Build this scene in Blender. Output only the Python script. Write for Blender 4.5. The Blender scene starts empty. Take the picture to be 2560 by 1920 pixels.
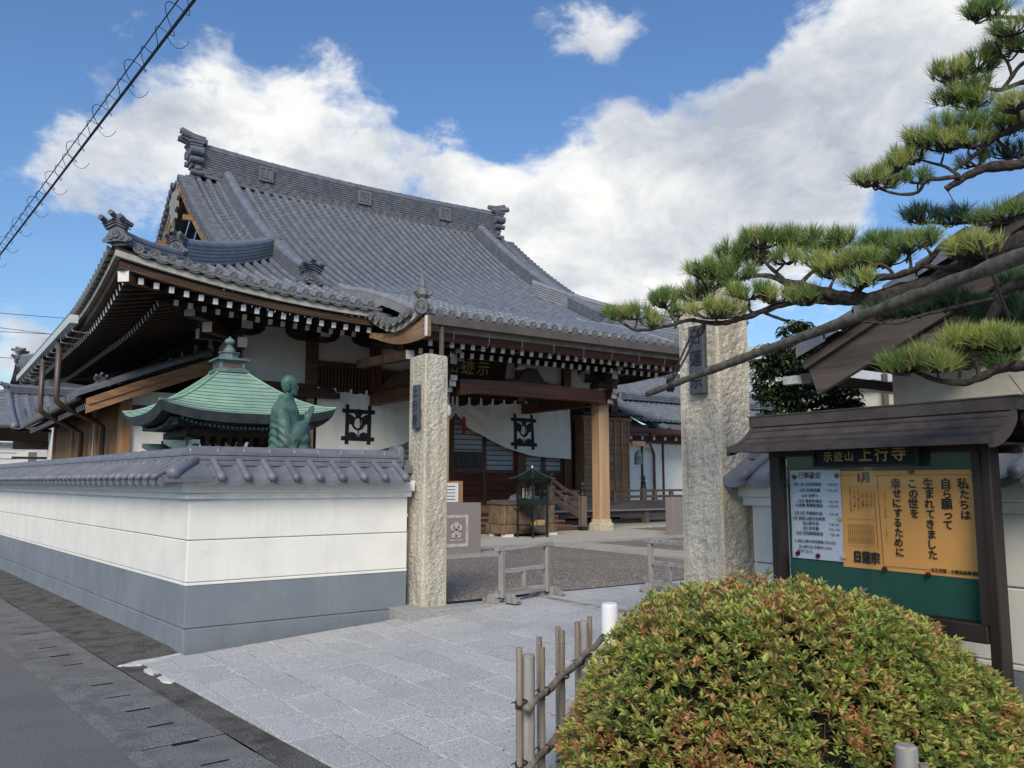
import bpy, math, random
import numpy as np
from mathutils import Vector, Matrix, noise as mnoise
rnd = random.Random(7)
PI = math.pi
COL = bpy.context.scene.collection
sc = bpy.context.scene
# ---------------------------------------------------------------- camera, light, exposure
EYE = Vector((0, 0, 1.6)); PITCH = math.radians(6.75); YAW = math.radians(35.2)
cam = bpy.data.cameras.new('camera'); camo = bpy.data.objects.new('camera', cam); COL.objects.link(camo)
cam.sensor_width = 36; cam.lens = 2070 / 2560 * 36; cam.clip_start = .05; cam.clip_end = 3000
camo.location = EYE; camo.rotation_euler = (PI / 2 + PITCH, 0, -YAW)
sc.camera = camo
sc.view_settings.view_transform = 'Standard'; sc.view_settings.look = 'None'
sc.view_settings.gamma = 1; sc.view_settings.use_curve_mapping = False
sc.view_settings.exposure = 0.0
SUN_EL = math.radians(36); SUN_AZ = math.radians(222)      # direction towards the sun, azimuth clockwise from +Y
sun = bpy.data.lights.new('sun', 'SUN'); sun.energy = 3.3; sun.angle = math.radians(26); sun.color = (1, .87, .70)
suno = bpy.data.objects.new('sun', sun); COL.objects.link(suno)
sd = Vector((math.sin(SUN_AZ) * math.cos(SUN_EL), math.cos(SUN_AZ) * math.cos(SUN_EL), math.sin(SUN_EL)))
suno.rotation_euler = sd.to_track_quat('Z', 'Y').to_euler(); suno.location = (0, 0, 30)
fwv = Vector((math.sin(YAW) * math.cos(PITCH), math.cos(YAW) * math.cos(PITCH), math.sin(PITCH)))
rtv = Vector((math.cos(YAW), -math.sin(YAW), 0)); upv = rtv.cross(fwv)
def ray(px, py): return fwv + rtv * ((px - 1280) / 2070) - upv * ((py - 960) / 2070)
def at(px, py, d): return EYE + ray(px, py) * d              # a measured pixel of the photograph at a real distance

world = bpy.data.worlds.new('World'); sc.world = world; world.use_nodes = True
wn = world.node_tree; wn.nodes.clear()
def N(nt, t, **kw):
    n = nt.nodes.new(t)
    for k, v in kw.items():
        if k.startswith('i_'):
            key = k[2:]
            key = int(key) if key.isdigit() else key.replace('_', ' ')
            n.inputs[key].default_value = v
        else: setattr(n, k, v)
    return n
def L(nt, a, b): nt.links.new(a, b)
def math_(nt, op, a, b=None, c=None, clamp=False):
    n = nt.nodes.new('ShaderNodeMath'); n.operation = op; n.use_clamp = clamp
    for i, v in enumerate((a, b, c)):
        if v is None: continue
        if isinstance(v, (int, float)): n.inputs[i].default_value = v
        else: nt.links.new(v, n.inputs[i])
    return n.outputs[0]
def ramp(nt, fac, stops, interp='LINEAR'):
    n = nt.nodes.new('ShaderNodeValToRGB'); n.color_ramp.interpolation = interp
    e = n.color_ramp.elements
    while len(e) < len(stops): e.new(.5)
    for i, (p, c) in enumerate(stops):
        e[i].position = p; e[i].color = c if len(c) == 4 else (*c, 1)
    nt.links.new(fac, n.inputs[0]); return n.outputs[0]
def mixc(nt, fac, a, b, blend='MIX'):
    n = nt.nodes.new('ShaderNodeMix'); n.data_type = 'RGBA'; n.blend_type = blend
    for i, v in ((0, fac), (6, a), (7, b)):
        if isinstance(v, (int, float)): n.inputs[i].default_value = v
        elif isinstance(v, tuple): n.inputs[i].default_value = v if len(v) == 4 else (*v, 1)
        else: nt.links.new(v, n.inputs[i])
    return n.outputs[2]
def build_sky():
    nt = wn
    out = N(nt, 'ShaderNodeOutputWorld'); bg = N(nt, 'ShaderNodeBackground')
    sky = N(nt, 'ShaderNodeTexSky'); sky.sky_type = 'NISHITA'; sky.sun_disc = False
    sky.sun_elevation = SUN_EL; sky.sun_rotation = SUN_AZ; sky.air_density = 1.3; sky.dust_density = .6; sky.ozone_density = 3.0
    tc = N(nt, 'ShaderNodeTexCoord')
    sep = N(nt, 'ShaderNodeSeparateXYZ'); L(nt, tc.outputs['Generated'], sep.inputs[0])
    # clouds: noise over the direction, a little flattened
    zz = math_(nt, 'MAXIMUM', sep.outputs[2], 0.0)
    cmb = N(nt, 'ShaderNodeCombineXYZ'); L(nt, sep.outputs[0], cmb.inputs[0]); L(nt, sep.outputs[1], cmb.inputs[1]); L(nt, math_(nt, 'MULTIPLY', zz, 1.55), cmb.inputs[2])
    def nz(scale, det, rough, dist=0., off=0.):
        mp = N(nt, 'ShaderNodeMapping'); L(nt, cmb.outputs[0], mp.inputs[0]); mp.inputs[1].default_value = (off, off * .7, 0)
        n = N(nt, 'ShaderNodeTexNoise'); n.inputs['Scale'].default_value = scale; n.inputs['Detail'].default_value = det
        n.inputs['Roughness'].default_value = rough; n.inputs['Distortion'].default_value = dist
        L(nt, mp.outputs[0], n.inputs['Vector']); return n.outputs[0]
    n1 = nz(4.2, 12, .58, .35, 3.1); n2 = nz(13, 10, .60, .3, 9.7)
    # large cloud banks and gaps: soft bumps round measured directions of the sky
    acc = None
    for (px, py, rad, amp) in CLOUDS:
        d = (fwv + rtv * ((px - 1280) / 2070) - upv * ((py - 960) / 2070)).normalized()
        vm = N(nt, 'ShaderNodeVectorMath'); vm.operation = 'DOT_PRODUCT'; L(nt, tc.outputs['Generated'], vm.inputs[0]); vm.inputs[1].default_value = d
        r = rad / 2070
        # 1 at the centre, falls to 0 at angle r
        t = math_(nt, 'MULTIPLY', math_(nt, 'SUBTRACT', 1.0, vm.outputs['Value']), -2.2 / (r * r))
        e = math_(nt, 'MULTIPLY', math_(nt, 'EXPONENT', t), amp)
        acc = e if acc is None else math_(nt, 'ADD', acc, e)
    dens = math_(nt, 'ADD', math_(nt, 'ADD', math_(nt, 'MULTIPLY', math_(nt, 'SUBTRACT', n1, .525), 2.3), math_(nt, 'MULTIPLY', math_(nt, 'SUBTRACT', n2, .5), 1.7)), math_(nt, 'SUBTRACT', math_(nt, 'MULTIPLY', acc, .94), .055))
    cov = ramp(nt, dens, [(0.0, (0, 0, 0)), (.10, (.10, .10, .10)), (.26, (.50, .50, .50)), (.44, (.90, .90, .90)), (.62, (1, 1, 1))])
    # cloud body shading: thin parts white, thick lower parts greyer
    n3 = nz(5.5, 8, .55, .3, 5.3); n4 = nz(15, 9, .60, .3, 1.3)
    edge = math_(nt, 'MULTIPLY', math_(nt, 'SUBTRACT', .75, dens, None, True), .16)
    sh = math_(nt, 'ADD', math_(nt, 'ADD', math_(nt, 'MULTIPLY', n3, .68), math_(nt, 'MULTIPLY', n4, .32)), edge)
    ccol = ramp(nt, sh, [(.38, CL_LO), (.50, CL_MID), (.62, CL_HI)])
    skyc = mixc(nt, 1.0, sky.outputs[0], SKY_TINT, 'MULTIPLY')
    ccs = N(nt, 'ShaderNodeVectorMath'); ccs.operation = 'SCALE'; L(nt, ccol, ccs.inputs[0]); ccs.inputs[3].default_value = 1 / SKY_STR
    fin = mixc(nt, cov, skyc, ccs.outputs[0])
    L(nt, fin, bg.inputs[0]); bg.inputs[1].default_value = SKY_STR
    L(nt, bg.outputs[0], out.inputs[0])
SKY_STR = .12
SKY_TINT = (.74, .92, 1.16)
CL_LO, CL_MID, CL_HI = (.48, .53, .61), (.71, .74, .78), (1.0, 1.0, .98)
# (photograph pixel of the centre, radius, amount): banks of cloud, and gaps of blue
CLOUDS = [(200, 400, 170, .50), (130, 500, 130, .30), (420, 340, 200, .50), (620, 300, 190, .45), (780, 330, 190, .50), (860, 150, 90, .40), (960, 400, 200, .50), (1130, 230, 60, .25), (1230, 350, 70, -.18), (1560, 300, 60, .2), (560, 420, 50, -.25), (1010, 330, 50, -.15), (1750, 330, 60, -.15), (1420, 420, 60, -.15), (1280, 440, 170, .50), (1330, 560, 200, .40),
          (1640, 400, 170, .60), (1560, 520, 250, .50), (1900, 330, 190, .55), (1900, 500, 260, .50), (2150, 250, 220, .60), (2200, 80, 200, .50), (2450, 60, 200, .4), (1430, 70, 90, .34), (1540, 110, 80, .30), (1640, 30, 70, .2), (1540, 330, 60, .30), (1600, 650, 260, .50), (2100, 420, 200, .45),
          (60, 830, 90, .30), (230, 170, 50, .18), (520, 110, 70, .14), (90, 900, 80, .2),
          (250, 90, 300, -.35), (30, 280, 130, -.35), (700, 30, 200, -.40), (1000, 60, 180, -.35), (1130, 130, 120, -.25), (1250, 240, 140, -.50), (1330, 350, 110, -.45), (1700, 200, 130, -.40), (1820, 130, 100, -.30), (1600, 230, 90, -.20), (70, 700, 180, -.40), (330, 650, 130, -.30), (2330, 520, 130, -.5), (2010, 70, 80, -.25), (1050, 300, 60, -.2), (1700, 20, 90, -.2)]
build_sky()

# ---------------------------------------------------------------- materials
def M(name, base, c2=None, rough=.7, scale=6., bump=.0, bscale=40., spec=.4, metal=0., det=6, mixf=None, rand=0., stretch=None, c3=None, c3amt=.5, s3=1.3, coat=0., coord='W', isl=0., streak=None):
    m = bpy.data.materials.new(name); m.use_nodes = True; nt = m.node_tree
    b = nt.nodes['Principled BSDF']; b.inputs['Roughness'].default_value = rough; b.inputs['Metallic'].default_value = metal
    b.inputs['Specular IOR Level'].default_value = spec
    if coat: b.inputs['Coat Weight'].default_value = coat
    if coord == 'W': v = N(nt, 'ShaderNodeNewGeometry').outputs['Position']
    else: v = N(nt, 'ShaderNodeTexCoord').outputs['Object']
    mp = N(nt, 'ShaderNodeMapping'); L(nt, v, mp.inputs[0])
    if stretch: mp.inputs[3].default_value = stretch
    v = mp.outputs[0]
    c2 = c2 or tuple(x * .7 for x in base)
    n = N(nt, 'ShaderNodeTexNoise'); n.inputs['Scale'].default_value = scale; n.inputs['Detail'].default_value = det; n.inputs['Roughness'].default_value = .62
    L(nt, v, n.inputs['Vector'])
    a, bb = mixf or (.38, .62)
    col = ramp(nt, n.outputs[0], [(a, c2), (bb, base)])
    if c3:
        n3 = N(nt, 'ShaderNodeTexNoise'); n3.inputs['Scale'].default_value = s3; n3.inputs['Detail'].default_value = 5
        L(nt, v, n3.inputs['Vector'])
        f = ramp(nt, n3.outputs[0], [(.45, (0, 0, 0)), (.68, (c3amt,) * 3)])
        col = mixc(nt, f, col, c3)
    if rand:
        oi = N(nt, 'ShaderNodeObjectInfo')
        f = math_(nt, 'ADD', math_(nt, 'MULTIPLY', oi.outputs['Random'], rand), 1 - rand / 2)
        sc_ = N(nt, 'ShaderNodeVectorMath'); sc_.operation = 'SCALE'; L(nt, col, sc_.inputs[0]); L(nt, f, sc_.inputs[3]); col = sc_.outputs[0]
    if isl:
        gi = N(nt, 'ShaderNodeNewGeometry').outputs['Random Per Island']
        f = math_(nt, 'ADD', math_(nt, 'MULTIPLY', gi, isl), 1 - isl / 2)
        s2_ = N(nt, 'ShaderNodeVectorMath'); s2_.operation = 'SCALE'; L(nt, col, s2_.inputs[0]); L(nt, f, s2_.inputs[3]); col = s2_.outputs[0]
    if streak:
        ms = N(nt, 'ShaderNodeMapping'); L(nt, N(nt, 'ShaderNodeNewGeometry').outputs['Position'], ms.inputs[0]); ms.inputs[3].default_value = (9, 9, .55)
        ns = N(nt, 'ShaderNodeTexNoise'); ns.inputs['Scale'].default_value = 1.; ns.inputs['Detail'].default_value = 7; ns.inputs['Roughness'].default_value = .7; L(nt, ms.outputs[0], ns.inputs['Vector'])
        col = mixc(nt, ramp(nt, ns.outputs[0], [(.50, (0, 0, 0)), (.74, (streak[1],) * 3)]), col, streak[0])
    L(nt, col, b.inputs['Base Color'])
    if bump:
        nb = N(nt, 'ShaderNodeTexNoise'); nb.inputs['Scale'].default_value = bscale; nb.inputs['Detail'].default_value = 6; nb.inputs['Roughness'].default_value = .7
        L(nt, v, nb.inputs['Vector'])
        bp = N(nt, 'ShaderNodeBump'); bp.inputs['Strength'].default_value = 1.; bp.inputs['Distance'].default_value = bump
        L(nt, nb.outputs[0], bp.inputs['Height']); L(nt, bp.outputs[0], b.inputs['Normal'])
    return m
def wood(name, c1, c2, rough=.7, axis=2, scale=9., bump=.002, dirt=None, dirt_amt=.5):
    st = [1., 1., 1.]; st[axis] = .07
    return M(name, c1, c2, rough=rough, scale=scale, stretch=tuple(st), bump=bump, bscale=scale * 4, det=8, c3=dirt, c3amt=dirt_amt, s3=2.)
def speckle(name, a, b, c, scale=120., rough=.85, bump=.0, bscale=60., big=None, bigamt=.4, bigscale=2., rand=0., vor=False, streak=None):
    """granite: fine grains of three tones, patches of stain"""
    m = bpy.data.materials.new(name); m.use_nodes = True; nt = m.node_tree
    bs = nt.nodes['Principled BSDF']; bs.inputs['Roughness'].default_value = rough; bs.inputs['Specular IOR Level'].default_value = .3
    v = N(nt, 'ShaderNodeNewGeometry').outputs['Position']
    n = N(nt, 'ShaderNodeTexNoise'); n.inputs['Scale'].default_value = scale; n.inputs['Detail'].default_value = 3; n.inputs['Roughness'].default_value = .6; L(nt, v, n.inputs['Vector'])
    col = ramp(nt, n.outputs[0], [(.36, a), (.48, b), (.62, c)])
    n2 = N(nt, 'ShaderNodeTexNoise'); n2.inputs['Scale'].default_value = bigscale; n2.inputs['Detail'].default_value = 7; L(nt, v, n2.inputs['Vector'])
    if big:
        col = mixc(nt, ramp(nt, n2.outputs[0], [(.45, (0, 0, 0)), (.7, (bigamt,) * 3)]), col, big)
    if streak:
        ms = N(nt, 'ShaderNodeMapping'); L(nt, v, ms.inputs[0]); ms.inputs[3].default_value = (7, 7, 1.1)
        ns = N(nt, 'ShaderNodeTexNoise'); ns.inputs['Scale'].default_value = 1.; ns.inputs['Detail'].default_value = 8; ns.inputs['Roughness'].default_value = .72; L(nt, ms.outputs[0], ns.inputs['Vector'])
        col = mixc(nt, ramp(nt, ns.outputs[0], [(.47, (0, 0, 0)), (.66, (streak[1],) * 3)]), col, streak[0])
    if rand:
        oi = N(nt, 'ShaderNodeObjectInfo')
        f = math_(nt, 'ADD', math_(nt, 'MULTIPLY', oi.outputs['Random'], rand), 1 - rand / 2)
        s_ = N(nt, 'ShaderNodeVectorMath'); s_.operation = 'SCALE'; L(nt, col, s_.inputs[0]); L(nt, f, s_.inputs[3]); col = s_.outputs[0]
    L(nt, col, bs.inputs['Base Color'])
    if bump:
        nb = N(nt, 'ShaderNodeTexNoise'); nb.inputs['Scale'].default_value = bscale; nb.inputs['Detail'].default_value = 5; nb.inputs['Roughness'].default_value = .65
        L(nt, v, nb.inputs['Vector'])
        bp = N(nt, 'ShaderNodeBump'); bp.inputs['Distance'].default_value = bump; L(nt, nb.outputs[0], bp.inputs['Height']); L(nt, bp.outputs[0], bs.inputs['Normal'])
    return m
MT = dict(
 tile=M('roof_tile', (.178, .203, .236), (.138, .156, .184), rough=.42, scale=3.5, spec=.55, rand=.16, isl=.18, c3=(.105, .115, .135), c3amt=.5, s3=9, bump=.0015, bscale=90),
 tiledisc=M('tile_end', (.20, .205, .205), (.12, .125, .13), rough=.6, scale=30, rand=.2),
 tileridge=M('ridge_tile_smooth', (.185, .205, .25), (.135, .150, .18), rough=.45, scale=4, spec=.5, c3=(.12, .13, .145), c3amt=.4, s3=5),
 ridge=M('ridge_tile', (.16, .172, .20), (.105, .115, .132), rough=.5, scale=5, rand=.1, c3=(.09, .095, .10), c3amt=.5, s3=4),
 coping=M('coping_tile', (.175, .188, .222), (.13, .14, .165), rough=.42, scale=6, spec=.5, rand=.22, bump=.001, bscale=80, c3=(.17, .17, .18), c3amt=.5, s3=20),
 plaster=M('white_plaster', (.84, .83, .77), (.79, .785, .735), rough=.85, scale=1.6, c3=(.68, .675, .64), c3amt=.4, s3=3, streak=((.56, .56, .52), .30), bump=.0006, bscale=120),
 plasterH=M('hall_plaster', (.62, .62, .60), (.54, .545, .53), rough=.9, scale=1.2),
 bluepaint=M('grey_blue_paint', (.225, .262, .295), (.195, .228, .258), rough=.75, scale=1.4, c3=(.15, .18, .21), c3amt=.5, s3=2.3, streak=((.13, .145, .155), .42), bump=.0006, bscale=90),
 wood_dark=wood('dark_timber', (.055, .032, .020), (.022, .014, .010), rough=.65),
 wood_darkx=wood('dark_timber_x', (.055, .032, .020), (.022, .014, .010), rough=.65, axis=0),
 wood_darky=wood('dark_timber_y', (.055, .034, .022), (.022, .015, .011), rough=.65, axis=1),
 wood_brown=wood('brown_timber', (.135, .062, .030), (.060, .028, .015), rough=.6, axis=0),
 wood_red=wood('red_brown_timber', (.150, .042, .018), (.060, .018, .009), rough=.5, axis=0),
 wood_redv=wood('red_brown_timber_v', (.160, .050, .022), (.075, .024, .012), rough=.5, axis=2),
 wood_gold=wood('golden_timber', (.42, .235, .115), (.27, .14, .065), rough=.6, axis=2, dirt=(.16, .09, .05)),
 wood_goldx=wood('golden_timber_x', (.40, .235, .12), (.22, .12, .06), rough=.6, axis=0, dirt=(.12, .07, .04)),
 wood_goldy=wood('golden_timber_y', (.42, .27, .12), (.26, .15, .07), rough=.6, axis=1, dirt=(.10, .07, .04)),
 wood_pale=wood('pale_column_timber', (.50, .33, .19), (.40, .25, .14), rough=.55, axis=2),
 wood_grey=wood('weathered_timber', (.36, .35, .335), (.21, .20, .19), rough=.85, axis=2, scale=16, bump=.003),
 wood_greyx=wood('weathered_timber_x', (.36, .355, .35), (.21, .205, .20), rough=.85, axis=0, scale=16, bump=.003),
 wood_rail=wood('rail_timber', (.13, .105, .095), (.07, .055, .05), rough=.8, axis=0, scale=12),
 wood_railv=wood('rail_timber_v', (.17, .135, .11), (.09, .07, .06), rough=.8, axis=2, scale=12),
 bamboo=wood('dry_bamboo', (.34, .29, .225), (.20, .165, .13), rough=.6, axis=2, scale=20, bump=.001, dirt=(.10, .09, .08)),
 bamboox=wood('old_bamboo', (.25, .22, .18), (.13, .11, .09), rough=.7, axis=1, scale=20, bump=.001),
 rope=M('black_rope', (.03, .026, .022), (.012, .011, .01), rough=.9, scale=80),
 white=M('white_paint', (.78, .79, .78), (.70, .71, .70), rough=.6, scale=5),
 whitegutter=M('pale_gutter', (.62, .68, .68), (.54, .60, .60), rough=.45, scale=3),
 brownmetal=M('brown_metal', (.115, .088, .078), (.085, .066, .06), rough=.4, scale=3, spec=.5),
 granite_pillar=speckle('rough_granite', (.27, .25, .215), (.53, .50, .42), (.70, .66, .56), scale=100, bump=.010, bscale=42, big=(.50, .43, .29), bigamt=.55, bigscale=2.2, streak=((.17, .165, .15), .62)),
 granite_stain=speckle('stained_granite', (.14, .135, .12), (.34, .33, .29), (.50, .47, .40), scale=60, bump=.008, bscale=42, big=(.17, .155, .12), bigamt=.7, bigscale=3),
 granite_pale=speckle('dressed_granite', (.35, .30, .21), (.56, .50, .38), (.66, .60, .48), scale=60, bump=.003, bscale=70, big=(.30, .25, .16), bigamt=.4, bigscale=6),
 paving=speckle('granite_paving', (.225, .23, .225), (.41, .42, .415), (.62, .63, .625), scale=95, rough=.8, bump=.0012, bscale=160, big=(.33, .345, .355), bigamt=.55, bigscale=1.1, rand=.15),
 joint=M('paving_joint', (.66, .63, .53), (.33, .325, .28), rough=.95, scale=7, c3=(.14, .14, .13), c3amt=.8, s3=1.6),
 plinth=speckle('granite_plinth', (.15, .155, .155), (.32, .33, .32), (.45, .46, .44), scale=110, rough=.8, bump=.001, bscale=160),
 concrete=M('old_concrete', (.44, .42, .36), (.34, .33, .28), rough=.9, scale=3, bump=.001, bscale=80),
 redgranite=speckle('red_granite', (.15, .132, .128), (.245, .218, .21), (.34, .31, .298), scale=90, rough=.6),
 crestpale=M('carved_pale', (.55, .53, .50), rough=.9, scale=9),
 asphalt=speckle('asphalt', (.060, .060, .059), (.125, .125, .123), (.27, .27, .265), scale=130, rough=.95, bump=.006, bscale=110, big=(.12, .12, .118), bigamt=.7, bigscale=1.6),
 drain=speckle('drain_concrete', (.085, .086, .085), (.15, .151, .149), (.27, .27, .265), scale=120, rough=.95, bump=.004, bscale=110, big=(.085, .086, .083), bigamt=.7, bigscale=4, rand=.14),
 mossy=speckle('dirty_concrete', (.055, .053, .048), (.10, .097, .088), (.18, .175, .16), scale=70, rough=1, bump=.006, bscale=60, big=(.03, .029, .026), bigamt=.8, bigscale=4),
 mortar=M('white_mortar', (.60, .62, .60), (.46, .47, .45), rough=.9, scale=12, bump=.004, bscale=30),
 gravelbase=speckle('gravel_bed', (.085, .075, .066), (.20, .18, .155), (.34, .31, .27), scale=60, rough=1, bump=.02, bscale=55, big=(.13, .12, .11), bigamt=.5, bigscale=1.2),
 pebble=M('pebble', (.34, .31, .27), (.13, .115, .10), rough=.9, scale=14, mixf=(.3, .7)),
 soil=M('soil', (.07, .055, .04), (.035, .028, .02), rough=1, scale=14, bump=.02, bscale=40),
 copper=M('copper_patina', (.29, .47, .33), (.21, .36, .27), rough=.75, scale=2.2, c3=(.15, .19, .22), c3amt=.55, s3=1.4, bump=.001, bscale=60, rand=.10),
 copperdark=M('dark_copper', (.055, .075, .08), (.035, .045, .05), rough=.6, scale=8),
 coppermid=M('weathered_copper', (.15, .235, .225), (.09, .13, .135), rough=.65, scale=7),
 bronze=M('bronze_patina', (.070, .175, .135), (.026, .080, .065), rough=.55, scale=6, c3=(.12, .13, .13), c3amt=.45, s3=4.2, bump=.004, bscale=22, spec=.5),
 cloth=M('curtain_cloth', (.76, .74, .68), (.70, .68, .63), rough=.95, scale=1.5, c3=(.58, .56, .52), c3amt=.25, s3=1.7),
 black=M('black_dye', (.016, .018, .024), (.010, .011, .015), rough=.8, scale=8),
 darkmetal=M('dark_green_metal', (.012, .028, .024), (.007, .014, .013), rough=.35, scale=9, spec=.5),
 blackmetal=M('black_metal', (.02, .022, .024), (.01, .011, .012), rough=.4, scale=9),
 boardframe=wood('board_frame', (.030, .022, .019), (.016, .012, .011), rough=.5, axis=2),
 boardroof=M('board_roof_metal', (.078, .062, .058), (.052, .043, .042), rough=.45, scale=5, c3=(.13, .12, .12), c3amt=.35, s3=9),
 greenfelt=M('green_felt', (.022, .115, .088), (.018, .098, .075), rough=.95, scale=3),
 orange=M('orange_paper', (.92, .48, .14), (.88, .44, .125), rough=.75, scale=2.5),
 paper=M('white_paper', (.66, .73, .84), (.62, .69, .80), rough=.7, scale=2),
 ink=M('ink', (.045, .035, .035), (.03, .025, .025), rough=.7, scale=20),
 inkb=M('pen_ink', (.05, .06, .09), (.04, .05, .075), rough=.7, scale=20),
 inkpale=M('pale_print', (.42, .22, .07), (.38, .20, .06), rough=.8, scale=20),
 goldpaint=M('gold_paint', (.50, .38, .14), (.34, .25, .08), rough=.5, scale=20),
 magnetred=M('dark_red_plastic', (.10, .008, .018), rough=.35, scale=9),
 magnetcream=M('cream_plastic', (.60, .52, .34), rough=.4, scale=9),
 plaque=M('slate_plaque', (.075, .088, .105), (.055, .065, .08), rough=.4, scale=8),
 glassdark=M('dim_glass', (.16, .18, .20), (.10, .115, .13), rough=.35, scale=1.2, spec=.5),
 shoji=M('frosted_pane', (.34, .38, .41), (.27, .31, .34), rough=.5, scale=1.),
 bark=M('pine_bark', (.10, .078, .066), (.022, .018, .016), rough=.95, scale=38, bump=.012, bscale=38, det=8, mixf=(.35, .65)),
 needle=M('pine_needle', (.115, .17, .045), (.062, .105, .034), rough=.55, scale=7, c3=(.19, .22, .06), c3amt=.7, s3=1.6),
 needled=M('pine_needle_dark', (.052, .092, .045), (.035, .066, .037), rough=.55, scale=7),
 pole=wood('grey_pole', (.135, .128, .108), (.06, .055, .047), rough=.85, axis=0, scale=26, bump=.004),
 stucco=M('beige_stucco', (.47, .435, .36), (.42, .385, .315), rough=.95, scale=4, bump=.012, bscale=9),
 cream=M('cream_wall', (.62, .60, .49), (.57, .55, .45), rough=.9, scale=2),
 whiteold=M('old_white_paint', (.50, .50, .48), (.36, .36, .35), rough=.8, scale=12),
 wood_redx=wood('red_brown_beam', (.135, .048, .022), (.060, .022, .011), rough=.5, axis=0, dirt=(.04, .018, .01)),
 wood_porch=wood('porch_board_timber', (.36, .235, .13), (.17, .10, .055), rough=.6, axis=1, scale=16, dirt=(.10, .07, .05), dirt_amt=.7),
 wood_eave=wood('eave_board_timber', (.115, .058, .030), (.045, .024, .014), rough=.6, axis=0),
 wood_step=wood('stair_timber', (.23, .135, .075), (.11, .065, .04), rough=.6, axis=0),
 wood_stepd=wood('stair_timber_dark', (.10, .06, .04), (.05, .03, .02), rough=.7, axis=0),
 wood_grey2=wood('weathered_bargeboard', (.105, .085, .072), (.055, .044, .038), rough=.8, axis=1),
 whitep=M('white_card', (.74, .74, .74), (.70, .70, .71), rough=.7, scale=3),
 yellowp=M('yellow_card', (.70, .50, .05), rough=.6, scale=9),
 inkpale2=M('brown_print', (.22, .11, .04), (.19, .10, .04), rough=.8, scale=20),
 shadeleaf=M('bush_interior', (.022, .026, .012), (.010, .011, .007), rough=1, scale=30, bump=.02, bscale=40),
 twig=M('twig', (.20, .16, .12), (.10, .08, .06), rough=.9, scale=40),
 logend=M('cut_log_end', (.36, .34, .31), (.22, .20, .18), rough=.9, scale=60),
 housewhite=M('white_siding', (.62, .64, .65), (.56, .58, .59), rough=.7, scale=1),
 cable=M('cable_rubber', (.012, .014, .020), (.008, .009, .012), rough=.5, scale=9),
 pvc=M('white_plastic', (.78, .80, .80), (.74, .76, .76), rough=.35, scale=3),
 granitelight=speckle('pale_stone', (.30, .29, .26), (.44, .42, .37), (.55, .53, .47), scale=80, rough=.85),
 redthing=M('red_cloth', (.42, .02, .015), rough=.8, scale=9),
 grime=M('old_box_wood', (.27, .185, .11), (.12, .08, .05), rough=.8, scale=9, c3=(.10, .07, .045), c3amt=.7, s3=2.6, stretch=(1, 1, .25), bump=.002, bscale=50),
)
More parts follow.
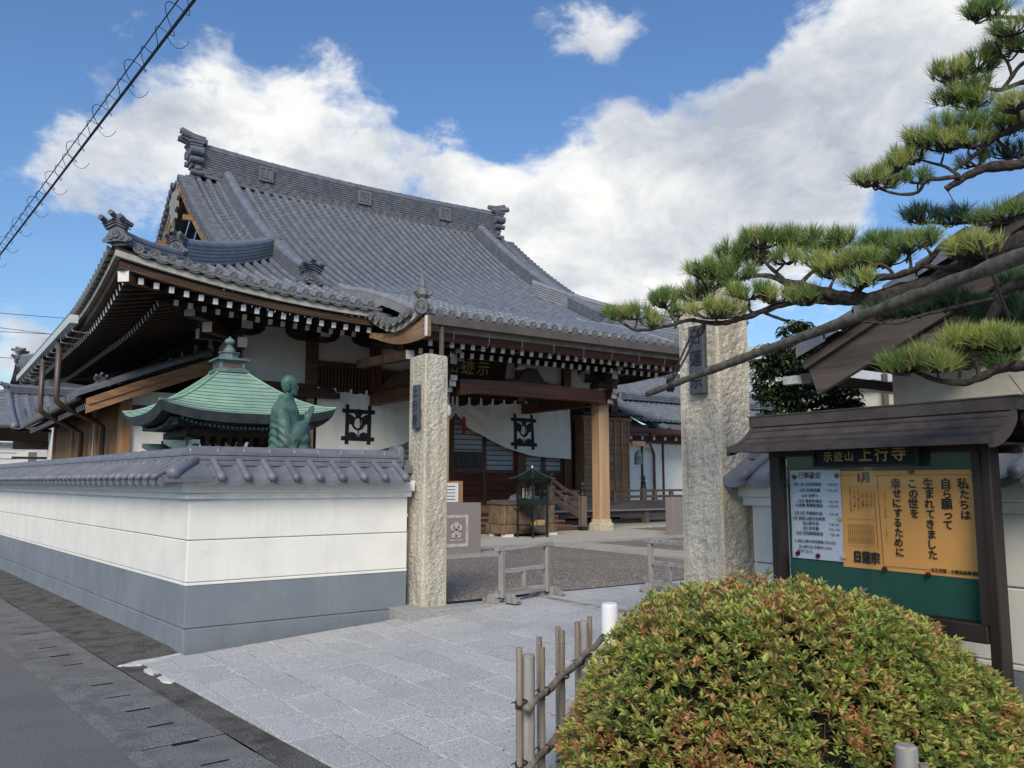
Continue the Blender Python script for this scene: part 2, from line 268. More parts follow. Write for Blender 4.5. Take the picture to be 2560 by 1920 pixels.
# ---------------------------------------------------------------- mesh builder
class MB:
    def __init__(s): s.v = []; s.f = []; s.m = []
    def add(s, vs, fs, mi=0):
        o = len(s.v); s.v += [tuple(p) for p in vs]
        s.f += [tuple(i + o for i in f) for f in fs]; s.m += [mi] * len(fs); return s
    def box(s, c, size, rz=0., mi=0, mat=None, bev=0.):
        x, y, z = [a / 2 for a in size]
        if bev:
            b = bev; vs = []
            for (sx, sy, sz) in [(a, b_, c_) for a in (-1, 1) for b_ in (-1, 1) for c_ in (-1, 1)]:
                vs += [(sx * (x - b), sy * (y - b), sz * z), (sx * (x - b), sy * y, sz * (z - b)), (sx * x, sy * (y - b), sz * (z - b))]
            fs = []
            idx = {}
            k = 0
            for a in (-1, 1):
                for b_ in (-1, 1):
                    for c_ in (-1, 1):
                        idx[(a, b_, c_)] = k; k += 3
            Z_, Y_, X_ = 0, 1, 2
            for c_ in (-1, 1):
                q = [idx[(-1, -1, c_)] + Z_, idx[(1, -1, c_)] + Z_, idx[(1, 1, c_)] + Z_, idx[(-1, 1, c_)] + Z_]; fs.append(q if c_ > 0 else q[::-1])
            for b_ in (-1, 1):
                q = [idx[(-1, b_, -1)] + Y_, idx[(1, b_, -1)] + Y_, idx[(1, b_, 1)] + Y_, idx[(-1, b_, 1)] + Y_]; fs.append(q if b_ < 0 else q[::-1])
            for a in (-1, 1):
                q = [idx[(a, -1, -1)] + X_, idx[(a, 1, -1)] + X_, idx[(a, 1, 1)] + X_, idx[(a, -1, 1)] + X_]; fs.append(q if a > 0 else q[::-1])
            for a in (-1, 1):
                for b_ in (-1, 1):   # vertical edges
                    q = [idx[(a, b_, -1)] + Y_, idx[(a, b_, -1)] + X_, idx[(a, b_, 1)] + X_, idx[(a, b_, 1)] + Y_]; fs.append(q if a * b_ < 0 else q[::-1])
                for c_ in (-1, 1):
                    q = [idx[(a, -1, c_)] + Z_, idx[(a, -1, c_)] + X_, idx[(a, 1, c_)] + X_, idx[(a, 1, c_)] + Z_]; fs.append(q if a * c_ > 0 else q[::-1])
            for b_ in (-1, 1):
                for c_ in (-1, 1):
                    q = [idx[(-1, b_, c_)] + Z_, idx[(-1, b_, c_)] + Y_, idx[(1, b_, c_)] + Y_, idx[(1, b_, c_)] + Z_]; fs.append(q if b_ * c_ < 0 else q[::-1])
            for key, i0 in idx.items():
                q = [i0, i0 + 1, i0 + 2]; fs.append(q)
        else:
            vs = [(a, b_, c_) for c_ in (-z, z) for b_ in (-y, y) for a in (-x, x)]
            fs = [(0, 2, 3, 1), (4, 5, 7, 6), (0, 1, 5, 4), (2, 6, 7, 3), (0, 4, 6, 2), (1, 3, 7, 5)]
        if mat is not None: vs = [mat @ Vector(p) for p in vs]
        elif rz:
            ca, sa = math.cos(rz), math.sin(rz); vs = [(p[0] * ca - p[1] * sa, p[0] * sa + p[1] * ca, p[2]) for p in vs]
        if c is not None: vs = [(p[0] + c[0], p[1] + c[1], p[2] + c[2]) for p in vs]
        return s.add(vs, fs, mi)
    def bb(s, x0, x1, y0, y1, z0, z1, mi=0, bev=0.): return s.box(((x0 + x1) / 2, (y0 + y1) / 2, (z0 + z1) / 2), (abs(x1 - x0), abs(y1 - y0), abs(z1 - z0)), mi=mi, bev=bev)
    def beam(s, a, b, w, h, mi=0, upd=(0, 0, 1), bev=0.):
        a = Vector(a); b = Vector(b); d = b - a; ln = d.length; d.normalize(); u = Vector(upd)
        r = d.cross(u).normalized(); u = r.cross(d)
        mt = Matrix((( r.x, d.x, u.x), (r.y, d.y, u.y), (r.z, d.z, u.z)))
        return s.box((a + b) / 2, (w, ln, h), mat=mt, mi=mi, bev=bev)
    def tube(s, pts, r, n=8, mi=0, caps=True):
        pts = [Vector(p) for p in pts]; k = len(pts); rs = r if isinstance(r, (list, tuple)) else [r] * k
        vs = []; prev = None
        for i, p in enumerate(pts):
            t = (pts[min(i + 1, k - 1)] - pts[max(i - 1, 0)]).normalized()
            if prev is None:
                a = Vector((0, 0, 1)) if abs(t.z) < .9 else Vector((1, 0, 0))
                prev = t.cross(a).normalized()
            prev = (prev - t * prev.dot(t)).normalized(); q = t.cross(prev)
            for j in range(n):
                an = 2 * PI * j / n; vs.append(p + (prev * math.cos(an) + q * math.sin(an)) * rs[i])
        fs = [(i * n + j, i * n + (j + 1) % n, (i + 1) * n + (j + 1) % n, (i + 1) * n + j) for i in range(k - 1) for j in range(n)]
        if caps: fs += [tuple(range(n))[::-1], tuple(range((k - 1) * n, k * n))]
        return s.add(vs, fs, mi)
    def cyl(s, a, b, r, n=12, mi=0, r2=None): return s.tube([a, b], [r, r if r2 is None else r2], n, mi)
    def lathe(s, c, prof, n=16, mi=0, axis=None):
        vs = []
        for (r, z) in prof:
            for j in range(n):
                an = 2 * PI * j / n; vs.append(Vector((r * math.cos(an), r * math.sin(an), z)))
        if axis is not None:
            q = Vector((0, 0, 1)).rotation_difference(Vector(axis)); vs = [q @ p for p in vs]
        vs = [p + Vector(c) for p in vs]; k = len(prof)
        fs = [(i * n + j, i * n + (j + 1) % n, (i + 1) * n + (j + 1) % n, (i + 1) * n + j) for i in range(k - 1) for j in range(n)]
        fs += [tuple(range(n))[::-1], tuple(range((k - 1) * n, k * n))]
        return s.add(vs, fs, mi)
    def prism(s, poly, origin, ax, ay, depth, mi=0):
        """2-D outline (counter-clockwise in ax, ay) pushed through depth along -(ax x ay)"""
        o = Vector(origin); ax = Vector(ax); ay = Vector(ay); nn = ax.cross(ay).normalized(); k = len(poly)
        f = [o + ax * p[0] + ay * p[1] for p in poly]; b = [p - nn * depth for p in f]
        fs = [tuple(range(k)), tuple(range(k, 2 * k))[::-1]] + [(i, i + k, (i + 1) % k + k, (i + 1) % k) for i in range(k)]
        return s.add(f + b, fs, mi)
    def sweep(s, path, prof, ups=None, mi=0, caps=True, closed=True, side=None):
        """profile points (a, b): a across (side vector), b up"""
        path = [Vector(p) for p in path]; k = len(path); n = len(prof); vs = []
        for i, p in enumerate(path):
            t = (path[min(i + 1, k - 1)] - path[max(i - 1, 0)]).normalized()
            u = Vector(ups[i]) if ups else Vector((0, 0, 1))
            r = (Vector(side) if side is not None else t.cross(u)).normalized()
            if side is None and ups is None: pass
            u2 = u
            for (a, b) in prof: vs.append(p + r * a + u2 * b)
        m = n if closed else n - 1
        fs = [(i * n + j, i * n + (j + 1) % n, (i + 1) * n + (j + 1) % n, (i + 1) * n + j) for i in range(k - 1) for j in range(m)]
        if caps and closed: fs += [tuple(range(n))[::-1], tuple(range((k - 1) * n, k * n))]
        return s.add(vs, fs, mi)
    def build(s, name, mat, parent=None, smooth=False, base=None, kind=None, autos=None, label=None):
        me = bpy.data.meshes.new(name)
        b = base if base is not None else (BASE.get(parent.name, (0, 0, 0)) if parent else (0, 0, 0))
        vs = [(p[0] - b[0], p[1] - b[1], p[2] - b[2]) for p in s.v]
        me.from_pydata(vs, [], s.f)
        mats = mat if isinstance(mat, (list, tuple)) else [mat]
        for m in mats: me.materials.append(MT[m] if isinstance(m, str) else m)
        if len(mats) > 1: me.polygons.foreach_set('material_index', s.m)
        if smooth: me.polygons.foreach_set('use_smooth', [True] * len(me.polygons))
        me.validate(); me.update()
        if smooth and autos:
            try: me.set_sharp_from_angle(angle=math.radians(autos))
            except Exception: pass
        o = link(name, me, parent, kind=kind, label=label)
        if base is not None and parent is None: o.location = base; BASE[o.name] = tuple(base)
        return o
BASE = {}
def link(name, me, parent=None, loc=None, rot=None, kind=None, label=None, mw=None):
    o = bpy.data.objects.new(name, me); COL.objects.link(o)
    if parent:
        o.parent = parent; BASE[o.name] = BASE.get(parent.name, (0, 0, 0))
    if loc is not None:
        b = BASE.get(parent.name, (0, 0, 0)) if parent else (0, 0, 0)
        o.location = (loc[0] - b[0], loc[1] - b[1], loc[2] - b[2])
    if rot is not None: o.rotation_euler = rot
    if mw is not None:
        b = BASE.get(parent.name, (0, 0, 0)) if parent else (0, 0, 0)
        o.matrix_basis = Matrix.Translation(Vector(b) * -1) @ mw
    if kind: o['kind'] = kind
    if label: o['label'] = label
    return o
def thing(name, label, cat, loc=(0, 0, 0), group=None):
    o = bpy.data.objects.new(name, None); COL.objects.link(o); o.location = loc; o.empty_display_size = .1
    BASE[o.name] = tuple(loc); o['label'] = label; o['category'] = cat
    if group: o['group'] = group
    return o
def tag(o, label, cat, group=None):
    o['label'] = label; o['category'] = cat
    if group: o['group'] = group
    return o
def dup_tree(src, loc, label=None, group=None, rz=None):
    def cp(o, par):
        c = o.copy(); COL.objects.link(c)
        if par: c.parent = par; c.matrix_parent_inverse = o.matrix_parent_inverse.copy()
        for ch in o.children: cp(ch, c)
        return c
    c = cp(src, None); c.location = loc; BASE[c.name] = tuple(loc)
    if rz is not None: c.rotation_euler = (0, 0, rz)
    if label: c['label'] = label
    if group: c['group'] = group
    return c
def text_mesh(body, size, vertical=False, bold=0., spacing=1.0):
    """flat letters centred on the origin in the XY plane, as mesh data"""
    cu = bpy.data.curves.new('lettering', 'FONT'); cu.body = '\n'.join(body) if vertical else body
    cu.size = size; cu.align_x = 'CENTER'; cu.align_y = 'CENTER'; cu.offset = bold
    if vertical: cu.space_line = spacing
    else: cu.space_character = spacing
    cu.resolution_u = 3
    o = bpy.data.objects.new('lettering', cu); COL.objects.link(o)
    dg = bpy.context.evaluated_depsgraph_get(); dg.update()
    me = bpy.data.meshes.new_from_object(o.evaluated_get(dg)); bpy.data.objects.remove(o); bpy.data.curves.remove(cu)
    return me
def put_text(name, body, size, mat, parent, org, ax, ay, vertical=False, bold=0., spacing=1.0, depth=0., label=None, squash=None):
    me = text_mesh(body, size, vertical, 0, spacing)
    if bold:
        import bmesh
        bm = bmesh.new(); bm.from_mesh(me); cp = [v.co.copy() for v in bm.verts]; g = [[v.index for v in f.verts] for f in bm.faces]
        for q, (dx, dy) in enumerate(((1, 0), (-1, 0), (0, 1), (0, -1))):
            vs = [bm.verts.new((c.x + dx * bold * 1.4, c.y + dy * bold * 1.4, c.z + .00012 * (q + 1))) for c in cp]
            for f in g:
                try: bm.faces.new([vs[i] for i in f])
                except Exception: pass
        bm.to_mesh(me); bm.free()
    ax = Vector(ax).normalized(); ay = Vector(ay).normalized(); nn = ax.cross(ay).normalized()
    sx, sy = squash or (1, 1)
    mw = Matrix(((ax.x * sx, ay.x * sy, nn.x, org[0]), (ax.y * sx, ay.y * sy, nn.y, org[1]), (ax.z * sx, ay.z * sy, nn.z, org[2]), (0, 0, 0, 1)))
    b = Vector(BASE.get(parent.name, (0, 0, 0)))
    for v in me.vertices: v.co = (mw @ v.co) - b
    me.materials.clear(); me.materials.append(MT[mat])
    me.polygons.foreach_set('material_index', [0] * len(me.polygons))
    if depth:
        import bmesh
        bm = bmesh.new(); bm.from_mesh(me)
        r = bmesh.ops.extrude_face_region(bm, geom=bm.faces[:])
        for e in r['geom']:
            if isinstance(e, bmesh.types.BMVert): e.co += nn * depth
        bm.to_mesh(me); bm.free()
    return link(name, me, parent, label=label)
def lerp(a, b, t): return a + (b - a) * t
def sstep(a, b, x):
    t = max(0., min(1., (x - a) / (b - a))); return t * t * (3 - 2 * t)
def interp(x, pts):
    if x <= pts[0][0]: return pts[0][1]
    for (a, va), (b, vb) in zip(pts, pts[1:]):
        if x <= b: return va + (vb - va) * (x - a) / (b - a)
    return pts[-1][1]
# ================================================================ the temple hall
XC, YR = 12.65, 27.7; EX, EXR, EY, EYB = 2.75, 21.75, 17.6, 37.8; TE = 10.1
PX0, PX1, TP = 8.66, 16.7, 12.2          # porch
def zs(t): return 11.7 - .86 * t + .0264 * t * t
def lift(dc, t): return .62 * max(0., 1 - dc / 6.2) ** 2.1 * (max(0, t) / TE) ** 3
def pbump(t): return .24 * sstep(7.6, 9.6, t) - .14 * sstep(10.3, 12.2, t)
def S_front(x, t):
    z = zs(t) + (pbump(t) if PX0 - .02 <= x <= PX1 + .02 else lift(min(x - EX, EXR - x), t))
    return Vector((x, YR - t, z))
def S_back(x, t): return Vector((x, YR + t, zs(t) + lift(min(x - EX, EXR - x), t)))
def S_left(y, t): return Vector((EX + TE - t, y, zs(t) + lift(min(y - EY, EYB - y), t)))
def S_right(y, t): return Vector((EXR - TE + t, y, zs(t) + lift(min(y - EY, EYB - y), t)))
hall = thing('temple_hall', 'large wooden temple hall with grey tiled roof and white plaster walls behind the gate', 'temple', (XC, YR, .25))

def round_tile_mesh(name, ln, r=.088):
    mb = MB(); n = 6; vs = []
    for (y, rr) in ((0, r), (-ln, r * .93)):
        for j in range(n + 1):
            a = PI * j / n; vs.append((rr * math.cos(a), y, rr * math.sin(a) * 1.02))
    fs = [(j, j + 1, n + 2 + j, n + 1 + j) for j in range(n)] + [tuple(range(n + 1))[::-1]]
    me = bpy.data.meshes.new(name); me.from_pydata(vs, [], fs); me.materials.append(MT['tile'])
    me.polygons.foreach_set('use_smooth', [True] * n + [False]); return me
def disc_mesh(name, r=.104, mat='tiledisc', petals=16):
    vs, fs = [], []; n = petals * 2
    prof = [(1.0, 0.), (1.0, -.035), (.86, -.035), (.80, -.022), (.34, -.022), (.24, -.036), (0.05, -.036)]
    for k, (q, y) in enumerate(prof):
        for j in range(n):
            a = 2 * PI * j / n; rr = q * r; yy = y
            if k in (3, 4): yy = y - (.010 if j % 2 == 0 else 0)
            vs.append((rr * math.cos(a), yy, rr * math.sin(a)))
    k = len(prof)
    fs = [(i * n + j, i * n + (j + 1) % n, (i + 1) * n + (j + 1) % n, (i + 1) * n + j) for i in range(k - 1) for j in range(n)] + [tuple(range((k - 1) * n, k * n))]
    me = bpy.data.meshes.new(name); me.from_pydata(vs, [], fs); me.materials.append(MT[mat]); return me
def pan_lip_mesh(name, w=.32, mat='tiledisc'):
    mb = MB(); n = 6
    for (dz, y, hh) in ((0, -.03, .035), (-.04, -.012, .03)):
        vs = []
        for j in range(n + 1):
            a = -1 + 2 * j / n; x = a * w * .5; z = -.055 * (1 - a * a) + dz
            vs += [(x, y, z + .012), (x, y, z - hh), (x, y + .12, z - hh)]
        mb.add(vs, [(3 * j, 3 * j + 1, 3 * j + 4, 3 * j + 3) for j in range(n)] + [(3 * j + 1, 3 * j + 2, 3 * j + 5, 3 * j + 4) for j in range(n)])
    me = bpy.data.meshes.new(name); me.from_pydata(mb.v, [], mb.f); me.materials.append(MT[mat]); return me
SEG = .30
ROUND = round_tile_mesh('round_tile', SEG + .02); DISC = disc_mesh('eave_disc'); LIP = pan_lip_mesh('eave_lip')
class Field:
    def __init__(s): s.roll = MB(); s.pan = MB(); s.segs = []; s.ends = []; s.lips = []
    def frames(s, surf, u, t0, t1, A, step=SEG):
        """walk up from the eave in equal steps of arc"""
        out = []; t = t1
        while t > t0:
            p = surf(u, t); q = surf(u, t - .02); ds = (p - q).length / .02
            T = (p - q).normalized(); n = T.cross(A).normalized()
            if n.z < 0: n = -n
            out.append((p, T, n, t)); t -= step / ds
        p = surf(u, t0); q = surf(u, t0 + .02); T = (q - p).normalized(); n = T.cross(A).normalized()
        if n.z < 0: n = -n
        out.append((p, T, n, t0)); return out
    def add(s, surf, us, t0f, t1f, A, pitch, disc=True, pans=True, detail=True):
        A = Vector(A)
        for i, u in enumerate(us):
            t0, t1 = t0f(u), t1f(u)
            if t1 - t0 > .15:
                fr = s.frames(surf, u, t0, t1, A)
                for (p, T, n, t) in fr[:-1]: s.segs.append((p + n * .012, A, T, n))
                if disc: s.ends.append((fr[0][0] + fr[0][2] * .0, A, fr[0][1], fr[0][2]))
            if pans:
                um = u + pitch / 2; t0, t1 = t0f(um), t1f(u)
                if t1 - t0 < .1: continue
                fr = s.frames(surf, um, t0, t1, A, SEG * .92)
                h = pitch / 2
                for (p, T, n, t), (p2, T2, n2, t2) in zip(fr, fr[1:]):
                    vs = []
                    for a in (-1, -.34, .34, 1):
                        d = -.042 * (1 - a * a)
                        vs += [p + A * a * h + n * (d + .016), p2 + A * a * h + n2 * d, p + A * a * h + n * (d - .004)]
                    s.pan.add(vs, [(3 * k, 3 * k + 3, 3 * k + 4, 3 * k + 1) for k in range(3)] + [(3 * k, 3 * k + 2, 3 * k + 5, 3 * k + 3) for k in range(3)])
                if disc: s.lips.append((fr[0][0], A, fr[0][1], fr[0][2]))
    def build(s, parent, limit=300, near=None):
        segs = sorted(s.segs, key=lambda q: (q[0] - EYE).length if near is None else near(q))
        mb = MB(); R = [v.co.copy() for v in ROUND.vertices]; F = [tuple(p.vertices) for p in ROUND.polygons]
        for k, (p, A, T, n) in enumerate(segs):
            A_ = T.cross(n)
            mw = Matrix(((A_.x, T.x, n.x, p.x), (A_.y, T.y, n.y, p.y), (A_.z, T.z, n.z, p.z), (0, 0, 0, 1)))
            if k < limit: link('roof_tile', ROUND, parent, mw=mw)
            else: mb.add([mw @ c for c in R], F)
        if mb.v:
            o = mb.build('round_tile_rows', 'tile', parent, smooth=True, autos=50); o['kind'] = 'stuff'
        if s.pan.v:
            o = s.pan.build('flat_tile_rows', 'tile', parent); o['kind'] = 'stuff'
        dsc = sorted(s.ends, key=lambda q: (q[0] - EYE).length)
        for (p, A, T, n) in dsc[:160]:
            f = Vector((T.x, T.y, T.z * .35)).normalized(); nn = Vector((0, 0, 1)); nn = (nn - f * nn.dot(f)).normalized(); A_ = (-f).cross(nn)
            mw = Matrix(((A_.x, -f.x, nn.x, p.x + n.x * .02), (A_.y, -f.y, nn.y, p.y + n.y * .02), (A_.z, -f.z, nn.z, p.z + .03), (0, 0, 0, 1)))
            link('eave_disc_tile', DISC, parent, mw=mw)
        for (p, A, T, n) in sorted(s.lips, key=lambda q: (q[0] - EYE).length)[:160]:
            f = Vector((T.x, T.y, 0)).normalized(); nn = Vector((0, 0, 1)); A_ = (-f).cross(nn)
            mw = Matrix(((A_.x, -f.x, 0, p.x), (A_.y, -f.y, 0, p.y), (A_.z, -f.z, 1, p.z + .01), (0, 0, 0, 1)))
            link('eave_flat_tile', LIP, parent, mw=mw)
PITCH_T = .32; PITCH_R = .30
VX0, VX1 = 6.5, 18.8       # verge rows
KX0, KX1 = 7.62, 17.68     # descending ridges
fld = Field()
def hip_t(x): return TE - min(x - EX, EXR - x)
us = [XC + (k + .5) * PITCH_T for k in range(-30, 28)]
mainus = [u for u in us if KX0 - .9 < u < KX1 + .9]
# front: everything below ridge or hip line
def t0_front(u): return .14 if VX0 - .02 <= u <= VX1 + .02 else hip_t(u) + .1
def t1_front(u): return TP if PX0 <= u <= PX1 else TE
fld.add(S_front, [u for u in us if u < PX0], t0_front, t1_front, (1, 0, 0), PITCH_T)
fld.add(S_front, [u for u in us if PX0 <= u <= PX1], t0_front, t1_front, (1, 0, 0), PITCH_T)
fld.add(S_front, [u for u in us if u > PX1], t0_front, t1_front, (1, 0, 0), PITCH_T)
vs_ = [EY + (k + .5) * PITCH_T for k in range(0, 63)]
def t0_left(v): return 5.35 if EY + 4.7 < v < EYB - 4.7 else TE - min(v - EY, EYB - v) + .1
fld.add(S_left, vs_, t0_left, lambda v: TE, (0, 1, 0), PITCH_T)
fld.build(hall, 300)
# back and right slopes (seen only from elsewhere): plain sheets under rows of round tiles
bk = MB()
for (S, us2, t0f, A) in ((S_back, us, t0_front, (1, 0, 0)), (S_right, vs_, t0_left, (0, 1, 0))):
    for u in us2[::1]:
        t0 = t0f(u)
        if TE - t0 < .2: continue
        k = 8; pts = [S(u, t0 + (TE - t0) * j / k) for j in range(k + 1)]
        bk.sweep(pts, [(-.07, 0), (0, .085), (.07, 0)], caps=True)
        vv = []
        for p in pts: vv += [p + Vector(A) * -.15, p + Vector(A) * .15]
        bk.add(vv, [(2 * j, 2 * j + 1, 2 * j + 3, 2 * j + 2) for j in range(k)])
bk.build('rear_tile_rows', 'tile', hall, kind='stuff')
# ---- layered ridges
def ridge_prof(w, h, layers, cap=.09, notch=.03):
    """closed outline (a, b): stacked courses then a round cap"""
    R_ = []; lh = (h - cap) / layers
    for i in range(layers):
        ww = w * (1 - .22 * i / layers)
        R_ += [(ww / 2 - notch, i * lh), (ww / 2 - notch, i * lh + lh * .35), (ww / 2, i * lh + lh * .35), (ww / 2, (i + 1) * lh)]
    top = []
    cw = w * .40
    for j in range(0, 7):
        a = PI * j / 6; top.append((cw * math.cos(a) * 1.0, h - cap + cap * math.sin(a)))
    L_ = [(-a, b) for a, b in R_[::-1]]
    return R_ + top + L_
def onigawara(name, parent, p, f, s=1., rolls=True, label=None):
    """crouching ridge-end tile: shaped plate, stepped gable cap, disc, three forward rolls. f = facing direction"""
    f = Vector(f).normalized(); up = Vector((0, 0, 1)); a = up.cross(f).normalized() * -1; p = Vector(p)
    mb = MB()
    out = [(-.34, 0), (-.42, .10), (-.36, .20), (-.27, .30), (-.27, .46), (-.33, .50), (0, .66), (.33, .50), (.27, .46), (.27, .30), (.36, .20), (.42, .10), (.34, 0), (.12, .04), (-.12, .04)]
    out = [(x * s, y * s) for x, y in out][::-1]
    if a.cross(up).dot(f) < 0: a = -a
    mb.prism(out if True else out, p + f * .08 * s, a, up, .16 * s)
    # stepped chevrons
    for k, (w, z, d) in enumerate(((.34, .50, .15), (.37, .57, .19), (.40, .64, .22))):
        ch = [(-w, z - .10), (0, z + .04), (w, z - .10), (w, z - .055), (0, z + .09), (-w, z - .055)]
        mb.prism([(x * s, y * s) for x, y in ch], p + f * d * s, a, up, (d + .12) * s)
    # forehead disc and curls
    me_ = disc_mesh('tmp', .13 * s)
    F = [tuple(q.vertices) for q in me_.polygons]
    mb.add([p + f * (.085 * s) + up * (.27 * s) + a * v.co.x - f * v.co.y + up * v.co.z for v in me_.vertices], F)
    bpy.data.meshes.remove(me_)
    for sg in (-1, 1):
        pts = []
        for k in range(12):
            th = k / 11 * 1.6 * PI; rr = (.10 - .055 * k / 11) * s
            pts.append(p + f * .10 * s + a * sg * (.20 * s + rr * math.cos(th + 2.2)) + up * (.17 * s + rr * math.sin(th + 2.2)))
        mb.tube(pts, .022 * s, 5)
        mb.prism([(x * s * sg, y * s) for x, y in ([(.30, .02), (.50, .05), (.46, .15), (.34, .17)] if sg > 0 else [(.30, .02), (.34, .17), (.46, .15), (.50, .05)])], p + f * .05 * s, a, up, .09 * s)
    if rolls:
        for (q, h) in ((-.30, .60), (0, .74), (.30, .60)):
            st = p + a * q * s + up * h * s - f * .20 * s; en = p + a * q * s * 1.05 + up * (h + .10) * s + f * .42 * s
            mb.tube([st, st.lerp(en, .5) + up * -.03 * s, en], [.075 * s, .080 * s, .088 * s], 10)
            mb.tube([en, en + f * .012 * s], [.052 * s, .05 * s], 10)
    o = mb.build(name, 'ridge', parent)
    if label: o['label'] = label
    return o
# main ridge
def zr(x): return 11.54 + (.24 if x < XC else .14) * ((x - XC) / 6.15) ** 2
mb = MB()
rx0, rx1 = 6.72, 18.58
path = [(lerp(rx0, rx1, k / 24), YR, zr(lerp(rx0, rx1, k / 24))) for k in range(25)]
mb.sweep(path, ridge_prof(.52, 1.02, 11, cap=.10, notch=.022)); mb.build('main_ridge', 'ridge', hall)
mb = MB(); cap_ = MB()
x = rx0
while x < rx1 - .02:
    x2 = min(x + .42, rx1); cap_.tube([(x, YR, zr(x) + .99), (x2 - .03, YR, zr(x2) + .99), (x2 - .03, YR, zr(x2) + .99), (x2, YR, zr(x2) + .99)], [.125, .122, .135, .135], 8); x = x2
cap_.build('ridge_cap_tiles', 'ridge', hall, smooth=True, autos=40)
for sy in (-1, 1):
    for u in us:
        if rx0 + .1 < u < rx1 - .1 and not (abs(u - KX0) < .24 or abs(u - KX1) < .24):
            p = Vector((u, YR + sy * .31, zr(u) + .08)); nn = Vector((0, 0, 1)); f = Vector((0, sy, 0)); A_ = (-f).cross(nn)
            link('ridge_disc_tile', DISC, hall, mw=Matrix(((A_.x * .95, -f.x, 0, p.x), (A_.y, -f.y, 0, p.y), (A_.z, 0, .95, p.z), (0, 0, 0, 1))))
mb = MB()
for sy in (-1, 1): mb.sweep([(q[0], YR + sy * .27, q[2] - .04) for q in path], [(-.05, -.10), (.05, -.10), (.05, .11), (-.05, .11)])
mb.build('ridge_base', 'ridge', hall)
for (xx, ch) in ((8.95, '山'), (12.65, '迹'), (16.1, '示')):
    mb = MB(); z = zr(xx) + .52
    mb.bb(xx - .25, xx + .25, YR - .30, YR - .22, z - .25, z + .25)
    for (a, b, c, d) in ((-.25, .25, .20, .25), (-.25, .25, -.25, -.20), (-.25, -.20, -.20, .20), (.20, .25, -.20, .20)): mb.bb(xx + a, xx + b, YR - .325, YR - .30, z + c, z + d)
    o = mb.build('character_tile', 'tiledisc', hall)
    put_text('carved_character', ch, .42, 'ridge', o, (xx, YR - .304, z), (1, 0, 0), (0, 0, 1), bold=.012, depth=.018)
def big_oni(x, sx, nm):
    mb = MB(); f = Vector((sx, 0, 0)); p = Vector((x, YR, zr(x) - .25))
    # stacked stepped body at the ridge end
    for (w, z0, z1, d0, d1) in ((.62, 0, .30, -.06, .16), (.74, .30, .42, -.06, .12), (.56, .42, .60, -.06, .20), (.66, .60, .72, -.06, .24), (.60, .72, 1.10, -.06, .26), (.70, 1.10, 1.18, -.10, .30), (.78, 1.18, 1.25, -.14, .34)):
        a, b = sorted((x + sx * d0, x + sx * d1)); mb.bb(a, b, YR - w / 2, YR + w / 2, p.z + z0, p.z + z1, bev=.012)
    for sy in (-1, 1):
        for (zc, r, ln) in ((.92, .15, .30), (.62, .10, .30), (.18, .09, .26)):
            a = Vector((x + sx * .0, YR + sy * .33, p.z + zc)); mb.cyl(a - f * .12, a + f * ln, r, 12)
    for (q, h) in ((-.24, 1.30), (0, 1.48), (.24, 1.30)):
        st = Vector((x - sx * .25, YR + q, p.z + h)); en = Vector((x + sx * .55, YR + q * 1.1, p.z + h + .16))
        mb.tube([st, st.lerp(en, .5) - Vector((0, 0, .04)), en], [.095, .10, .11], 12); mb.tube([en, en + f * .012], [.065, .06], 12)
    me_ = disc_mesh('tmp', .17); F = [tuple(q.vertices) for q in me_.polygons]
    mb.add([Vector((x + sx * (.27 - v.co.y), YR + v.co.x * sx, p.z + .88 + v.co.z)) for v in me_.vertices], F); bpy.data.meshes.remove(me_)
    mb.build(nm, 'ridge', hall)
big_oni(rx0 - .02, -1, 'ridge_end_tile'); big_oni(rx1 + .02, 1, 'ridge_end_tile')
# descending ridges on the front slope and their end tiles
def desc_ridge(kx, tend, back=False):
    S = S_back if back else S_front; sg = 1 if back else -1
    n = 18; path = []; ups = []
    for k in range(n + 1):
        t = lerp(.25, tend, k / n); p = S(kx, t); q = S(kx, t + .02); T = (q - p).normalized(); nrm = T.cross(Vector((1, 0, 0))); nrm = nrm if nrm.z > 0 else -nrm
        path.append(p); ups.append(nrm)
    mb = MB(); mb.sweep(path, ridge_prof(.40, .50, 5, cap=.10, notch=.022), ups=ups, side=(1, 0, 0)); mb.build('descending_ridge', 'tileridge', hall)
    p = S(kx, tend) ; onigawara('descending_ridge_end_tile', hall, p + Vector((0, sg * .12, .0)), (0, sg, 0), .74)
for kx in (KX0, KX1): desc_ridge(kx, 7.95); desc_ridge(kx, 7.95, True)
def corner_ridge(cx, cy, sx, sy):
    """from the descending ridge down the 45 degree hip to the corner"""
    def P(d):  # d = distance inwards from the corner along both axes
        t = TE - d; return Vector((cx + sx * d, cy + sy * d, zs(t) + lift(d, t) - .02))
    n = 14
    mb = MB(); path = [P(lerp(4.95, 1.62, k / n)) for k in range(n + 1)]
    mb.sweep(path, ridge_prof(.44, .62, 6, cap=.11, notch=.024)); mb.build('corner_ridge', 'tileridge', hall)
    f = Vector((-sx, -sy, 0)).normalized()
    onigawara('corner_ridge_step_tile', hall, P(1.55) + Vector((0, 0, .24)), f, .56)
    mb = MB(); path = [P(lerp(1.75, .12, k / n)) for k in range(n + 1)]
    mb.sweep(path, ridge_prof(.38, .34, 3, cap=.09, notch=.022)); mb.build('corner_ridge', 'tileridge', hall)
    onigawara('corner_end_tile', hall, P(.10) + f * .02 + Vector((0, 0, .04)), f, .66)
for q in ((EX, EY, 1, 1), (EX, EYB, 1, -1), (EXR, EY, -1, 1), (EXR, EYB, -1, -1)): corner_ridge(*q)
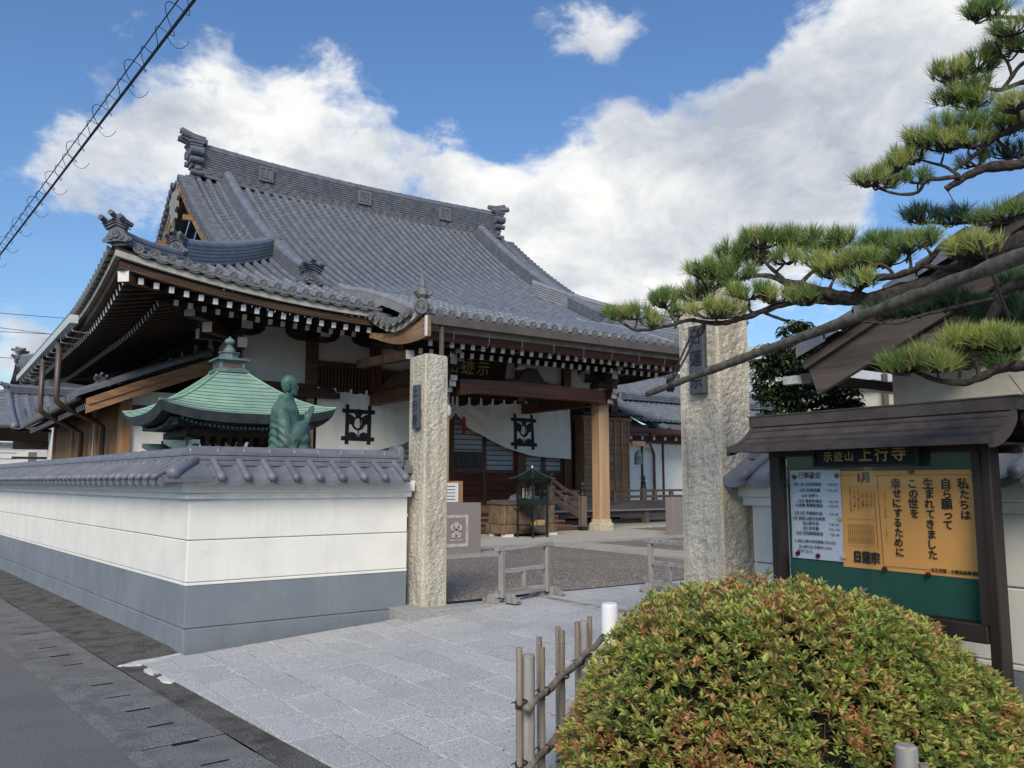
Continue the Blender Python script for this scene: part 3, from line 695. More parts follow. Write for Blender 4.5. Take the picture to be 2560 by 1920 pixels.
# verges: short round tiles laid across, with an inner roll, and the bargeboards below
VT = MB(); n = 8; vv = []
for (y, rr) in ((0, .115), (.04, .130), (.46, .115), (.50, .115)):
    for j in range(n): a = 2 * PI * j / n; vv.append((y, rr * math.cos(a), rr * math.sin(a)))
VT.add(vv, [(i * n + j, i * n + (j + 1) % n, (i + 1) * n + (j + 1) % n, (i + 1) * n + j) for i in range(3) for j in range(n)] + [tuple(range(n)), tuple(range(3 * n, 4 * n))])
VME = bpy.data.meshes.new('verge_tile'); VME.from_pydata(VT.v, [], VT.f); VME.materials.append(MT['ridge']); VME.polygons.foreach_set('use_smooth', [True] * (3 * n) + [False] * 2)
for S in (S_front, S_back):
    for (vx, sx) in ((6.02, 1), (19.28, -1)):
        t = .45
        while t < 6.1:
            p = S(vx, t); link('verge_tile', VME, hall, mw=Matrix(((sx, 0, 0, vx), (0, 1, 0, p.y), (0, 0, 1, p.z + .02), (0, 0, 0, 1)))); t += .215
        mb = MB(); pts = [S(vx + sx * .47, lerp(.3, 6.2, k / 14)) + Vector((0, 0, .06)) for k in range(15)]
        mb.tube(pts, .105, 8); mb.build('verge_roll', 'ridge', hall, smooth=True)
        mb = MB(); pts = [S(vx + sx * .28, lerp(.2, 6.2, k / 14)) + Vector((0, 0, -.10)) for k in range(15)]
        mb.sweep(pts, [(-.20, -.05), (.42, -.05), (.42, .04), (-.20, .04)], side=(sx, 0, 0), ups=[(0, 0, 1)] * 15); mb.build('verge_bed', 'ridge', hall)
        bx = vx + sx * .22
        mb = MB(); pts = [S(bx, lerp(.0, 6.3, k / 16)) + Vector((0, 0, -.17)) for k in range(17)]
        mb.sweep(pts, [(-.035, -.50), (.035, -.50), (.035, 0), (-.035, 0)], side=(sx, 0, 0), ups=[(0, 0, 1)] * 17); mb.build('bargeboard', 'wood_goldy', hall)
        mb = MB(); mb.sweep([q + Vector((sx * .14, 0, -.03)) for q in pts], [(-.03, -.28), (.05, -.28), (.05, 0), (-.03, 0)], side=(sx, 0, 0), ups=[(0, 0, 1)] * 17); mb.build('inner_bargeboard', 'wood_goldy', hall)
        mb = MB(); mb.sweep([q + Vector((-sx * .06, 0, 0)) for q in pts], [(-.015, -.03), (.015, -.03), (.015, .015), (-.015, .015)], side=(sx, 0, 0), ups=[(0, 0, 1)] * 17); mb.build('white_verge_trim', 'white', hall)
# gable walls with struts and pendant
for (gx, sx) in ((7.35, -1), (17.95, 1)):
    mb = MB(); k = 12; ys = [YR + lerp(-5.3, 5.3, j / k) for j in range(k + 1)]
    vs = []
    for y in ys: vs += [(gx, y, 7.75), (gx, y, zs(abs(y - YR)) - .25)]
    mb.add(vs, [(2 * j, 2 * j + 1, 2 * j + 3, 2 * j + 2) for j in range(k)]); mb.build('gable_wall', 'wood_brown', hall)
    mb = MB()
    for y in (-2.4, -1.2, 0, 1.2, 2.4): mb.bb(gx + sx * .02, gx + sx * .12, YR + y - .07, YR + y + .07, 8.2, zs(abs(y)) - .4)
    for z, w in ((8.2, 4.6), (9.2, 2.9), (10.1, 1.6)): mb.bb(gx + sx * .03, gx + sx * .16, YR - w, YR + w, z, z + .16)
    mb.build('gable_struts', 'wood_darky', hall)
    mb = MB(); out = [(0, -1.25), (.12, -1.0), (.34, -.95), (.26, -.72), (.5, -.62), (.42, -.38), (.62, -.28), (.3, -.12), (.3, 0), (-.3, 0), (-.3, -.12), (-.62, -.28), (-.42, -.38), (-.5, -.62), (-.26, -.72), (-.34, -.95), (-.12, -1.0)]
    ox = 6.02 if sx < 0 else 19.28
    mb.prism(out, (ox + sx * .0, YR, 11.0), (0, 1, 0) if sx > 0 else (0, -1, 0), (0, 0, 1), .08); mb.build('gable_pendant', 'wood_grey', hall)
    # purlin heads
    for y in (-1.7, 1.7):
        mb = MB(); z = zs(1.7) - .62; a, b = sorted((gx, ox + sx * .06)); mb.bb(a, b, YR + y - .07, YR + y + .07, z - .08, z + .08); mb.build('purlin_end', 'wood_goldx', hall)
# ---- eaves: pale edge board, brown board, soffit, rafters
def eave_side(kind):
    """returns function (u, out, dz) -> point; out = distance inwards from the edge"""
    if kind == 'F': return lambda u, o, dz: Vector((u, EY + o, zs(TE) + lift(min(u - EX, EXR - u), TE) * max(0, 1 - o / 5) + dz))
    if kind == 'L': return lambda u, o, dz: Vector((EX + o, u, zs(TE) + lift(min(u - EY, EYB - u), TE) * max(0, 1 - o / 5) + dz))
    if kind == 'R': return lambda u, o, dz: Vector((EXR - o, u, zs(TE) + lift(min(u - EY, EYB - u), TE) * max(0, 1 - o / 5) + dz))
    if kind == 'B': return lambda u, o, dz: Vector((u, EYB - o, zs(TE) + lift(min(u - EX, EXR - u), TE) * max(0, 1 - o / 5) + dz))
def eave_boards(kind, u0, u1, n, miter0=True, miter1=True):
    P = eave_side(kind)
    for (nm, mat, o0, o1, z0, z1) in (('eave_edge_board', 'eavepale', .06, .16, -.23, -.10), ('eave_board', 'wood_eave', .16, .30, -.41, -.26), ('eave_top_board', 'wood_dark', .05, .6, -.10, -.06)):
        mb = MB(); vs = []
        for k in range(n + 1):
            w = k / n
            for (o, z) in ((o0, z0), (o1, z0), (o1, z1), (o0, z1)):
                a = u0 + (o if miter0 else 0); b = u1 - (o if miter1 else 0); vs.append(P(lerp(a, b, w), o, z))
        fs = [(4 * k + j, 4 * k + (j + 1) % 4, 4 * k + 4 + (j + 1) % 4, 4 * k + 4 + j) for k in range(n) for j in range(4)] + [(0, 1, 2, 3), (4 * n, 4 * n + 3, 4 * n + 2, 4 * n + 1)]
        mb.add(vs, fs); mb.build(nm, mat, hall)
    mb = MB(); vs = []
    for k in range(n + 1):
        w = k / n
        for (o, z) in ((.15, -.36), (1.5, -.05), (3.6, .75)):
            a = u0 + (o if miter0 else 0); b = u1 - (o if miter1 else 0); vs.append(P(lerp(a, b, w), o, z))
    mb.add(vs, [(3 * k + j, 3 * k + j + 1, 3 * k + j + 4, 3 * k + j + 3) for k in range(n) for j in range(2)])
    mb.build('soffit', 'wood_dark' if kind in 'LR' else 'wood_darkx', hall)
MT['eavepale'] = M('pale_edge_board', (.44, .44, .39), (.30, .29, .25), rough=.8, scale=4)
eave_boards('F', EX, PX0, 16, True, False); eave_boards('F', PX1, EXR, 12, False, True)
eave_boards('L', EY, EYB, 30); eave_boards('R', EY, EYB, 12); eave_boards('B', EX, EXR, 12)
# rafters: one mesh, timber with a white painted end
def rafter_mesh(name, ln, w=.105, h=.13):
    mb = MB(); mb.bb(-w / 2, w / 2, .006, ln, -h / 2, h / 2, mi=0); mb.bb(-w / 2, w / 2, -.004, .006, -h / 2, h / 2, mi=1)
    me = bpy.data.meshes.new(name); me.from_pydata(mb.v, [], mb.f); me.materials.append(MT['wood_darky']); me.materials.append(MT['white'])
    me.polygons.foreach_set('material_index', mb.m); return me
RF_U = rafter_mesh('flying_rafter', 1.9); RF_L = rafter_mesh('base_rafter', 2.6, .10, .13)
def rafters(kind, u0, u1, rot):
    P = eave_side(kind); k0 = math.ceil((u0 - (XC if kind in 'FB' else EY)) / PITCH_R)
    base = XC if kind in 'FB' else EY; u = base + k0 * PITCH_R
    c, s_ = math.cos(rot), math.sin(rot)
    while u < u1:
        dcorner = min(u - (EX if kind in 'FB' else EY), (EXR if kind in 'FB' else EYB) - u)
        for (me, o, dz, sl, ln) in ((RF_U, .30, -.505, .20, 1.9), (RF_L, 1.18, -.475, .26, 2.6)):
            if dcorner < o + .18: continue
            # shorten the jack rafters that run into the hip rafter
            sc_ = min(1., max(.12, (dcorner - o - .05) / ln)) if dcorner < o + ln else 1.
            p = P(u, o, dz)
            R_ = Matrix.Rotation(rot, 4, 'Z') @ Matrix.Rotation(math.atan(sl), 4, 'X') @ Matrix.Scale(sc_, 4, (0, 1, 0))
            link('rafter', me, hall, mw=Matrix.Translation(p) @ R_)
        u += PITCH_R
rafters('F', EX, PX0 - .05, 0); rafters('F', PX1 + .1, EXR, 0); rafters('L', EY, EYB, -PI / 2)
# hip rafter with white end
for (cx, cy, sx, sy) in ((EX, EY, 1, 1), (EX, EYB, 1, -1)):
    mb = MB(); a = Vector((cx + sx * .26, cy + sy * .26, zs(TE) + lift(.3, TE) - .50)); b = Vector((cx + sx * 3.5, cy + sy * 3.5, zs(TE) + .35))
    mb.beam(a, b, .24, .30); o = mb.build('hip_rafter', 'wood_brown', hall)
    mb = MB(); d = (a - b).normalized(); mb.beam(a + d * .012, a, .245, .305); mb.build('rafter_end', 'white', o)
# ---- porch roof edge
MT['mortarband'] = M('ridge_mortar', (.27, .285, .30), (.20, .21, .225), rough=.8, scale=4)
for (px, sx) in ((PX0, -1), (PX1, 1)):
    mb = MB(); n = 16; vs = []
    pts = []
    for k in range(n + 1):
        t = lerp(7.6, TP + .05, k / n); p = S_front(px + sx * .0 if sx < 0 else px, t); lo = zs(min(t, TE)) - .02 if t <= TE else p.z - .16
        vs += [(px + sx * .10, p.y, lo), (px + sx * .10, p.y, p.z + .05), (px - sx * .12, p.y, p.z + .05)]; pts.append(Vector((px + sx * .02, p.y, p.z + .05)))
    mb.add(vs, [(3 * k + j, 3 * k + j + 1, 3 * k + j + 4, 3 * k + j + 3) for k in range(n) for j in range(2)])
    mb.tube(pts, .085, 8); mb.build('porch_edge_band', 'mortarband', hall, smooth=True, autos=40)
    # discs and short tiles along the side edge of the porch roof
    for k in range(7):
        y = EY - .05 - k * .30; z = interp(y, [(15.5, 5.30), (16.1, 5.17), (16.6, 5.13), (17.0, 5.22), (17.6, 5.50)])
        p = Vector((px + sx * .30, y, z))
        mb = None
        link('porch_side_tile', VME, hall, mw=Matrix(((-sx, 0, 0, p.x), (0, 1, 0, p.y), (0, 0, .9, p.z), (0, 0, 0, 1))))
        link('porch_side_disc', DISC, hall, mw=Matrix(((0, -sx, 0, p.x + sx * .02), (sx, 0, 0, p.y), (0, 0, 1, p.z), (0, 0, 0, 1))) @ Matrix.Scale(1., 4))
    bp = [(17.75, 5.47), (17.3, 5.26), (16.9, 5.10), (16.5, 5.02), (16.1, 5.05), (15.7, 5.15), (15.42, 5.24)]
    mb = MB(); mb.sweep([(px + sx * .20, y, z + .02) for y, z in bp], [(-.05, -.10), (.05, -.10), (.05, .02), (-.05, .02)], side=(1, 0, 0), ups=[(0, 0, 1)] * 7); mb.build('porch_edge_trim', 'eavepale', hall)
    bd0 = [(18.0, 5.15, .12), (17.6, 5.10, .15), (17.1, 5.01, .21), (16.6, 4.96, .28), (16.1, 4.97, .33), (15.6, 5.04, .39), (15.18, 5.13, .47)]
    ft = np.polyfit([q[0] for q in bd0], [q[1] for q in bd0], 4); fh_ = np.polyfit([q[0] for q in bd0], [q[2] for q in bd0], 3)
    bd = [(y, float(np.polyval(ft, y)), float(np.polyval(fh_, y))) for y in np.linspace(18.0, 15.18, 25)]
    vs = []; mb = MB()
    for (y, z, h) in bd:
        for (xx, zz) in ((px + sx * .16, z - h), (px + sx * .16, z), (px + sx * .06, z), (px + sx * .06, z - h + .02)): vs.append((xx, y, zz))
    mb.add(vs, [(4 * k + j, 4 * k + (j + 1) % 4, 4 * k + 4 + (j + 1) % 4, 4 * k + 4 + j) for k in range(24) for j in range(4)] + [(0, 1, 2, 3), (99, 98, 97, 96)])
    mb.build('curved_porch_bargeboard', 'wood_porch', hall)
    mb = MB(); mb.bb(px + sx * .17 - .012, px + sx * .17 + .012, 15.16, 15.24, 4.68, 5.12); mb.build('bargeboard_end', 'white', hall)
# porch eave boards, rafters, gutter
mb = MB(); mb.bb(PX0, PX1, 15.62, 15.76, 4.90, 5.04); mb.build('eave_edge_board', 'eavepale', hall)
mb = MB(); mb.bb(PX0, PX1, 15.60, 15.75, 5.045, 5.215); mb.build('eave_top_board', 'wood_dark', hall)
mb = MB(); mb.bb(PX0, PX1, 15.70, 15.86, 4.72, 4.895); mb.build('eave_board', 'wood_redb', hall) if False else mb.build('eave_board', 'wood_red', hall)
mb = MB()
for (y0, z0, y1, z1) in ((15.7, 5.06, 16.6, 5.22), (16.6, 5.22, 18.0, 5.62), (18.0, 5.62, 21.3, 6.6)): mb.add([(PX0, y0, z0), (PX1, y0, z0), (PX1, y1, z1), (PX0, y1, z1)], [(0, 1, 2, 3)])
mb.build('soffit', 'wood_darkx', hall)
u = XC + math.ceil((PX0 + .1 - XC) / .28) * .28
while u < PX1 - .05:
    for (me, y, z, sl) in ((RF_U, 15.92, 4.68, .16), (RF_L, 16.62, 4.60, .20)):
        link('rafter', me, hall, mw=Matrix.Translation((u + (.14 if me is RF_L else 0), y, z)) @ Matrix.Rotation(math.atan(sl), 4, 'X'))
    u += .28
mb = MB(); mb.sweep([(8.62, 15.38, 0), (17.1, 15.38, 0)], [(-.10, 4.98), (.10, 4.98), (.10, 5.17), (.08, 5.17), (.08, 5.0), (-.08, 5.0), (-.08, 5.17), (-.10, 5.17)]); mb.build('porch_gutter', 'brownmetal', hall)
for k in range(9):
    x = 9.3 + k * .93; mb = MB(); mb.tube([(x, 15.38, 4.98), (x, 15.40, 4.72), (x, 15.46, 4.62), (x, 15.62, 4.60), (x, 15.95, 4.64)], .010, 5); mb.build('gutter_hanger', 'brownmetal', hall)
mb = MB(); mb.tube([(8.98, 15.38, 4.99), (8.98, 15.38, .3)], .055, 8); mb.build('downpipe', 'brownmetal', hall)
# pale gutter on the left eave
mb = MB(); mb.sweep([(2.66, 21.9, 0), (2.66, 35.9, 0)], [(-.09, 5.36), (.09, 5.36), (.09, 5.56), (.07, 5.56), (.07, 5.38), (-.07, 5.38), (-.07, 5.56), (-.09, 5.56)]); mb.bb(2.57, 2.75, 21.86, 21.90, 5.36, 5.56); mb.build('side_gutter', 'whitegutter', hall)
for k in range(14):
    y = 22.2 + k * 1.02; mb = MB(); mb.tube([(2.66, y, 5.36), (2.68, y, 5.22), (2.95, y, 5.20), (3.35, y, 5.30)], .014, 5); mb.build('gutter_hanger', 'whitegutter', hall)
# ---------------------------------------------------------------- hall body
# porch corner ornament: small guardian on a disc tile
for (px, sx) in ((PX0, -1), (PX1, 1)):
    mb = MB(); c = Vector((px + sx * .10, 15.52, 5.42))
    mb.lathe(c, [(.17, -.10), (.19, 0), (.13, .08), (.09, .13), (.15, .20), (.13, .30), (.08, .36), (.095, .42), (.07, .50), (.03, .56), (.02, .72), (.004, .80)], 8)
    for a in (-1, 1): mb.tube([c + Vector((a * .08, -.02, .15)), c + Vector((a * .2, -.06, .26)), c + Vector((a * .16, -.04, .38))], [.05, .05, .015], 6)
    mb.build('porch_corner_figure', 'tiledisc', hall, smooth=True, autos=30)
    link('porch_corner_disc', DISC, hall, mw=Matrix(((1.5, 0, 0, px + sx * .22), (0, 1.5, 0, 15.38), (0, 0, 1.5, 5.33), (0, 0, 0, 1))))
WY, WX0, WX1 = 21.1, 6.24, 19.06
PX = [6.24, 8.28, 10.15, 15.15, 17.02, 19.06]
for x in PX:
    mb = MB(); mb.bb(x - .15, x + .15, WY - .15, WY + .15, .3, 5.65, bev=.01); mb.build('post', 'wood_brown' if x < 9 else 'wood_redv', hall)
# front wall
for a, b, z0 in ((6.24, 8.28, 4.2), (8.28, 10.15, 4.85), (10.15, 15.15, 4.75), (15.15, 17.02, 4.75), (17.02, 19.06, 4.2)):
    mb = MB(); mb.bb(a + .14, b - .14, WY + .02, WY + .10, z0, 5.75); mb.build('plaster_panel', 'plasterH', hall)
    mb = MB(); mb.bb(a + .14, b - .14, WY - .08, WY + .08, z0 - .14, z0); mb.build('wall_beam', 'wood_brown', hall)
mb = MB(); mb.bb(WX0 - .6, WX1 + .6, WY - .12, WY + .12, 5.65, 5.95); mb.bb(WX0 - .9, WX1 + .9, WY - .75, WY - .55, 5.62, 5.84); mb.build('head_beam', 'wood_darkx', hall)
for x in PX:
    mb = MB(); out = [(-.72, .30), (-.72, .16), (-.62, .05), (-.40, -.02), (.40, -.02), (.62, .05), (.72, .16), (.72, .30)]
    mb.prism(out, (x, WY - .15, 5.37), (1, 0, 0), (0, 0, 1), .16); mb.build('boat_bracket', 'wood_darkx', hall)
    mb = MB(); mb.bb(x - .13, x + .13, WY - .95, WY - .1, 5.36, 5.54); o = mb.build('bracket_arm', 'wood_dark', hall)
    mb = MB(); mb.bb(x - .135, x + .135, WY - .958, WY - .95, 5.355, 5.545); mb.build('arm_end', 'white', o)
# corner bracket noses
for (dx, dy, z, s_) in ((-.95, -.95, 5.30, .24), (-.95, -.1, 5.25, .22), (-.1, -.95, 5.0, .22), (-1.5, -1.5, 5.55, .26)):
    mb = MB(); a = Vector((WX0 + dx, WY + dy, z)); d = Vector((-dx, -dy, 0)).normalized(); mb.beam(a, a + d * 1.0, s_, s_ * 1.1); o = mb.build('bracket_arm', 'wood_dark', hall)
    mb = MB(); mb.beam(a - d * .008, a, s_ + .005, s_ * 1.1 + .005); mb.build('arm_end', 'white', o)
# left side wall above the annex, rear walls
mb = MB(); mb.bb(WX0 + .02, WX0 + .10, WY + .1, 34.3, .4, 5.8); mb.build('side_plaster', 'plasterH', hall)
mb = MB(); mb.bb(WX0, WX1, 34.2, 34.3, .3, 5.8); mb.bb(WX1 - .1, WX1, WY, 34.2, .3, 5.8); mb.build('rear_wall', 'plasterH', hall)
y = WY + 1.55; k = 0
while y < 34.2:
    w = .12 if k % 2 else .06
    mb = MB(); mb.bb(WX0 - .08, WX0 + .06, y - w, y + w, .4, 5.7); mb.build('post', 'wood_darky', hall)
    mb = MB(); out = [(-.55, .45), (-.55, .25), (-.40, .10), (-.22, .02), (.22, .02), (.40, .10), (.55, .25), (.55, .45)]
    mb.prism(out[::-1], (WX0 - .02, y, 5.2), (0, 1, 0), (0, 0, 1), -.10); mb.build('boat_bracket', 'wood_darky', hall); y += 1.55; k += 1
mb = MB(); mb.bb(WX0 - .10, WX0 + .12, WY - .6, 34.9, 5.6, 5.95); mb.bb(WX0 - .8, WX0 - .6, WY - .9, 34.9, 5.62, 5.84); mb.build('head_beam', 'wood_darky', hall)
mb = MB(); out = [(-.22, 0), (-.30, .12), (-.28, .45), (-.16, .62), (0, .68), (.16, .62), (.28, .45), (.30, .12), (.22, 0)]
mb.prism(out, (WX0 - .06, 24.35, 4.95), (0, -1, 0), (0, 0, 1), .03); mb.build('arched_window', 'glassdark', hall)
# lattice over the curtain, left bay and right bay
for a, b in ((8.43, 10.0), (15.3, 16.87)):
    n = 16
    for k in range(n):
        x = lerp(a + .05, b - .05, k / (n - 1)); mb = MB(); mb.bb(x - .022, x + .022, WY - .06, WY - .01, 4.02, 4.71); mb.build('lattice_bar', 'wood_brown', hall)
    mb = MB(); mb.bb(a, b, WY + .0, WY + .05, 4.0, 4.71); mb.build('lattice_backing', 'black', hall)
    mb = MB(); mb.bb(a, b, WY - .09, WY + .07, 3.90, 4.02); mb.build('lattice_sill', 'wood_brown', hall)
n = 44
mb = MB()
for k in range(n): x = lerp(10.35, 14.95, k / (n - 1)); mb.bb(x - .02, x + .02, WY - .06, WY - .01, 3.95, 4.62)
mb.build('transom_lattice', 'wood_red', hall)
mb = MB(); mb.bb(10.3, 15.0, WY, WY + .05, 3.95, 4.62); mb.build('lattice_backing', 'black', hall)
mb = MB(); mb.bb(10.3, 15.0, WY - .10, WY + .08, 3.80, 3.95); mb.build('door_head', 'wood_red', hall)
# lower left corner wall below the plaster: dark boards and the front annex beam
mb = MB(); mb.bb(6.39, 8.13, WY, WY + .08, .4, 4.06); mb.build('plaster_panel', 'plasterH', hall)
mb = MB(); mb.bb(5.9, 8.9, WY - .55, WY - .05, 3.80, 3.96); mb.bb(6.0, 8.8, WY - .45, WY - .05, 3.96, 4.05); mb.build('pent_board', 'wood_darkx', hall)
mb = MB(); mb.bb(7.2, 8.25, WY - .40, WY - .20, 3.40, 3.62); mb.bb(8.03, 8.23, WY - .42, WY - .18, .3, 3.79); mb.build('side_porch_frame', 'wood_gold', hall)
# doors
def door(x0, x1, z0=.95, z1=3.80, zp=1.92, window=False, y=WY - .02):
    o = MB(); s_ = .075
    o.bb(x0, x0 + s_, y - .03, y + .03, z0, z1); o.bb(x1 - s_, x1, y - .03, y + .03, z0, z1); o.bb(x0 + s_, x1 - s_, y - .03, y + .03, z0, z0 + .12); o.bb(x0 + s_, x1 - s_, y - .03, y + .03, zp - .05, zp + .05); o.bb(x0 + s_, x1 - s_, y - .03, y + .03, z1 - .1, z1)
    d = o.build('sliding_door', 'wood_redv', hall)
    k = 6; h = (zp - .05 - z0 - .12) / k
    for j in range(k):
        mb = MB(); za = z0 + .12 + j * h; mb.add([(x0 + s_, y + .012, za), (x1 - s_, y + .012, za), (x1 - s_, y - .012, za + h * .93), (x0 + s_, y - .012, za + h * .93), (x1 - s_, y + .012, za + h), (x0 + s_, y + .012, za + h)], [(0, 1, 2, 3), (3, 2, 4, 5)]); mb.build('door_board', 'wood_red', d)
    mb = MB(); mb.bb(x0 + s_, x1 - s_, y + .005, y + .012, zp + .05, z1 - .1); mb.build('pane', 'shoji', d)
    z = zp + .05 + .14
    while z < z1 - .12:
        mb = MB(); mb.bb(x0 + s_, x1 - s_, y - .018, y + .004, z - .014, z + .014); mb.build('muntin', 'wood_red', d); z += .15
    if window:
        mb = MB(); mb.bb(x0 + s_ + .02, x1 - s_ - .02, y - .004, y + .003, zp + .06, zp + .58); mb.build('clear_pane', 'blackmetal', d)
        for q in (.18, .55, .8): mb = MB(); xx = lerp(x0, x1, q); mb.bb(xx, xx + .05, y - .012, y - .005, zp + .06, zp + .58); mb.build('inner_post', 'wood_brown', d)
for k in range(4): door(10.3 + k * 1.175, 10.3 + (k + 1) * 1.175 - .01, window=(k == 2), y=WY - .02 - (.05 if k in (1, 2) else 0))
for a, b in ((8.43, 9.2), (9.21, 10.0), (15.32, 16.07), (16.09, 16.85)): door(a, b)
mb = MB(); mb.bb(8.3, 17.0, WY - .12, WY + .12, .80, .95); mb.build('door_sill', 'wood_redv', hall)
# porch columns on stone bases, rainbow beam, brackets
for x in (10.04, 15.15):
    mb = MB(); w = .18; c = .03; out = [(-w + c, -w), (w - c, -w), (w, -w + c), (w, w - c), (w - c, w), (-w + c, w), (-w, w - c), (-w, -w + c)]
    mb.prism(out, (x, 17.25, 4.15), (1, 0, 0), (0, 1, 0), 3.55); col = mb.build('porch_column', 'wood_pale', hall)
    mb = MB(); mb.bb(x - .19, x + .19, 17.06, 17.44, .50, .60); mb.bb(x - .24, x + .24, 17.01, 17.49, .28, .50, bev=.02); mb.build('column_base', 'granite_pale', hall)
    mb = MB(); mb.bb(x - .21, x + .21, 17.04, 17.46, 4.15, 4.32, bev=.03); mb.bb(x - .15, x + .15, 17.10, 17.40, 4.32, 4.62); mb.build('capital', 'wood_dark', hall)
    for (sx, sy) in ((1, 0), (-1, 0), (0, -1), (0, 1)):
        for lev, (z, ln) in enumerate(((4.36, .62), (4.58, .85))):
            out = [(0, 0), (ln * .55, 0), (ln * .85, .05), (ln, .13), (ln, .18), (0, .18)]
            mb = MB(); mb.prism(out, (x + sy * .08, 17.25 - sx * .08, z), (sx, sy, 0), (0, 0, 1), .16); mb.build('bracket_arm', 'wood_dark', hall)
            mb = MB(); px_, py_ = x + sx * ln, 17.25 + sy * ln
            mb.box((px_ - sx * .10, py_ - sy * .10, z + .23), (.19, .19, .10), mi=0); mb.box((px_ + sx * .004, py_ + sy * .004, z + .10), (.17 if sy else .01, .17 if sx else .01, .17)); mb.build('arm_end', 'whiteold', hall)
    # carved nose: white-faced scroll out from the column
    for (sx, sy) in (((1 if x > 12 else -1), 0), (0, -1)):
        for q, (z0, l0, l1, hh) in enumerate(((3.72, .18, .40, .14), (3.84, .24, .56, .16), (3.98, .20, .62, .13))):
            mb = MB(); out = [(l0, 0), (l1 - .10, 0), (l1, .05), (l1 + .03, hh), (l0, hh)]
            mb.prism(out, (x + sy * .09, 17.25 - sx * .09, z0), (sx, sy, 0), (0, 0, 1), .18); mb.build('carved_nose', 'wood_dark', hall)
            mb = MB(); mb.box((x + sx * (l1 + .02), 17.25 + sy * (l1 + .02), z0 + hh * .5), (.17 if sy else .03, .17 if sx else .03, hh * .95)); mb.build('nose_face', 'whiteold', hall)
n = 16; mb = MB(); top = []; bot = []
for k in range(n + 1):
    w = k / n; x = lerp(10.33, 14.97, w); a = 1 - (2 * w - 1) ** 2; top.append((x, 4.05 + .05 * a)); bot.append((x, 3.68 + .07 * min(1, a * 2.2)))
mb.prism(bot + top[::-1], (0, 17.10, 0), (1, 0, 0), (0, 0, 1), -.30); beam = mb.build('rainbow_beam', 'wood_redx', hall)
for sg, x0 in ((1, 10.9), (-1, 14.4)):
    for (ox, r0, t0) in ((0, .13, 0), (.42, .08, 1)):
        pts = []
        for k in range(16):
            th = k / 15 * 2.6 * PI; r = r0 * (1 - .8 * k / 15); pts.append((x0 + sg * (ox + r * math.cos(th + PI)), 17.095, 3.92 + r * math.sin(th + PI) * (1 if t0 else -1)))
        mb = MB(); mb.tube(pts, [.020 - .012 * k / 15 for k in range(16)], 5); mb.build('carved_scroll', 'wood_dark', beam)
    mb = MB(); mb.tube([(x0 + sg * (-.1 + .13 * k), 17.095, 3.80 + .06 * math.sin(k * 1.1)) for k in range(9)], [.012] * 9, 5); mb.build('carved_scroll', 'wood_dark', beam)
# frog-leg strut on the beam, purlin above
mb = MB(); out = [(-.75, 0), (-.45, .05), (-.28, .22), (-.20, .42), (-.10, .50), (.10, .50), (.20, .42), (.28, .22), (.45, .05), (.75, 0), (.75, .09), (.55, .13), (.36, .34), (.26, .55), (-.26, .55), (-.36, .34), (-.55, .13), (-.75, .09)]
out = [(-.62, 0), (.62, 0), (.58, .07), (.42, .11), (.27, .27), (.18, .42), (-.18, .42), (-.27, .27), (-.42, .11), (-.58, .07)]
mb.prism(out, (12.65, 17.18, 4.10), (1, 0, 0), (0, 0, 1), -.14); mb.build('frog_leg_strut', 'wood_darkx', hall)
mb = MB(); mb.prism([(-.15, 0), (-.05, .14), (.12, .16), (.22, .05)], (12.3, 17.14, 4.44), (1, 0, 0), (0, 0, 1), -.1); mb.build('strut_scroll', 'whiteold', hall)
mb = MB(); mb.bb(PX0 + .3, PX1 - .3, 17.12, 17.38, 4.66, 4.90); mb.build('porch_purlin', 'wood_redx', hall)
mb = MB(); mb.bb(PX0 + .6, PX1 - .6, 18.6, 18.8, 5.0, 5.2); mb.bb(9.88, 10.16, 17.3, 21, 3.7, 4.0); mb.bb(15.03, 15.27, 17.3, 21, 3.7, 4.0); mb.build('tie_beam', 'wood_redx', hall)
mb = MB(); pts = [(10.15, 17.5, 3.75), (10.15, 18.2, 4.15), (10.15, 19.0, 4.35), (10.15, 20.0, 4.2), (10.15, 20.9, 3.85)]; mb.sweep(pts, [(-.12, -.16), (.12, -.16), (.12, .16), (-.12, .16)], side=(1, 0, 0), ups=[(0, 0, 1)] * 5); mb.build('shrimp_beam', 'wood_brown', hall)
mb = MB(); mb.beam((8.7, 16.3, 4.42), (8.7, 18.9, 4.52), .2, .2); mb.build('wall_beam', 'wood_dark', hall)
mb = MB(); mb.bb(8.6, 8.8, 16.28, 16.3, 4.33, 4.53); mb.build('arm_end', 'whiteold', hall)
# deck and stairs
mb = MB(); mb.bb(15.0, 21.4, 19.25, 21.0, .80, .94); mb.bb(5.2, 9.7, 19.25, 21.0, .80, .94); mb.build('deck', 'wood_rail', hall)
mb = MB(); mb.bb(15.0, 21.4, 19.20, 19.26, .78, .96); mb.build('deck_fascia', 'wood_rail', hall)
mb = MB(); mb.bb(8.5, 21.4, 19.30, 19.40, .71, .778); mb.build('white_deck_edge', 'white', hall)
mb = MB(); mb.bb(14.9, 21.4, 19.45, 19.6, .52, .70); mb.bb(14.9, 19.0, 19.7, 19.85, .32, .44); mb.build('under_beam', 'wood_rail', hall)
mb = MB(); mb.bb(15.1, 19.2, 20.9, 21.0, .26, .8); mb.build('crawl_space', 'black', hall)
for x in (17.0, 18.95, 20.9): mb = MB(); mb.bb(x - .09, x + .09, 19.36, 19.54, .28, .71); mb.build('deck_post', 'wood_railv', hall)
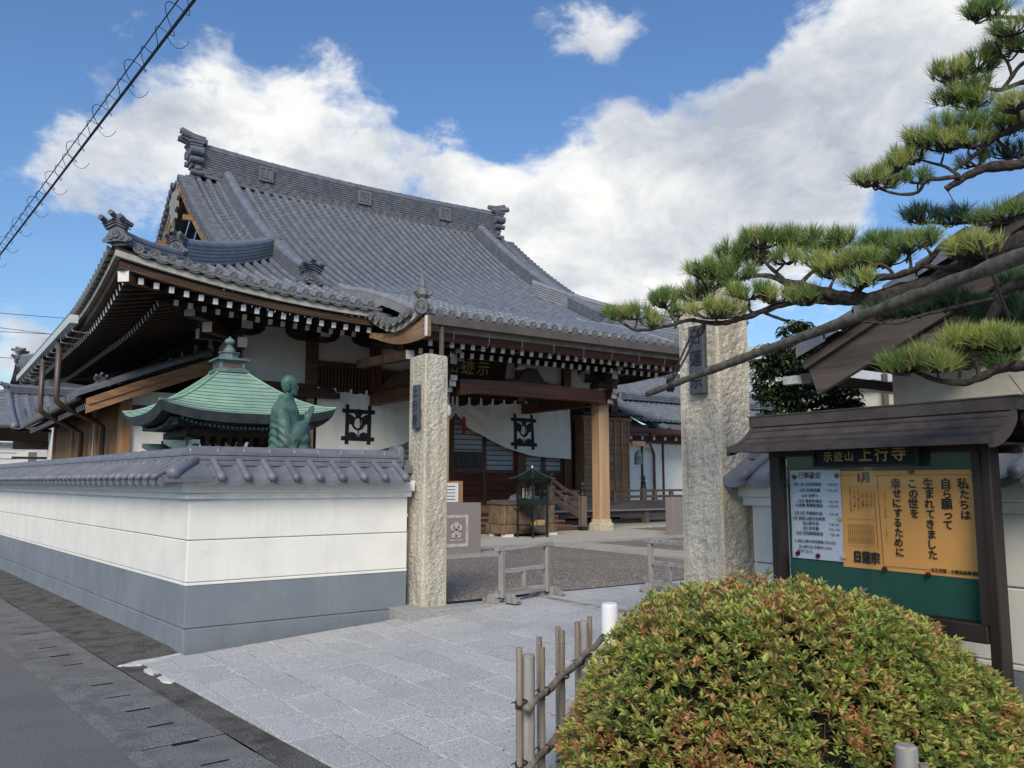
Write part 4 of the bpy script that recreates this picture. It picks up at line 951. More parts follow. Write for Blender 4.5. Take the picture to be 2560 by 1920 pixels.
for k in range(4):
    y = 17.95 + k * .31; z = .30 + (k + 1) * .125
    mb = MB(); mb.bb(10.5, 14.7, y, y + .36, z - .055, z); mb.build('stair_tread', 'wood_step', hall)
    mb = MB(); mb.bb(10.5, 14.7, y + .03, y + .07, z - .125, z - .055); mb.build('stair_riser', 'wood_stepd', hall)
mb = MB(); mb.bb(10.3, 14.9, 19.19, 21.0, .80, .95); mb.build('deck', 'wood_step', hall)
mb = MB(); mb.bb(10.3, 14.9, 17.75, 17.95, .28, .38); mb.build('stair_footboard', 'wood_stepd', hall)
def newel(x, y, z0, z1, r=.062, base=True):
    mb = MB(); w = .085; mb.bb(x - w, x + w, y - w, y + w, z0, z1, bev=.012); o = mb.build('newel_post', 'wood_railv', hall)
    mb = MB(); mb.lathe((x, y, z1), [(.086, 0), (.090, .02), (.080, .05), (.080, .16), (.088, .18), (.052, .20), (.046, .23), (.070, .26), (.078, .30), (.064, .345), (.034, .38), (.018, .41), (.004, .43)], 16); mb.build('bulb_finial', 'blackmetal', o, smooth=True, autos=40)
    if base: mb = MB(); mb.bb(x - .10, x + .10, y - .10, y + .10, z0, z0 + .12); mb.build('metal_shoe', 'blackmetal', o)
newel(14.76, 17.57, .28, 1.22); newel(14.76, 18.95, .86, 1.50, base=False); newel(18.85, 19.42, .96, 1.42, base=False); newel(20.95, 19.42, .96, 1.42, base=False)
newel(10.5, 17.57, .28, 1.22); newel(10.5, 18.95, .86, 1.50, base=False)
for (z, h) in ((1.33, .07), (1.14, .08), (.99, .07)):
    mb = MB(); mb.bb(14.85, 20.95, 19.38, 19.46, z - h / 2, z + h / 2); mb.build('deck_rail', 'wood_rail', hall)
for x in (16.0, 17.6, 19.35, 20.1): mb = MB(); mb.bb(x - .07, x + .07, 19.36, 19.48, .96, 1.10); mb.bb(x - .06, x + .06, 19.37, 19.47, 1.10, 1.30); mb.build('rail_strut', 'wood_railv', hall)
for xs in (14.76, 10.5):
    for (dz, h) in ((0, .075), (-.24, .085), (-.48, .15)):
        a = Vector((xs, 17.60, 1.18 + dz - (.03 if dz else 0))); b = Vector((xs, 19.0, 1.76 + dz - .05)); mid = a.lerp(b, .55) + Vector((0, 0, -.06))
        mb = MB(); mb.sweep([a, mid, b], [(-.035, -h / 2), (.035, -h / 2), (.035, h / 2), (-.035, h / 2)], side=(1, 0, 0), ups=[(0, 0, 1)] * 3); mb.build('stair_rail', 'wood_rail', hall)
    mb = MB(); mb.bb(xs - .05, xs + .05, 18.22, 18.34, .92, 1.24); mb.build('rail_strut', 'wood_railv', hall)
# shutter box with cross bars at the right of the doors
mb = MB(); mb.bb(17.35, 19.35, WY - .52, WY - .1, .95, 3.62); sb = mb.build('shutter_box', 'wood_goldx', hall)
for k in range(17):
    z = .99 + k * .152; mb = MB(); mb.bb(17.42, 19.28, WY - .545, WY - .522, z, z + .135); mb.build('shutter_board', 'wood_goldx', sb)
for x in (17.36, 17.85, 18.28, 18.68, 18.98, 19.28): mb = MB(); mb.bb(x - .03, x + .03, WY - .58, WY - .546, .96, 3.62); mb.build('shutter_bar', 'wood_gold', sb)
mb = MB(); mb.bb(17.28, 19.42, WY - .60, WY - .05, 3.625, 3.74); mb.build('shutter_cap', 'wood_goldx', sb)
mb = MB(); mb.add([(17.1, WY - .85, 3.80), (19.7, WY - .85, 3.80), (19.7, WY, 3.98), (17.1, WY, 3.98)], [(0, 1, 2, 3), (3, 2, 1, 0)]); mb.bb(17.1, 19.7, WY - .87, WY - .85, 3.76, 3.82); mb.build('pent_board', 'wood_dark', hall)
# annex along the left side, under its own lean-to roof
AX, AY0, AY1 = 4.2, 23.6, 37.5
annex = thing('side_annex', 'low side corridor under a lean-to roof with golden bargeboard, left of the hall', 'building', (4.2, 23.6, .25))
def S_ann(y, t): return Vector((3.0 + 3.2 - t, y, 4.92 - .36 * t - .0))     # t from 0 (hall wall) to 3.2 (eave)
fa = Field(); yy = [23.25 + k * .27 for k in range(52)]
fa.add(S_ann, yy, lambda v: .05, lambda v: 3.2, (0, 1, 0), .27)
fa.build(annex, 120)
mb = MB(); mb.sweep([(6.1, 22.98, 5.10), (4.6, 22.98, 4.50), (2.95, 22.98, 3.80)], [(-.28, -.09), (.30, -.09), (.30, .02), (.16, .10), (-.12, .10), (-.28, .02)], side=(0, 1, 0), ups=[(0, 0, 1)] * 3); mb.build('lean_to_ridge', 'ridge', annex)
mb = MB(); vs = []
for (x, z) in ((6.6, 5.10), (5.4, 4.62), (4.2, 4.14), (3.15, 3.68)):
    for (y, dz) in ((22.72, -.40), (22.72, -.02), (22.80, -.02), (22.80, -.40)): vs.append((x, y, z + dz))
mb.add(vs, [(4 * k + j, 4 * k + (j + 1) % 4, 4 * k + 4 + (j + 1) % 4, 4 * k + 4 + j) for k in range(3) for j in range(4)] + [(0, 1, 2, 3), (15, 14, 13, 12)]); bbd = mb.build('bargeboard', 'wood_goldx', annex)
mb = MB(); mb.beam((6.6, 22.70, 4.96), (3.18, 22.70, 3.54), .03, .09); mb.build('bargeboard_moulding', 'wood_goldx', bbd)
mb = MB(); mb.bb(3.16, 3.6, 22.78, 23.1, 3.0, 3.3); mb.build('eave_blocks', 'wood_darkx', annex) if False else None
onigawara('lean_to_end_tile', annex, (3.45, 22.85, 3.98), (0, -1, 0), .38)
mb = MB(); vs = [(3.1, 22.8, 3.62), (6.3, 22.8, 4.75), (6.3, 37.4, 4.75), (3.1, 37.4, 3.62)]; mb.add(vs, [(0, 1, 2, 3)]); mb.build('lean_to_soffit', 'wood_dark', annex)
for k in range(48):
    mb = None; link('rafter', RF_L, annex, mw=Matrix.Translation((3.22, 23.1 + k * .29, 3.52)) @ Matrix.Rotation(-PI / 2, 4, 'Z') @ Matrix.Rotation(math.atan(.34), 4, 'X') @ Matrix.Scale(.6, 4, (0, 1, 0)))
mb = MB(); mb.bb(AX, WX0, AY0, AY0 + .10, .25, 4.0); mb.build('plaster_panel', 'plaster', annex)
mb = MB(); mb.bb(AX - .14, AX + .14, AY0 - .14, AY0 + .14, .25, 3.9); mb.build('corner_post', 'wood_gold', annex)
mb = MB(); mb.bb(4.3, 6.3, AY0 - .08, AY0, 3.42, 3.62); mb.build('wall_beam', 'wood_red', annex)
mb = MB(); mb.bb(4.86, 5.1, AY0 - .6, AY0 - .58, 3.42, 3.66); mb.build('arm_end', 'white', annex)
segs = [(23.74, 27.9, 'w'), (27.9, 28.5, 'p'), (28.5, 32.9, 'w'), (32.9, 33.3, 'p'), (33.3, 37.8, 'w'), (37.8, 40.0, 'p')]
for (a, b, k) in segs:
    if b > AY1 + 3: b = AY1 + 3
    if k == 'p': mb = MB(); mb.bb(AX - .02, AX + .06, a, b, .25, 3.9); mb.build('plaster_panel', 'plaster', annex)
    else:
        mb = MB(); mb.bb(AX + .04, AX + .08, a, b, .25, 3.9); pn = mb.build('board_wall', 'wood_brown', annex)
        mb = MB()
        nn = int((b - a) / .09)
        for j in range(nn): y = a + (j + .5) * (b - a) / nn; mb.bb(AX - .01, AX + .04, y - .022, y + .022, .3, 3.7)
        mb.build('vertical_slats', 'wood_gold', pn, kind='stuff')
        for y in (a + .06, b - .3, b - .08): mb = MB(); mb.bb(AX - .09, AX + .04, y - .07, y + .07, .25, 3.9); mb.build('post', 'wood_gold', pn)
# downpipes from the pale gutter
for (p0, p1, p2, p3, p4) in (((2.70, 24.7), 3.9, 3.55, 4.0, 25.6), ((2.70, 28.4), 3.85, 3.5, 4.0, 29.5)):
    mb = MB(); x, y = p0; mb.tube([(x, y, 5.4), (x, y, 3.9), (x + .02, y + .02, 3.72), (x + .2, y + .15, 3.60), (p3 - .25, p4 - .2, 3.28), (p3, p4, 3.15), (p3, p4, .3)], .075, 8); mb.build('downpipe', 'brownmetal', hall, smooth=True)
# ---------------------------------------------------------------- things hung on the hall
def crest(parent, cx, cz, y, s, bend=None, lean=0.):
    """well-frame with a citrus flower inside, dyed on the cloth"""
    f = bend or (lambda x, z: y)
    def pr(nm, polys, d=.006):
        mb = MB()
        for poly in polys:
            # split thick bars finely so they follow the cloth
            kf = 1.5 if nm == 'crest_flower' else 1; pts = [(cx + px * s * kf + lean * pz * s, cz + pz * s * kf + (.03 * s if kf > 1 else 0)) for px, pz in poly]
            vs = [(x, f(x, z) - d, z) for x, z in pts]; mb.add(vs, [tuple(range(len(vs)))])
        return mb.build(nm, 'black', parent)
    def bar(x0, z0, x1, z1, w, k=6):
        out = []; d = Vector((x1 - x0, z1 - z0)); d.normalize(); n_ = Vector((-d.y, d.x)) * w / 2
        for j in range(k):
            a = Vector((lerp(x0, x1, j / k), lerp(z0, z1, j / k))); b = Vector((lerp(x0, x1, (j + 1) / k), lerp(z0, z1, (j + 1) / k)))
            out.append([tuple(a - n_), tuple(b - n_), tuple(b + n_), tuple(a + n_)])
        return out
    [pr('crest_bar', bar(-.5, z, .5, z - .01, .115, 8), .010) for z in (.36, -.40)]
    [pr('crest_bar', bar(x, -.56, x, .54, .115, 8), .011) for x in (-.335, .335)]
    def leaf(x0, z0, ang, ln, w):
        c, s_ = math.cos(ang), math.sin(ang); o = []
        for k in range(9): t = k / 8; o.append((t * ln, math.sin(t * PI) ** .8 * w))
        for k in range(1, 8): t = 1 - k / 8; o.append((t * ln, -math.sin(t * PI) ** .8 * w))
        return [(x0 + a * c - b * s_, z0 + a * s_ + b * c) for a, b in o]
    def disk(x0, z0, rx, rz, n=22, a0=0, a1=2 * PI): return [(x0 + rx * math.cos(a0 + (a1 - a0) * k / n), z0 + rz * math.sin(a0 + (a1 - a0) * k / n)) for k in range(n)]
    pol = [leaf(0, .10, PI / 2, .17, .085), leaf(-.085, -.03, 2.25, .25, .085), leaf(.085, -.03, PI - 2.25, .25, .085), disk(0, .0, .138, .135)]
    pol += [leaf(-.015, -.225, PI + .10, .22, .072), leaf(.015, -.225, -.10, .22, .072), [(-.009, -.31), (.009, -.31), (.011, -.12), (-.011, -.12)]]
    pr('crest_flower', pol, .010)
    mb = MB()
    for k in (-1.5, -.5, .5, 1.5):
        poly = [(x + k * .042, z) for x, z in disk(0, .022 - .012 * abs(k), .0048, .058, 10)]
        pts = [(cx + a * s * 1.5, cz + b * s * 1.5 + .03 * s) for a, b in poly]; mb.add([(x, f(x, z) - .013, z) for x, z in pts], [tuple(range(len(pts)))])
    mb.build('crest_petal_lines', 'cloth', parent, kind='stuff')
def curtain(side):
    label = 'off-white curtain with a black crest over the hall doors, ' + ('left of the granite gate pillar' if side < 0 else 'right of the granite gate pillar')
    cy = 20.82; x0, x1 = (8.36, XC) if side < 0 else (XC, 17.0)
    t = thing('curtain', label, 'curtain', ((x0 + x1) / 2, cy, 2.4), group='crested curtains over the hall doors')
    nx, nz_ = 110, 34; vs = []
    prof = [(0, 3.62), (.10, 3.50), (.42, 3.20), (1.2, 2.86), (1.75, 2.65), (2.15, 2.55), (2.7, 2.42), (3.2, 2.38), (4.4, 2.33)]
    def Y_(x, z):
        d = abs(x - XC); w = sstep(4.1, 2.3, z)
        fold = .030 * math.sin(x * 4.3 + z * 1.2) + .018 * math.sin(x * 9.1 - z * 2.3 + 1) + .012 * math.sin(x * 17. + 2 * z)
        fan = .05 * math.sin(math.atan2(4.0 - z, d + .15) * 16) * math.exp(-d * .8)
        return cy - .02 + fold * (.25 + .5 * (1 - w)) + fan
    for i in range(nx + 1):
        x = lerp(x0, x1, i / nx); d = abs(x - XC)
        sag = .05 * abs(math.sin((x - x0) * PI / .42)) + .03 * math.sin(x * 2)
        zt = 4.02 - sag * (1.4 if d < 2.0 else .8) - (.12 * math.exp(-d * 1.2)); zb = interp(d, prof)
        for j in range(nz_ + 1):
            z = lerp(zb, zt, j / nz_); vs.append((x, Y_(x, z), z))
    mb = MB(); mb.add(vs, [(i * (nz_ + 1) + j, (i + 1) * (nz_ + 1) + j, (i + 1) * (nz_ + 1) + j + 1, i * (nz_ + 1) + j + 1) for i in range(nx) for j in range(nz_)])
    cl = mb.build('cloth', 'cloth', t, smooth=True)
    x = x0 + .02
    while x < x1 + .01:
        mb = MB(); mb.prism([(-.05, -.16), (.05, -.16), (.03, .10), (-.03, .10)], (x, cy - .05, 4.0), (1, 0, 0), (0, 0, 1), -.012); mb.build('loop', 'cloth', t); x += .42 if side > 0 else .46
    mb = MB(); mb.tube([(lerp(x0, x1, k / 10), cy + .0, 4.06) for k in range(11)], .014, 5); mb.build('rod', 'wood_brown', t)
    mb = MB(); zz = 3.17; pts = [(lerp(x0, x1, k / 60), 0, zz) for k in range(61)]; pts = [(x, Y_(x, zz) - .004, zz) for x, _, _ in pts if interp(abs(x - XC), prof) < zz - .02]
    vs = []
    for p in pts: vs += [(p[0], p[1], p[2] - .004), (p[0], p[1], p[2] + .004)]
    mb.add(vs, [(2 * k, 2 * k + 1, 2 * k + 3, 2 * k + 2) for k in range(len(pts) - 1)]); mb.build('seam', 'white', t)
    crest(t, (9.55 if side < 0 else 15.12), 3.16, cy, .98 if side < 0 else 1.0, bend=lambda x, z: Y_(x, z), lean=-.03 if side > 0 else .02)
curtain(-1); curtain(1)
t = thing('name_plaque', 'black wooden name board with gold characters hung under the hall eaves above the curtains', 'sign', (12.7, 20.2, 4.5))
ty = Matrix.Rotation(-.22, 3, 'X'); up_ = Vector((0, -math.sin(.25), math.cos(.25)))
mb = MB(); mb.prism([(-1.15, 0), (1.15, 0), (1.15, .78), (-1.15, .78)], (12.72, 20.25, 4.50), (1, 0, 0), up_, -.05); bd = mb.build('board', 'black', t)
mb = MB()
for (a, b, c, d) in ((-1.22, 1.22, -.06, .0), (-1.22, 1.22, .78, .84), (-1.22, -1.15, 0, .78), (1.15, 1.22, 0, .78)): mb.prism([(a, c), (b, c), (b, d), (a, d)], (12.72, 20.23, 4.50), (1, 0, 0), up_, -.08)
mb.build('frame', 'wood_dark', t)
put_text('gold_characters', '山迹示', .44, 'goldpaint', t, (12.62, 20.085, 4.50 + .36), (1, 0, 0), up_, spacing=1.35, bold=.004)
# hanging bell by the shutter box
t = thing('bell', 'small green bronze bell hanging from a short beam beside the shutter box', 'bell', (19.45, 20.3, 2.3))
mb = MB(); mb.lathe((19.5, 20.3, 2.18), [(.145, 0), (.150, .03), (.135, .06), (.128, .30), (.115, .40), (.06, .455), (.02, .47)], 16); mb.build('bell_body', 'coppermid', t, smooth=True, autos=40)
mb = MB(); mb.tube([(19.5, 20.3, 2.64), (19.5, 20.3, 2.85)], .02, 6); mb.bb(19.2, 19.8, 20.25, 20.35, 2.80, 2.96); mb.build('hanger', 'wood_pale', t)
# red tassel in the middle
tag(MB().prism([(-.04, 0), (.04, 0), (.035, .5), (-.035, .5)], (12.92, 20.75, 3.0), (1, 0, 0), (0, 0, 1), .05).build('bell_rope', 'redthing', base=(12.92, 20.75, 3.0)), 'red cloth bell rope hanging where the curtains part', 'rope')
# ---------------------------------------------------------------- neighbouring buildings
def plain_tile_roof(parent, x0, x1, y0, y1, zr_, ze, axis='X', pitch=.3, ov=.0, both=True, mat='tile', curve=.12):
    """gable roof, ridge along the axis, rows of tiles stepping down both slopes"""
    mb = MB(); mid = (y0 + y1) / 2 if axis == 'X' else (x0 + x1) / 2; half = (y1 - y0) / 2 if axis == 'X' else (x1 - x0) / 2
    n = max(5, int(half / .28)); L0, L1 = (x0, x1) if axis == 'X' else (y0, y1)
    def pt(u, t, sg, dz=0.):
        z = lerp(zr_, ze, t) - curve * math.sin(PI * t) * (zr_ - ze) * .5 + dz
        return (u, mid + sg * t * half, z) if axis == 'X' else (mid + sg * t * half, u, z)
    for sg in ((-1, 1) if both else (-1,)):
        m = int((L1 - L0) / pitch)
        for i in range(m):
            u = L0 + i * pitch
            for k in range(n):
                a, b = k / n, (k + 1) / n; vs = []
                for (du, dz) in ((0, .05), (.25, .0), (.62, -.025), (1.0, .05)):
                    vs += [pt(u + du * pitch, a, sg, dz), pt(u + du * pitch, b + .01, sg, dz + .03), pt(u + du * pitch, b + .01, sg, dz)]
                mb.add(vs, [(3 * j, 3 * j + 3, 3 * j + 4, 3 * j + 1) for j in range(3)] + [(3 * j + 1, 3 * j + 4, 3 * j + 5, 3 * j + 2) for j in range(3)])
    o = mb.build('roof_tiles', mat, parent, kind='stuff')
    mb = MB()
    for sg in (-1, 1):
        vs = [pt(L0, 0, sg, -.10), pt(L1, 0, sg, -.10), pt(L1, 1, sg, -.12), pt(L0, 1, sg, -.12)]; mb.add(vs, [(0, 1, 2, 3)])
    mb.build('roof_underside', 'wood_dark', parent)
    mb = MB(); a = pt(L0, 0, 1, .0); b = pt(L1, 0, 1, .0); mb.sweep([a, b], ridge_prof(.34, .42, 4, cap=.10)); mb.build('roof_ridge', 'ridge', parent)
    for (u, s_) in ((L0, -1), (L1, 1)):
        f = (s_, 0, 0) if axis == 'X' else (0, s_, 0); onigawara('ridge_end_tile', parent, pt(u, 0, 1, .02), f, .55)
    return pt
# rear left tiled building
t = thing('rear_temple_building', 'old tiled temple building behind the left end of the hall, ridge running to the right', 'building', (2.2, 43, .2))
plain_tile_roof(t, 2.75, 13, 38.9, 48.5, 5.6, 3.75, 'X', .42)
for k in range(12):
    y = 43.7 - k * .42; z = lerp(5.6, 3.75, k / 12.) - .12 * math.sin(PI * k / 12); mb = MB(); mb.tube([(1.9, y, z), (2.75, y, z + .02)], .13, 8); mb.build('verge_tile', 'tile', t)
mb = MB(); mb.tube([(2.85, lerp(43.7, 38.9, k / 8), lerp(5.65, 3.82, k / 8) - .15 * math.sin(PI * k / 8)) for k in range(9)], .15, 8); mb.build('verge_roll', 'tile', t, smooth=True)
mb = MB(); mb.bb(5.2, 12, 40.2, 47.5, .2, 3.8); mb.build('wall', 'plasterH', t)
mb = MB(); mb.bb(2.9, 13, 39.8, 40.0, 2.95, 3.3); mb.bb(2.9, 5.3, 40, 40.1, 2.55, 2.65); mb.build('frame_beams', 'wood_darkx', t)
t = thing('rear_gate_roof', 'small hip roofed tiled building seen beyond the far corner of the hall eaves', 'building', (2.5, 56, .2))
plain_tile_roof(t, 3.9, 12, 52.5, 59, 8.5, 7.6, 'X', .45, curve=.5)
mb = MB(); mb.bb(5.5, 11.5, 53.8, 58, .2, 7.6); mb.build('wall', 'plasterH', t)
t = thing('white_house', 'white sided house with a grey window far behind the left end of the wall', 'house', (-1, 62, 0))
mb = MB(); mb.bb(-9, 8, 58, 66, 0, 3.8); mb.build('wall', 'housewhite', t)
mb = MB(); mb.bb(-9.3, 8.3, 57.7, 66.3, 3.8, 3.95); mb.build('roof', 'ridge', t)
for (x0, x1, z0, z1) in ((4.9, 6.6, .6, 3.5),):
    mb = MB(); mb.bb(x0, x1, 57.9, 57.98, z0, z1); w = mb.build('window', 'housewhite', t); mb = MB(); mb.bb(x0 + .15, x1 - .15, 57.85, 57.89, z0 + .15, z1 - .9); mb.build('pane', 'glassdark', w)
    mb = MB(); mb.bb(x0 + .15, x1 - .15, 57.85, 57.89, z1 - .8, z1 - .1); mb.build('shutter', 'ridge', w)
for k in range(10): mb = MB(); mb.bb(-9, 4.4, 57.94, 57.99, .35 * k + .2, .35 * k + .23); mb.build('siding_joint', 'housewhite', t)
# corridor building right of the hall
cb = thing('corridor_building', 'low white walled building with dark tiled roofs to the right of the hall', 'building', (24, 25, .3))
def S_cf(x, t_): return Vector((x, 28.2 - t_, 6.55 - .62 * t_ + .02 * t_ * t_))
fc = Field(); fc.add(S_cf, [22.4 + k * .3 for k in range(40)], lambda u: .1, lambda u: 4.9, (1, 0, 0), .3, disc=False); 
def S_cl(y, t_): return Vector((27.2 - t_, y, 5.35 - .45 * t_))
fc.build(cb, 0)
# lower left wing roof, hip towards the hall
fw_ = Field(); fw_.add(lambda x, t_: Vector((x, 26.2 - t_, 5.05 - .52 * t_)), [19.3 + k * .28 for k in range(14)], lambda u: .05, lambda u: 3.0, (1, 0, 0), .28, disc=True); fw_.build(cb, 0)
mb = MB(); mb.tube([(23.05, 26.2, 5.2), (23.2, 25.4, 4.75), (23.5, 24.3, 4.15), (23.9, 23.2, 3.68)], [.12, .13, .14, .17], 8); mb.build('hip_roll', 'tile', cb, smooth=True)
mb = MB(); mb.sweep([(22.4, 28.25, 6.5), (34, 28.25, 6.5)], ridge_prof(.3, .4, 4)); mb.sweep([(23.4, 25.2, 4.98), (34, 25.2, 4.98)], ridge_prof(.3, .34, 3)); mb.build('roof_ridge', 'ridge', cb)
mb = MB()
for k in range(11):
    z = 4.9 - k * .115; y = 25.1 - k * .19; mb.add([(23.3 + k * .06, y, z), (34, y, z), (34, y - .19, z - .085), (23.36 + k * .06, y - .19, z - .085), (34, y - .19, z - .115), (23.36 + k * .06, y - .19, z - .115)], [(0, 1, 2, 3), (3, 2, 4, 5)])
mb.build('metal_sheets', 'tile', cb)
mb = MB(); mb.bb(19.9, 34, 24.2, 24.3, .3, 3.9); mb.build('wall', 'plaster', cb)
for x in (22.55, 23.42, 24.6, 26.2): mb = MB(); mb.bb(x - .035, x + .035, 24.14, 24.2, .3, 3.3); mb.build('wall_batten', 'wood_red', cb)
mb = MB(); mb.bb(20, 34, 24.0, 24.2, 3.15, 3.45); mb.bb(19.6, 34, 23.0, 23.15, 3.48, 3.66); mb.build('eave_beam', 'wood_red', cb)
mb = MB(); mb.add([(19.5, 23.0, 3.5), (34, 23.0, 3.5), (34, 24.3, 3.8), (19.5, 24.3, 3.8)], [(0, 1, 2, 3)]); mb.build('soffit', 'wood_dark', cb)
for k in range(16): x = 20.4 + k * .62; mb = MB(); mb.bb(x - .06, x + .06, 23.55, 23.57, 3.25, 3.38); mb.build('rafter_end', 'white', cb)
mb = MB(); mb.tube([(22.9, 23.1, 3.5), (22.95, 23.3, 3.2), (23.9, 24.08, 2.9), (24.0, 24.08, 2.7), (24.0, 24.08, .3)], .05, 8); mb.build('downpipe', 'wood_red', cb)
# right-hand building with gable roof and stucco wall behind the boundary wall
rb = thing('stucco_building', 'beige stucco building with a grey gable roof and weathered bargeboard behind the notice board', 'building', (8, 3, .3))
RX = 6.9
pk = Vector((RX, 1.6, 4.55)); lo = Vector((RX, 5.0, 2.73))         # rake line from the peak down to the far eave
def rake(y): return 4.51 - .45 * abs(y - 1.2)
mb = MB(); mb.prism([(0, 0), (1, 0), (1, 1)], (RX + .75, 0, 0), (0, -1, 0), (0, 0, 1), 6) if False else mb.add([(RX + .75, 4.41, .3), (RX + .75, 4.41, rake(4.41) - .22), (RX + .75, 1.2, 4.28), (RX + .75, -1.6, 3.0), (RX + .75, -1.6, .3), (RX + 7, 4.41, .3), (RX + 7, 4.41, rake(4.41) - .22), (RX + 7, 1.2, 4.28), (RX + 7, -1.6, 3.0), (RX + 7, -1.6, .3)], [(0, 1, 2, 3, 4), (9, 8, 7, 6, 5), (0, 5, 6, 1), (3, 8, 9, 4)])
mb.build('wall', 'stucco', rb)
for sg in (1, -1):
    mb = MB(); y1 = 1.2 + sg * 3.65
    def rp(x, w, dz): return (x, lerp(1.2, y1, w), lerp(4.44, 2.80, w) + dz)
    mb.add([rp(RX, 0, 0), rp(RX, 1, 0), rp(RX + 8, 1, 0), rp(RX + 8, 0, 0), rp(RX, 0, -.05), rp(RX, 1, -.05), rp(RX + 8, 1, -.05), rp(RX + 8, 0, -.05)], [(0, 1, 2, 3), (7, 6, 5, 4), (0, 4, 5, 1), (1, 5, 6, 2)]); mb.build('roof_deck', 'wood_dark', rb)
    # flat verge tiles, one after another down the rake
    for k in range(12):
        a, b = k / 12, (k + 1) / 12; mb = MB()
        vs = [rp(RX - .12, a, .09), rp(RX - .12, b + .005, .115), rp(RX + .22, b + .005, .115), rp(RX + .22, a, .09), rp(RX - .12, a, -.03), rp(RX - .12, b + .005, -.005)]
        mb.add(vs, [(0, 1, 2, 3), (0, 4, 5, 1)]); mb.build('verge_tile', 'ridge', rb)
    mb = MB()
    for i in range(24):
        for k in range(12):
            a, b = k / 12, (k + 1) / 12; u = RX + .22 + i * .3; vs = []
            for (du, dz) in ((0, .13), (.08, .06), (.22, .06), (.30, .13)): vs += [rp(u + du, a, dz), rp(u + du, b, dz + .03), rp(u + du, b, dz)]
            mb.add(vs, [(3 * j, 3 * j + 3, 3 * j + 4, 3 * j + 1) for j in range(3)] + [(3 * j + 1, 3 * j + 4, 3 * j + 5, 3 * j + 2) for j in range(3)])
    mb.build('roof_tiles', 'tile', rb, kind='stuff')
    mb = MB(); mb.add([rp(RX + .02, 0, -.06), rp(RX + .02, 1.0, -.06), rp(RX + .02, .97, -.42), rp(RX + .02, 0, -.42), rp(RX + .08, 0, -.06), rp(RX + .08, 1.0, -.06), rp(RX + .08, .97, -.42), rp(RX + .08, 0, -.42)], [(0, 1, 2, 3), (7, 6, 5, 4), (1, 5, 6, 2), (3, 2, 6, 7), (0, 4, 5, 1)][::1]); mb.build('bargeboard', 'wood_grey2', rb)
    mb = MB(); mb.add([rp(RX - .03, 0, -.04), rp(RX - .03, 1.0, -.04), rp(RX - .03, 1.0, -.12), rp(RX - .03, 0, -.12), rp(RX + .018, 0, -.04), rp(RX + .018, 1, -.04), rp(RX + .018, 1, -.12), rp(RX + .018, 0, -.12)], [(0, 1, 2, 3), (7, 6, 5, 4), (1, 5, 6, 2), (3, 2, 6, 7), (0, 4, 5, 1)]); mb.build('verge_batten', 'wood_grey2', rb)
    for w in (.0, .66):
        if w or sg > 0: mb = MB(); p = rp(0, w, -.62); mb.bb(RX + .0, RX + .9, p[1] - .10, p[1] + .10, p[2] - .10, p[2] + .12, bev=.02); mb.build('purlin_end', 'wood_grey2', rb)
mb = MB(); mb.sweep([(RX + .1, 4.93, 2.56), (RX + 7, 4.93, 2.56)], [(-.07, 0), (.07, 0), (.07, .10), (-.07, .10)]); mb.build('gutter', 'brownmetal', rb)
mb = MB(); mb.bb(RX + .02, RX + .10, 4.97, 5.13, 2.56, 2.64); mb.build('eave_lamp', 'whiteold', rb)
mb = MB(); mb.sweep([(RX + .0, 1.2, 4.50), (RX + 8, 1.2, 4.50)], ridge_prof(.3, .34, 3)); mb.build('roof_ridge', 'ridge', rb)
onigawara('ridge_end_tile', rb, (RX, 1.2, 4.55), (-1, 0, 0), .5)
# pale buildings far behind on the right
t = thing('cream_outbuilding', 'cream flat walled outbuilding with a drain pipe behind the notice board roof', 'building', (14, 8, .3))
mb = MB(); mb.bb(12.4, 20, 6.0, 9.2, .3, 3.10); mb.build('wall', 'cream', t)
mb = MB(); mb.bb(12.3, 20.1, 5.92, 9.3, 3.10, 3.17); mb.build('roof_edge', 'ridge', t)
for k in range(7): mb = MB(); y = 6.0 + k * .48; mb.tube([(12.3, y, 3.19), (12.6, y, 3.19)], .05, 6); mb.build('ridge_bump', 'ridge', t)
mb = MB(); mb.tube([(12.35, 7.25, 3.3), (12.35, 7.25, .3)], .05, 8); mb.build('downpipe', 'brownmetal', t)
t = thing('white_apartment_block', 'tall pale block far behind the broadleaf tree', 'building', (62, 40, 0))
mb = MB(); mb.bb(54, 60, 30, 44, 0, 12.5); mb.build('wall', 'housewhite', t)
mb = MB(); mb.bb(60, 66, 26, 40, 0, 10.0); mb.build('side_wing', 'cream', t)
mb = MB(); mb.bb(53.9, 54, 32, 33, 10.5, 11.6); mb.build('vent', 'coppermid', t)
# ================================================================ ground, street, walls, pillars
SA = math.radians(4.9); sv = Vector((-math.sin(SA), math.cos(SA), 0)); un = Vector((-math.cos(SA), -math.sin(SA), 0)); C0 = Vector((2.1, 8.37, 0))
def SF(u, v, z=0.): return C0 + un * u + sv * v + Vector((0, 0, z))
def zg(x): return .008 + .062 * max(0., min(x, 6.1) - 2.1)
def struct(mb, name, mat, **k):
    o = mb.build(name, mat, **k); o['kind'] = 'structure'; return o
mb = MB(); mb.add([(-400, -400, -.13), (400, -400, -.13), (400, 400, -.13), (-400, 400, -.13)], [(0, 1, 2, 3)]); struct(mb, 'ground', 'soil')
mb = MB(); mb.add([SF(9, -40, 0), SF(1.265, -40, 0), SF(1.265, 70, 0), SF(9, 70, 0), SF(9, -40, -.1), SF(1.265, -40, -.1), SF(1.265, 70, -.1), SF(9, 70, -.1)], [(3, 2, 1, 0)[::-1], (1, 2, 6, 5)]); struct(mb, 'road', 'asphalt')
mb = MB()
vv = []; n = 220
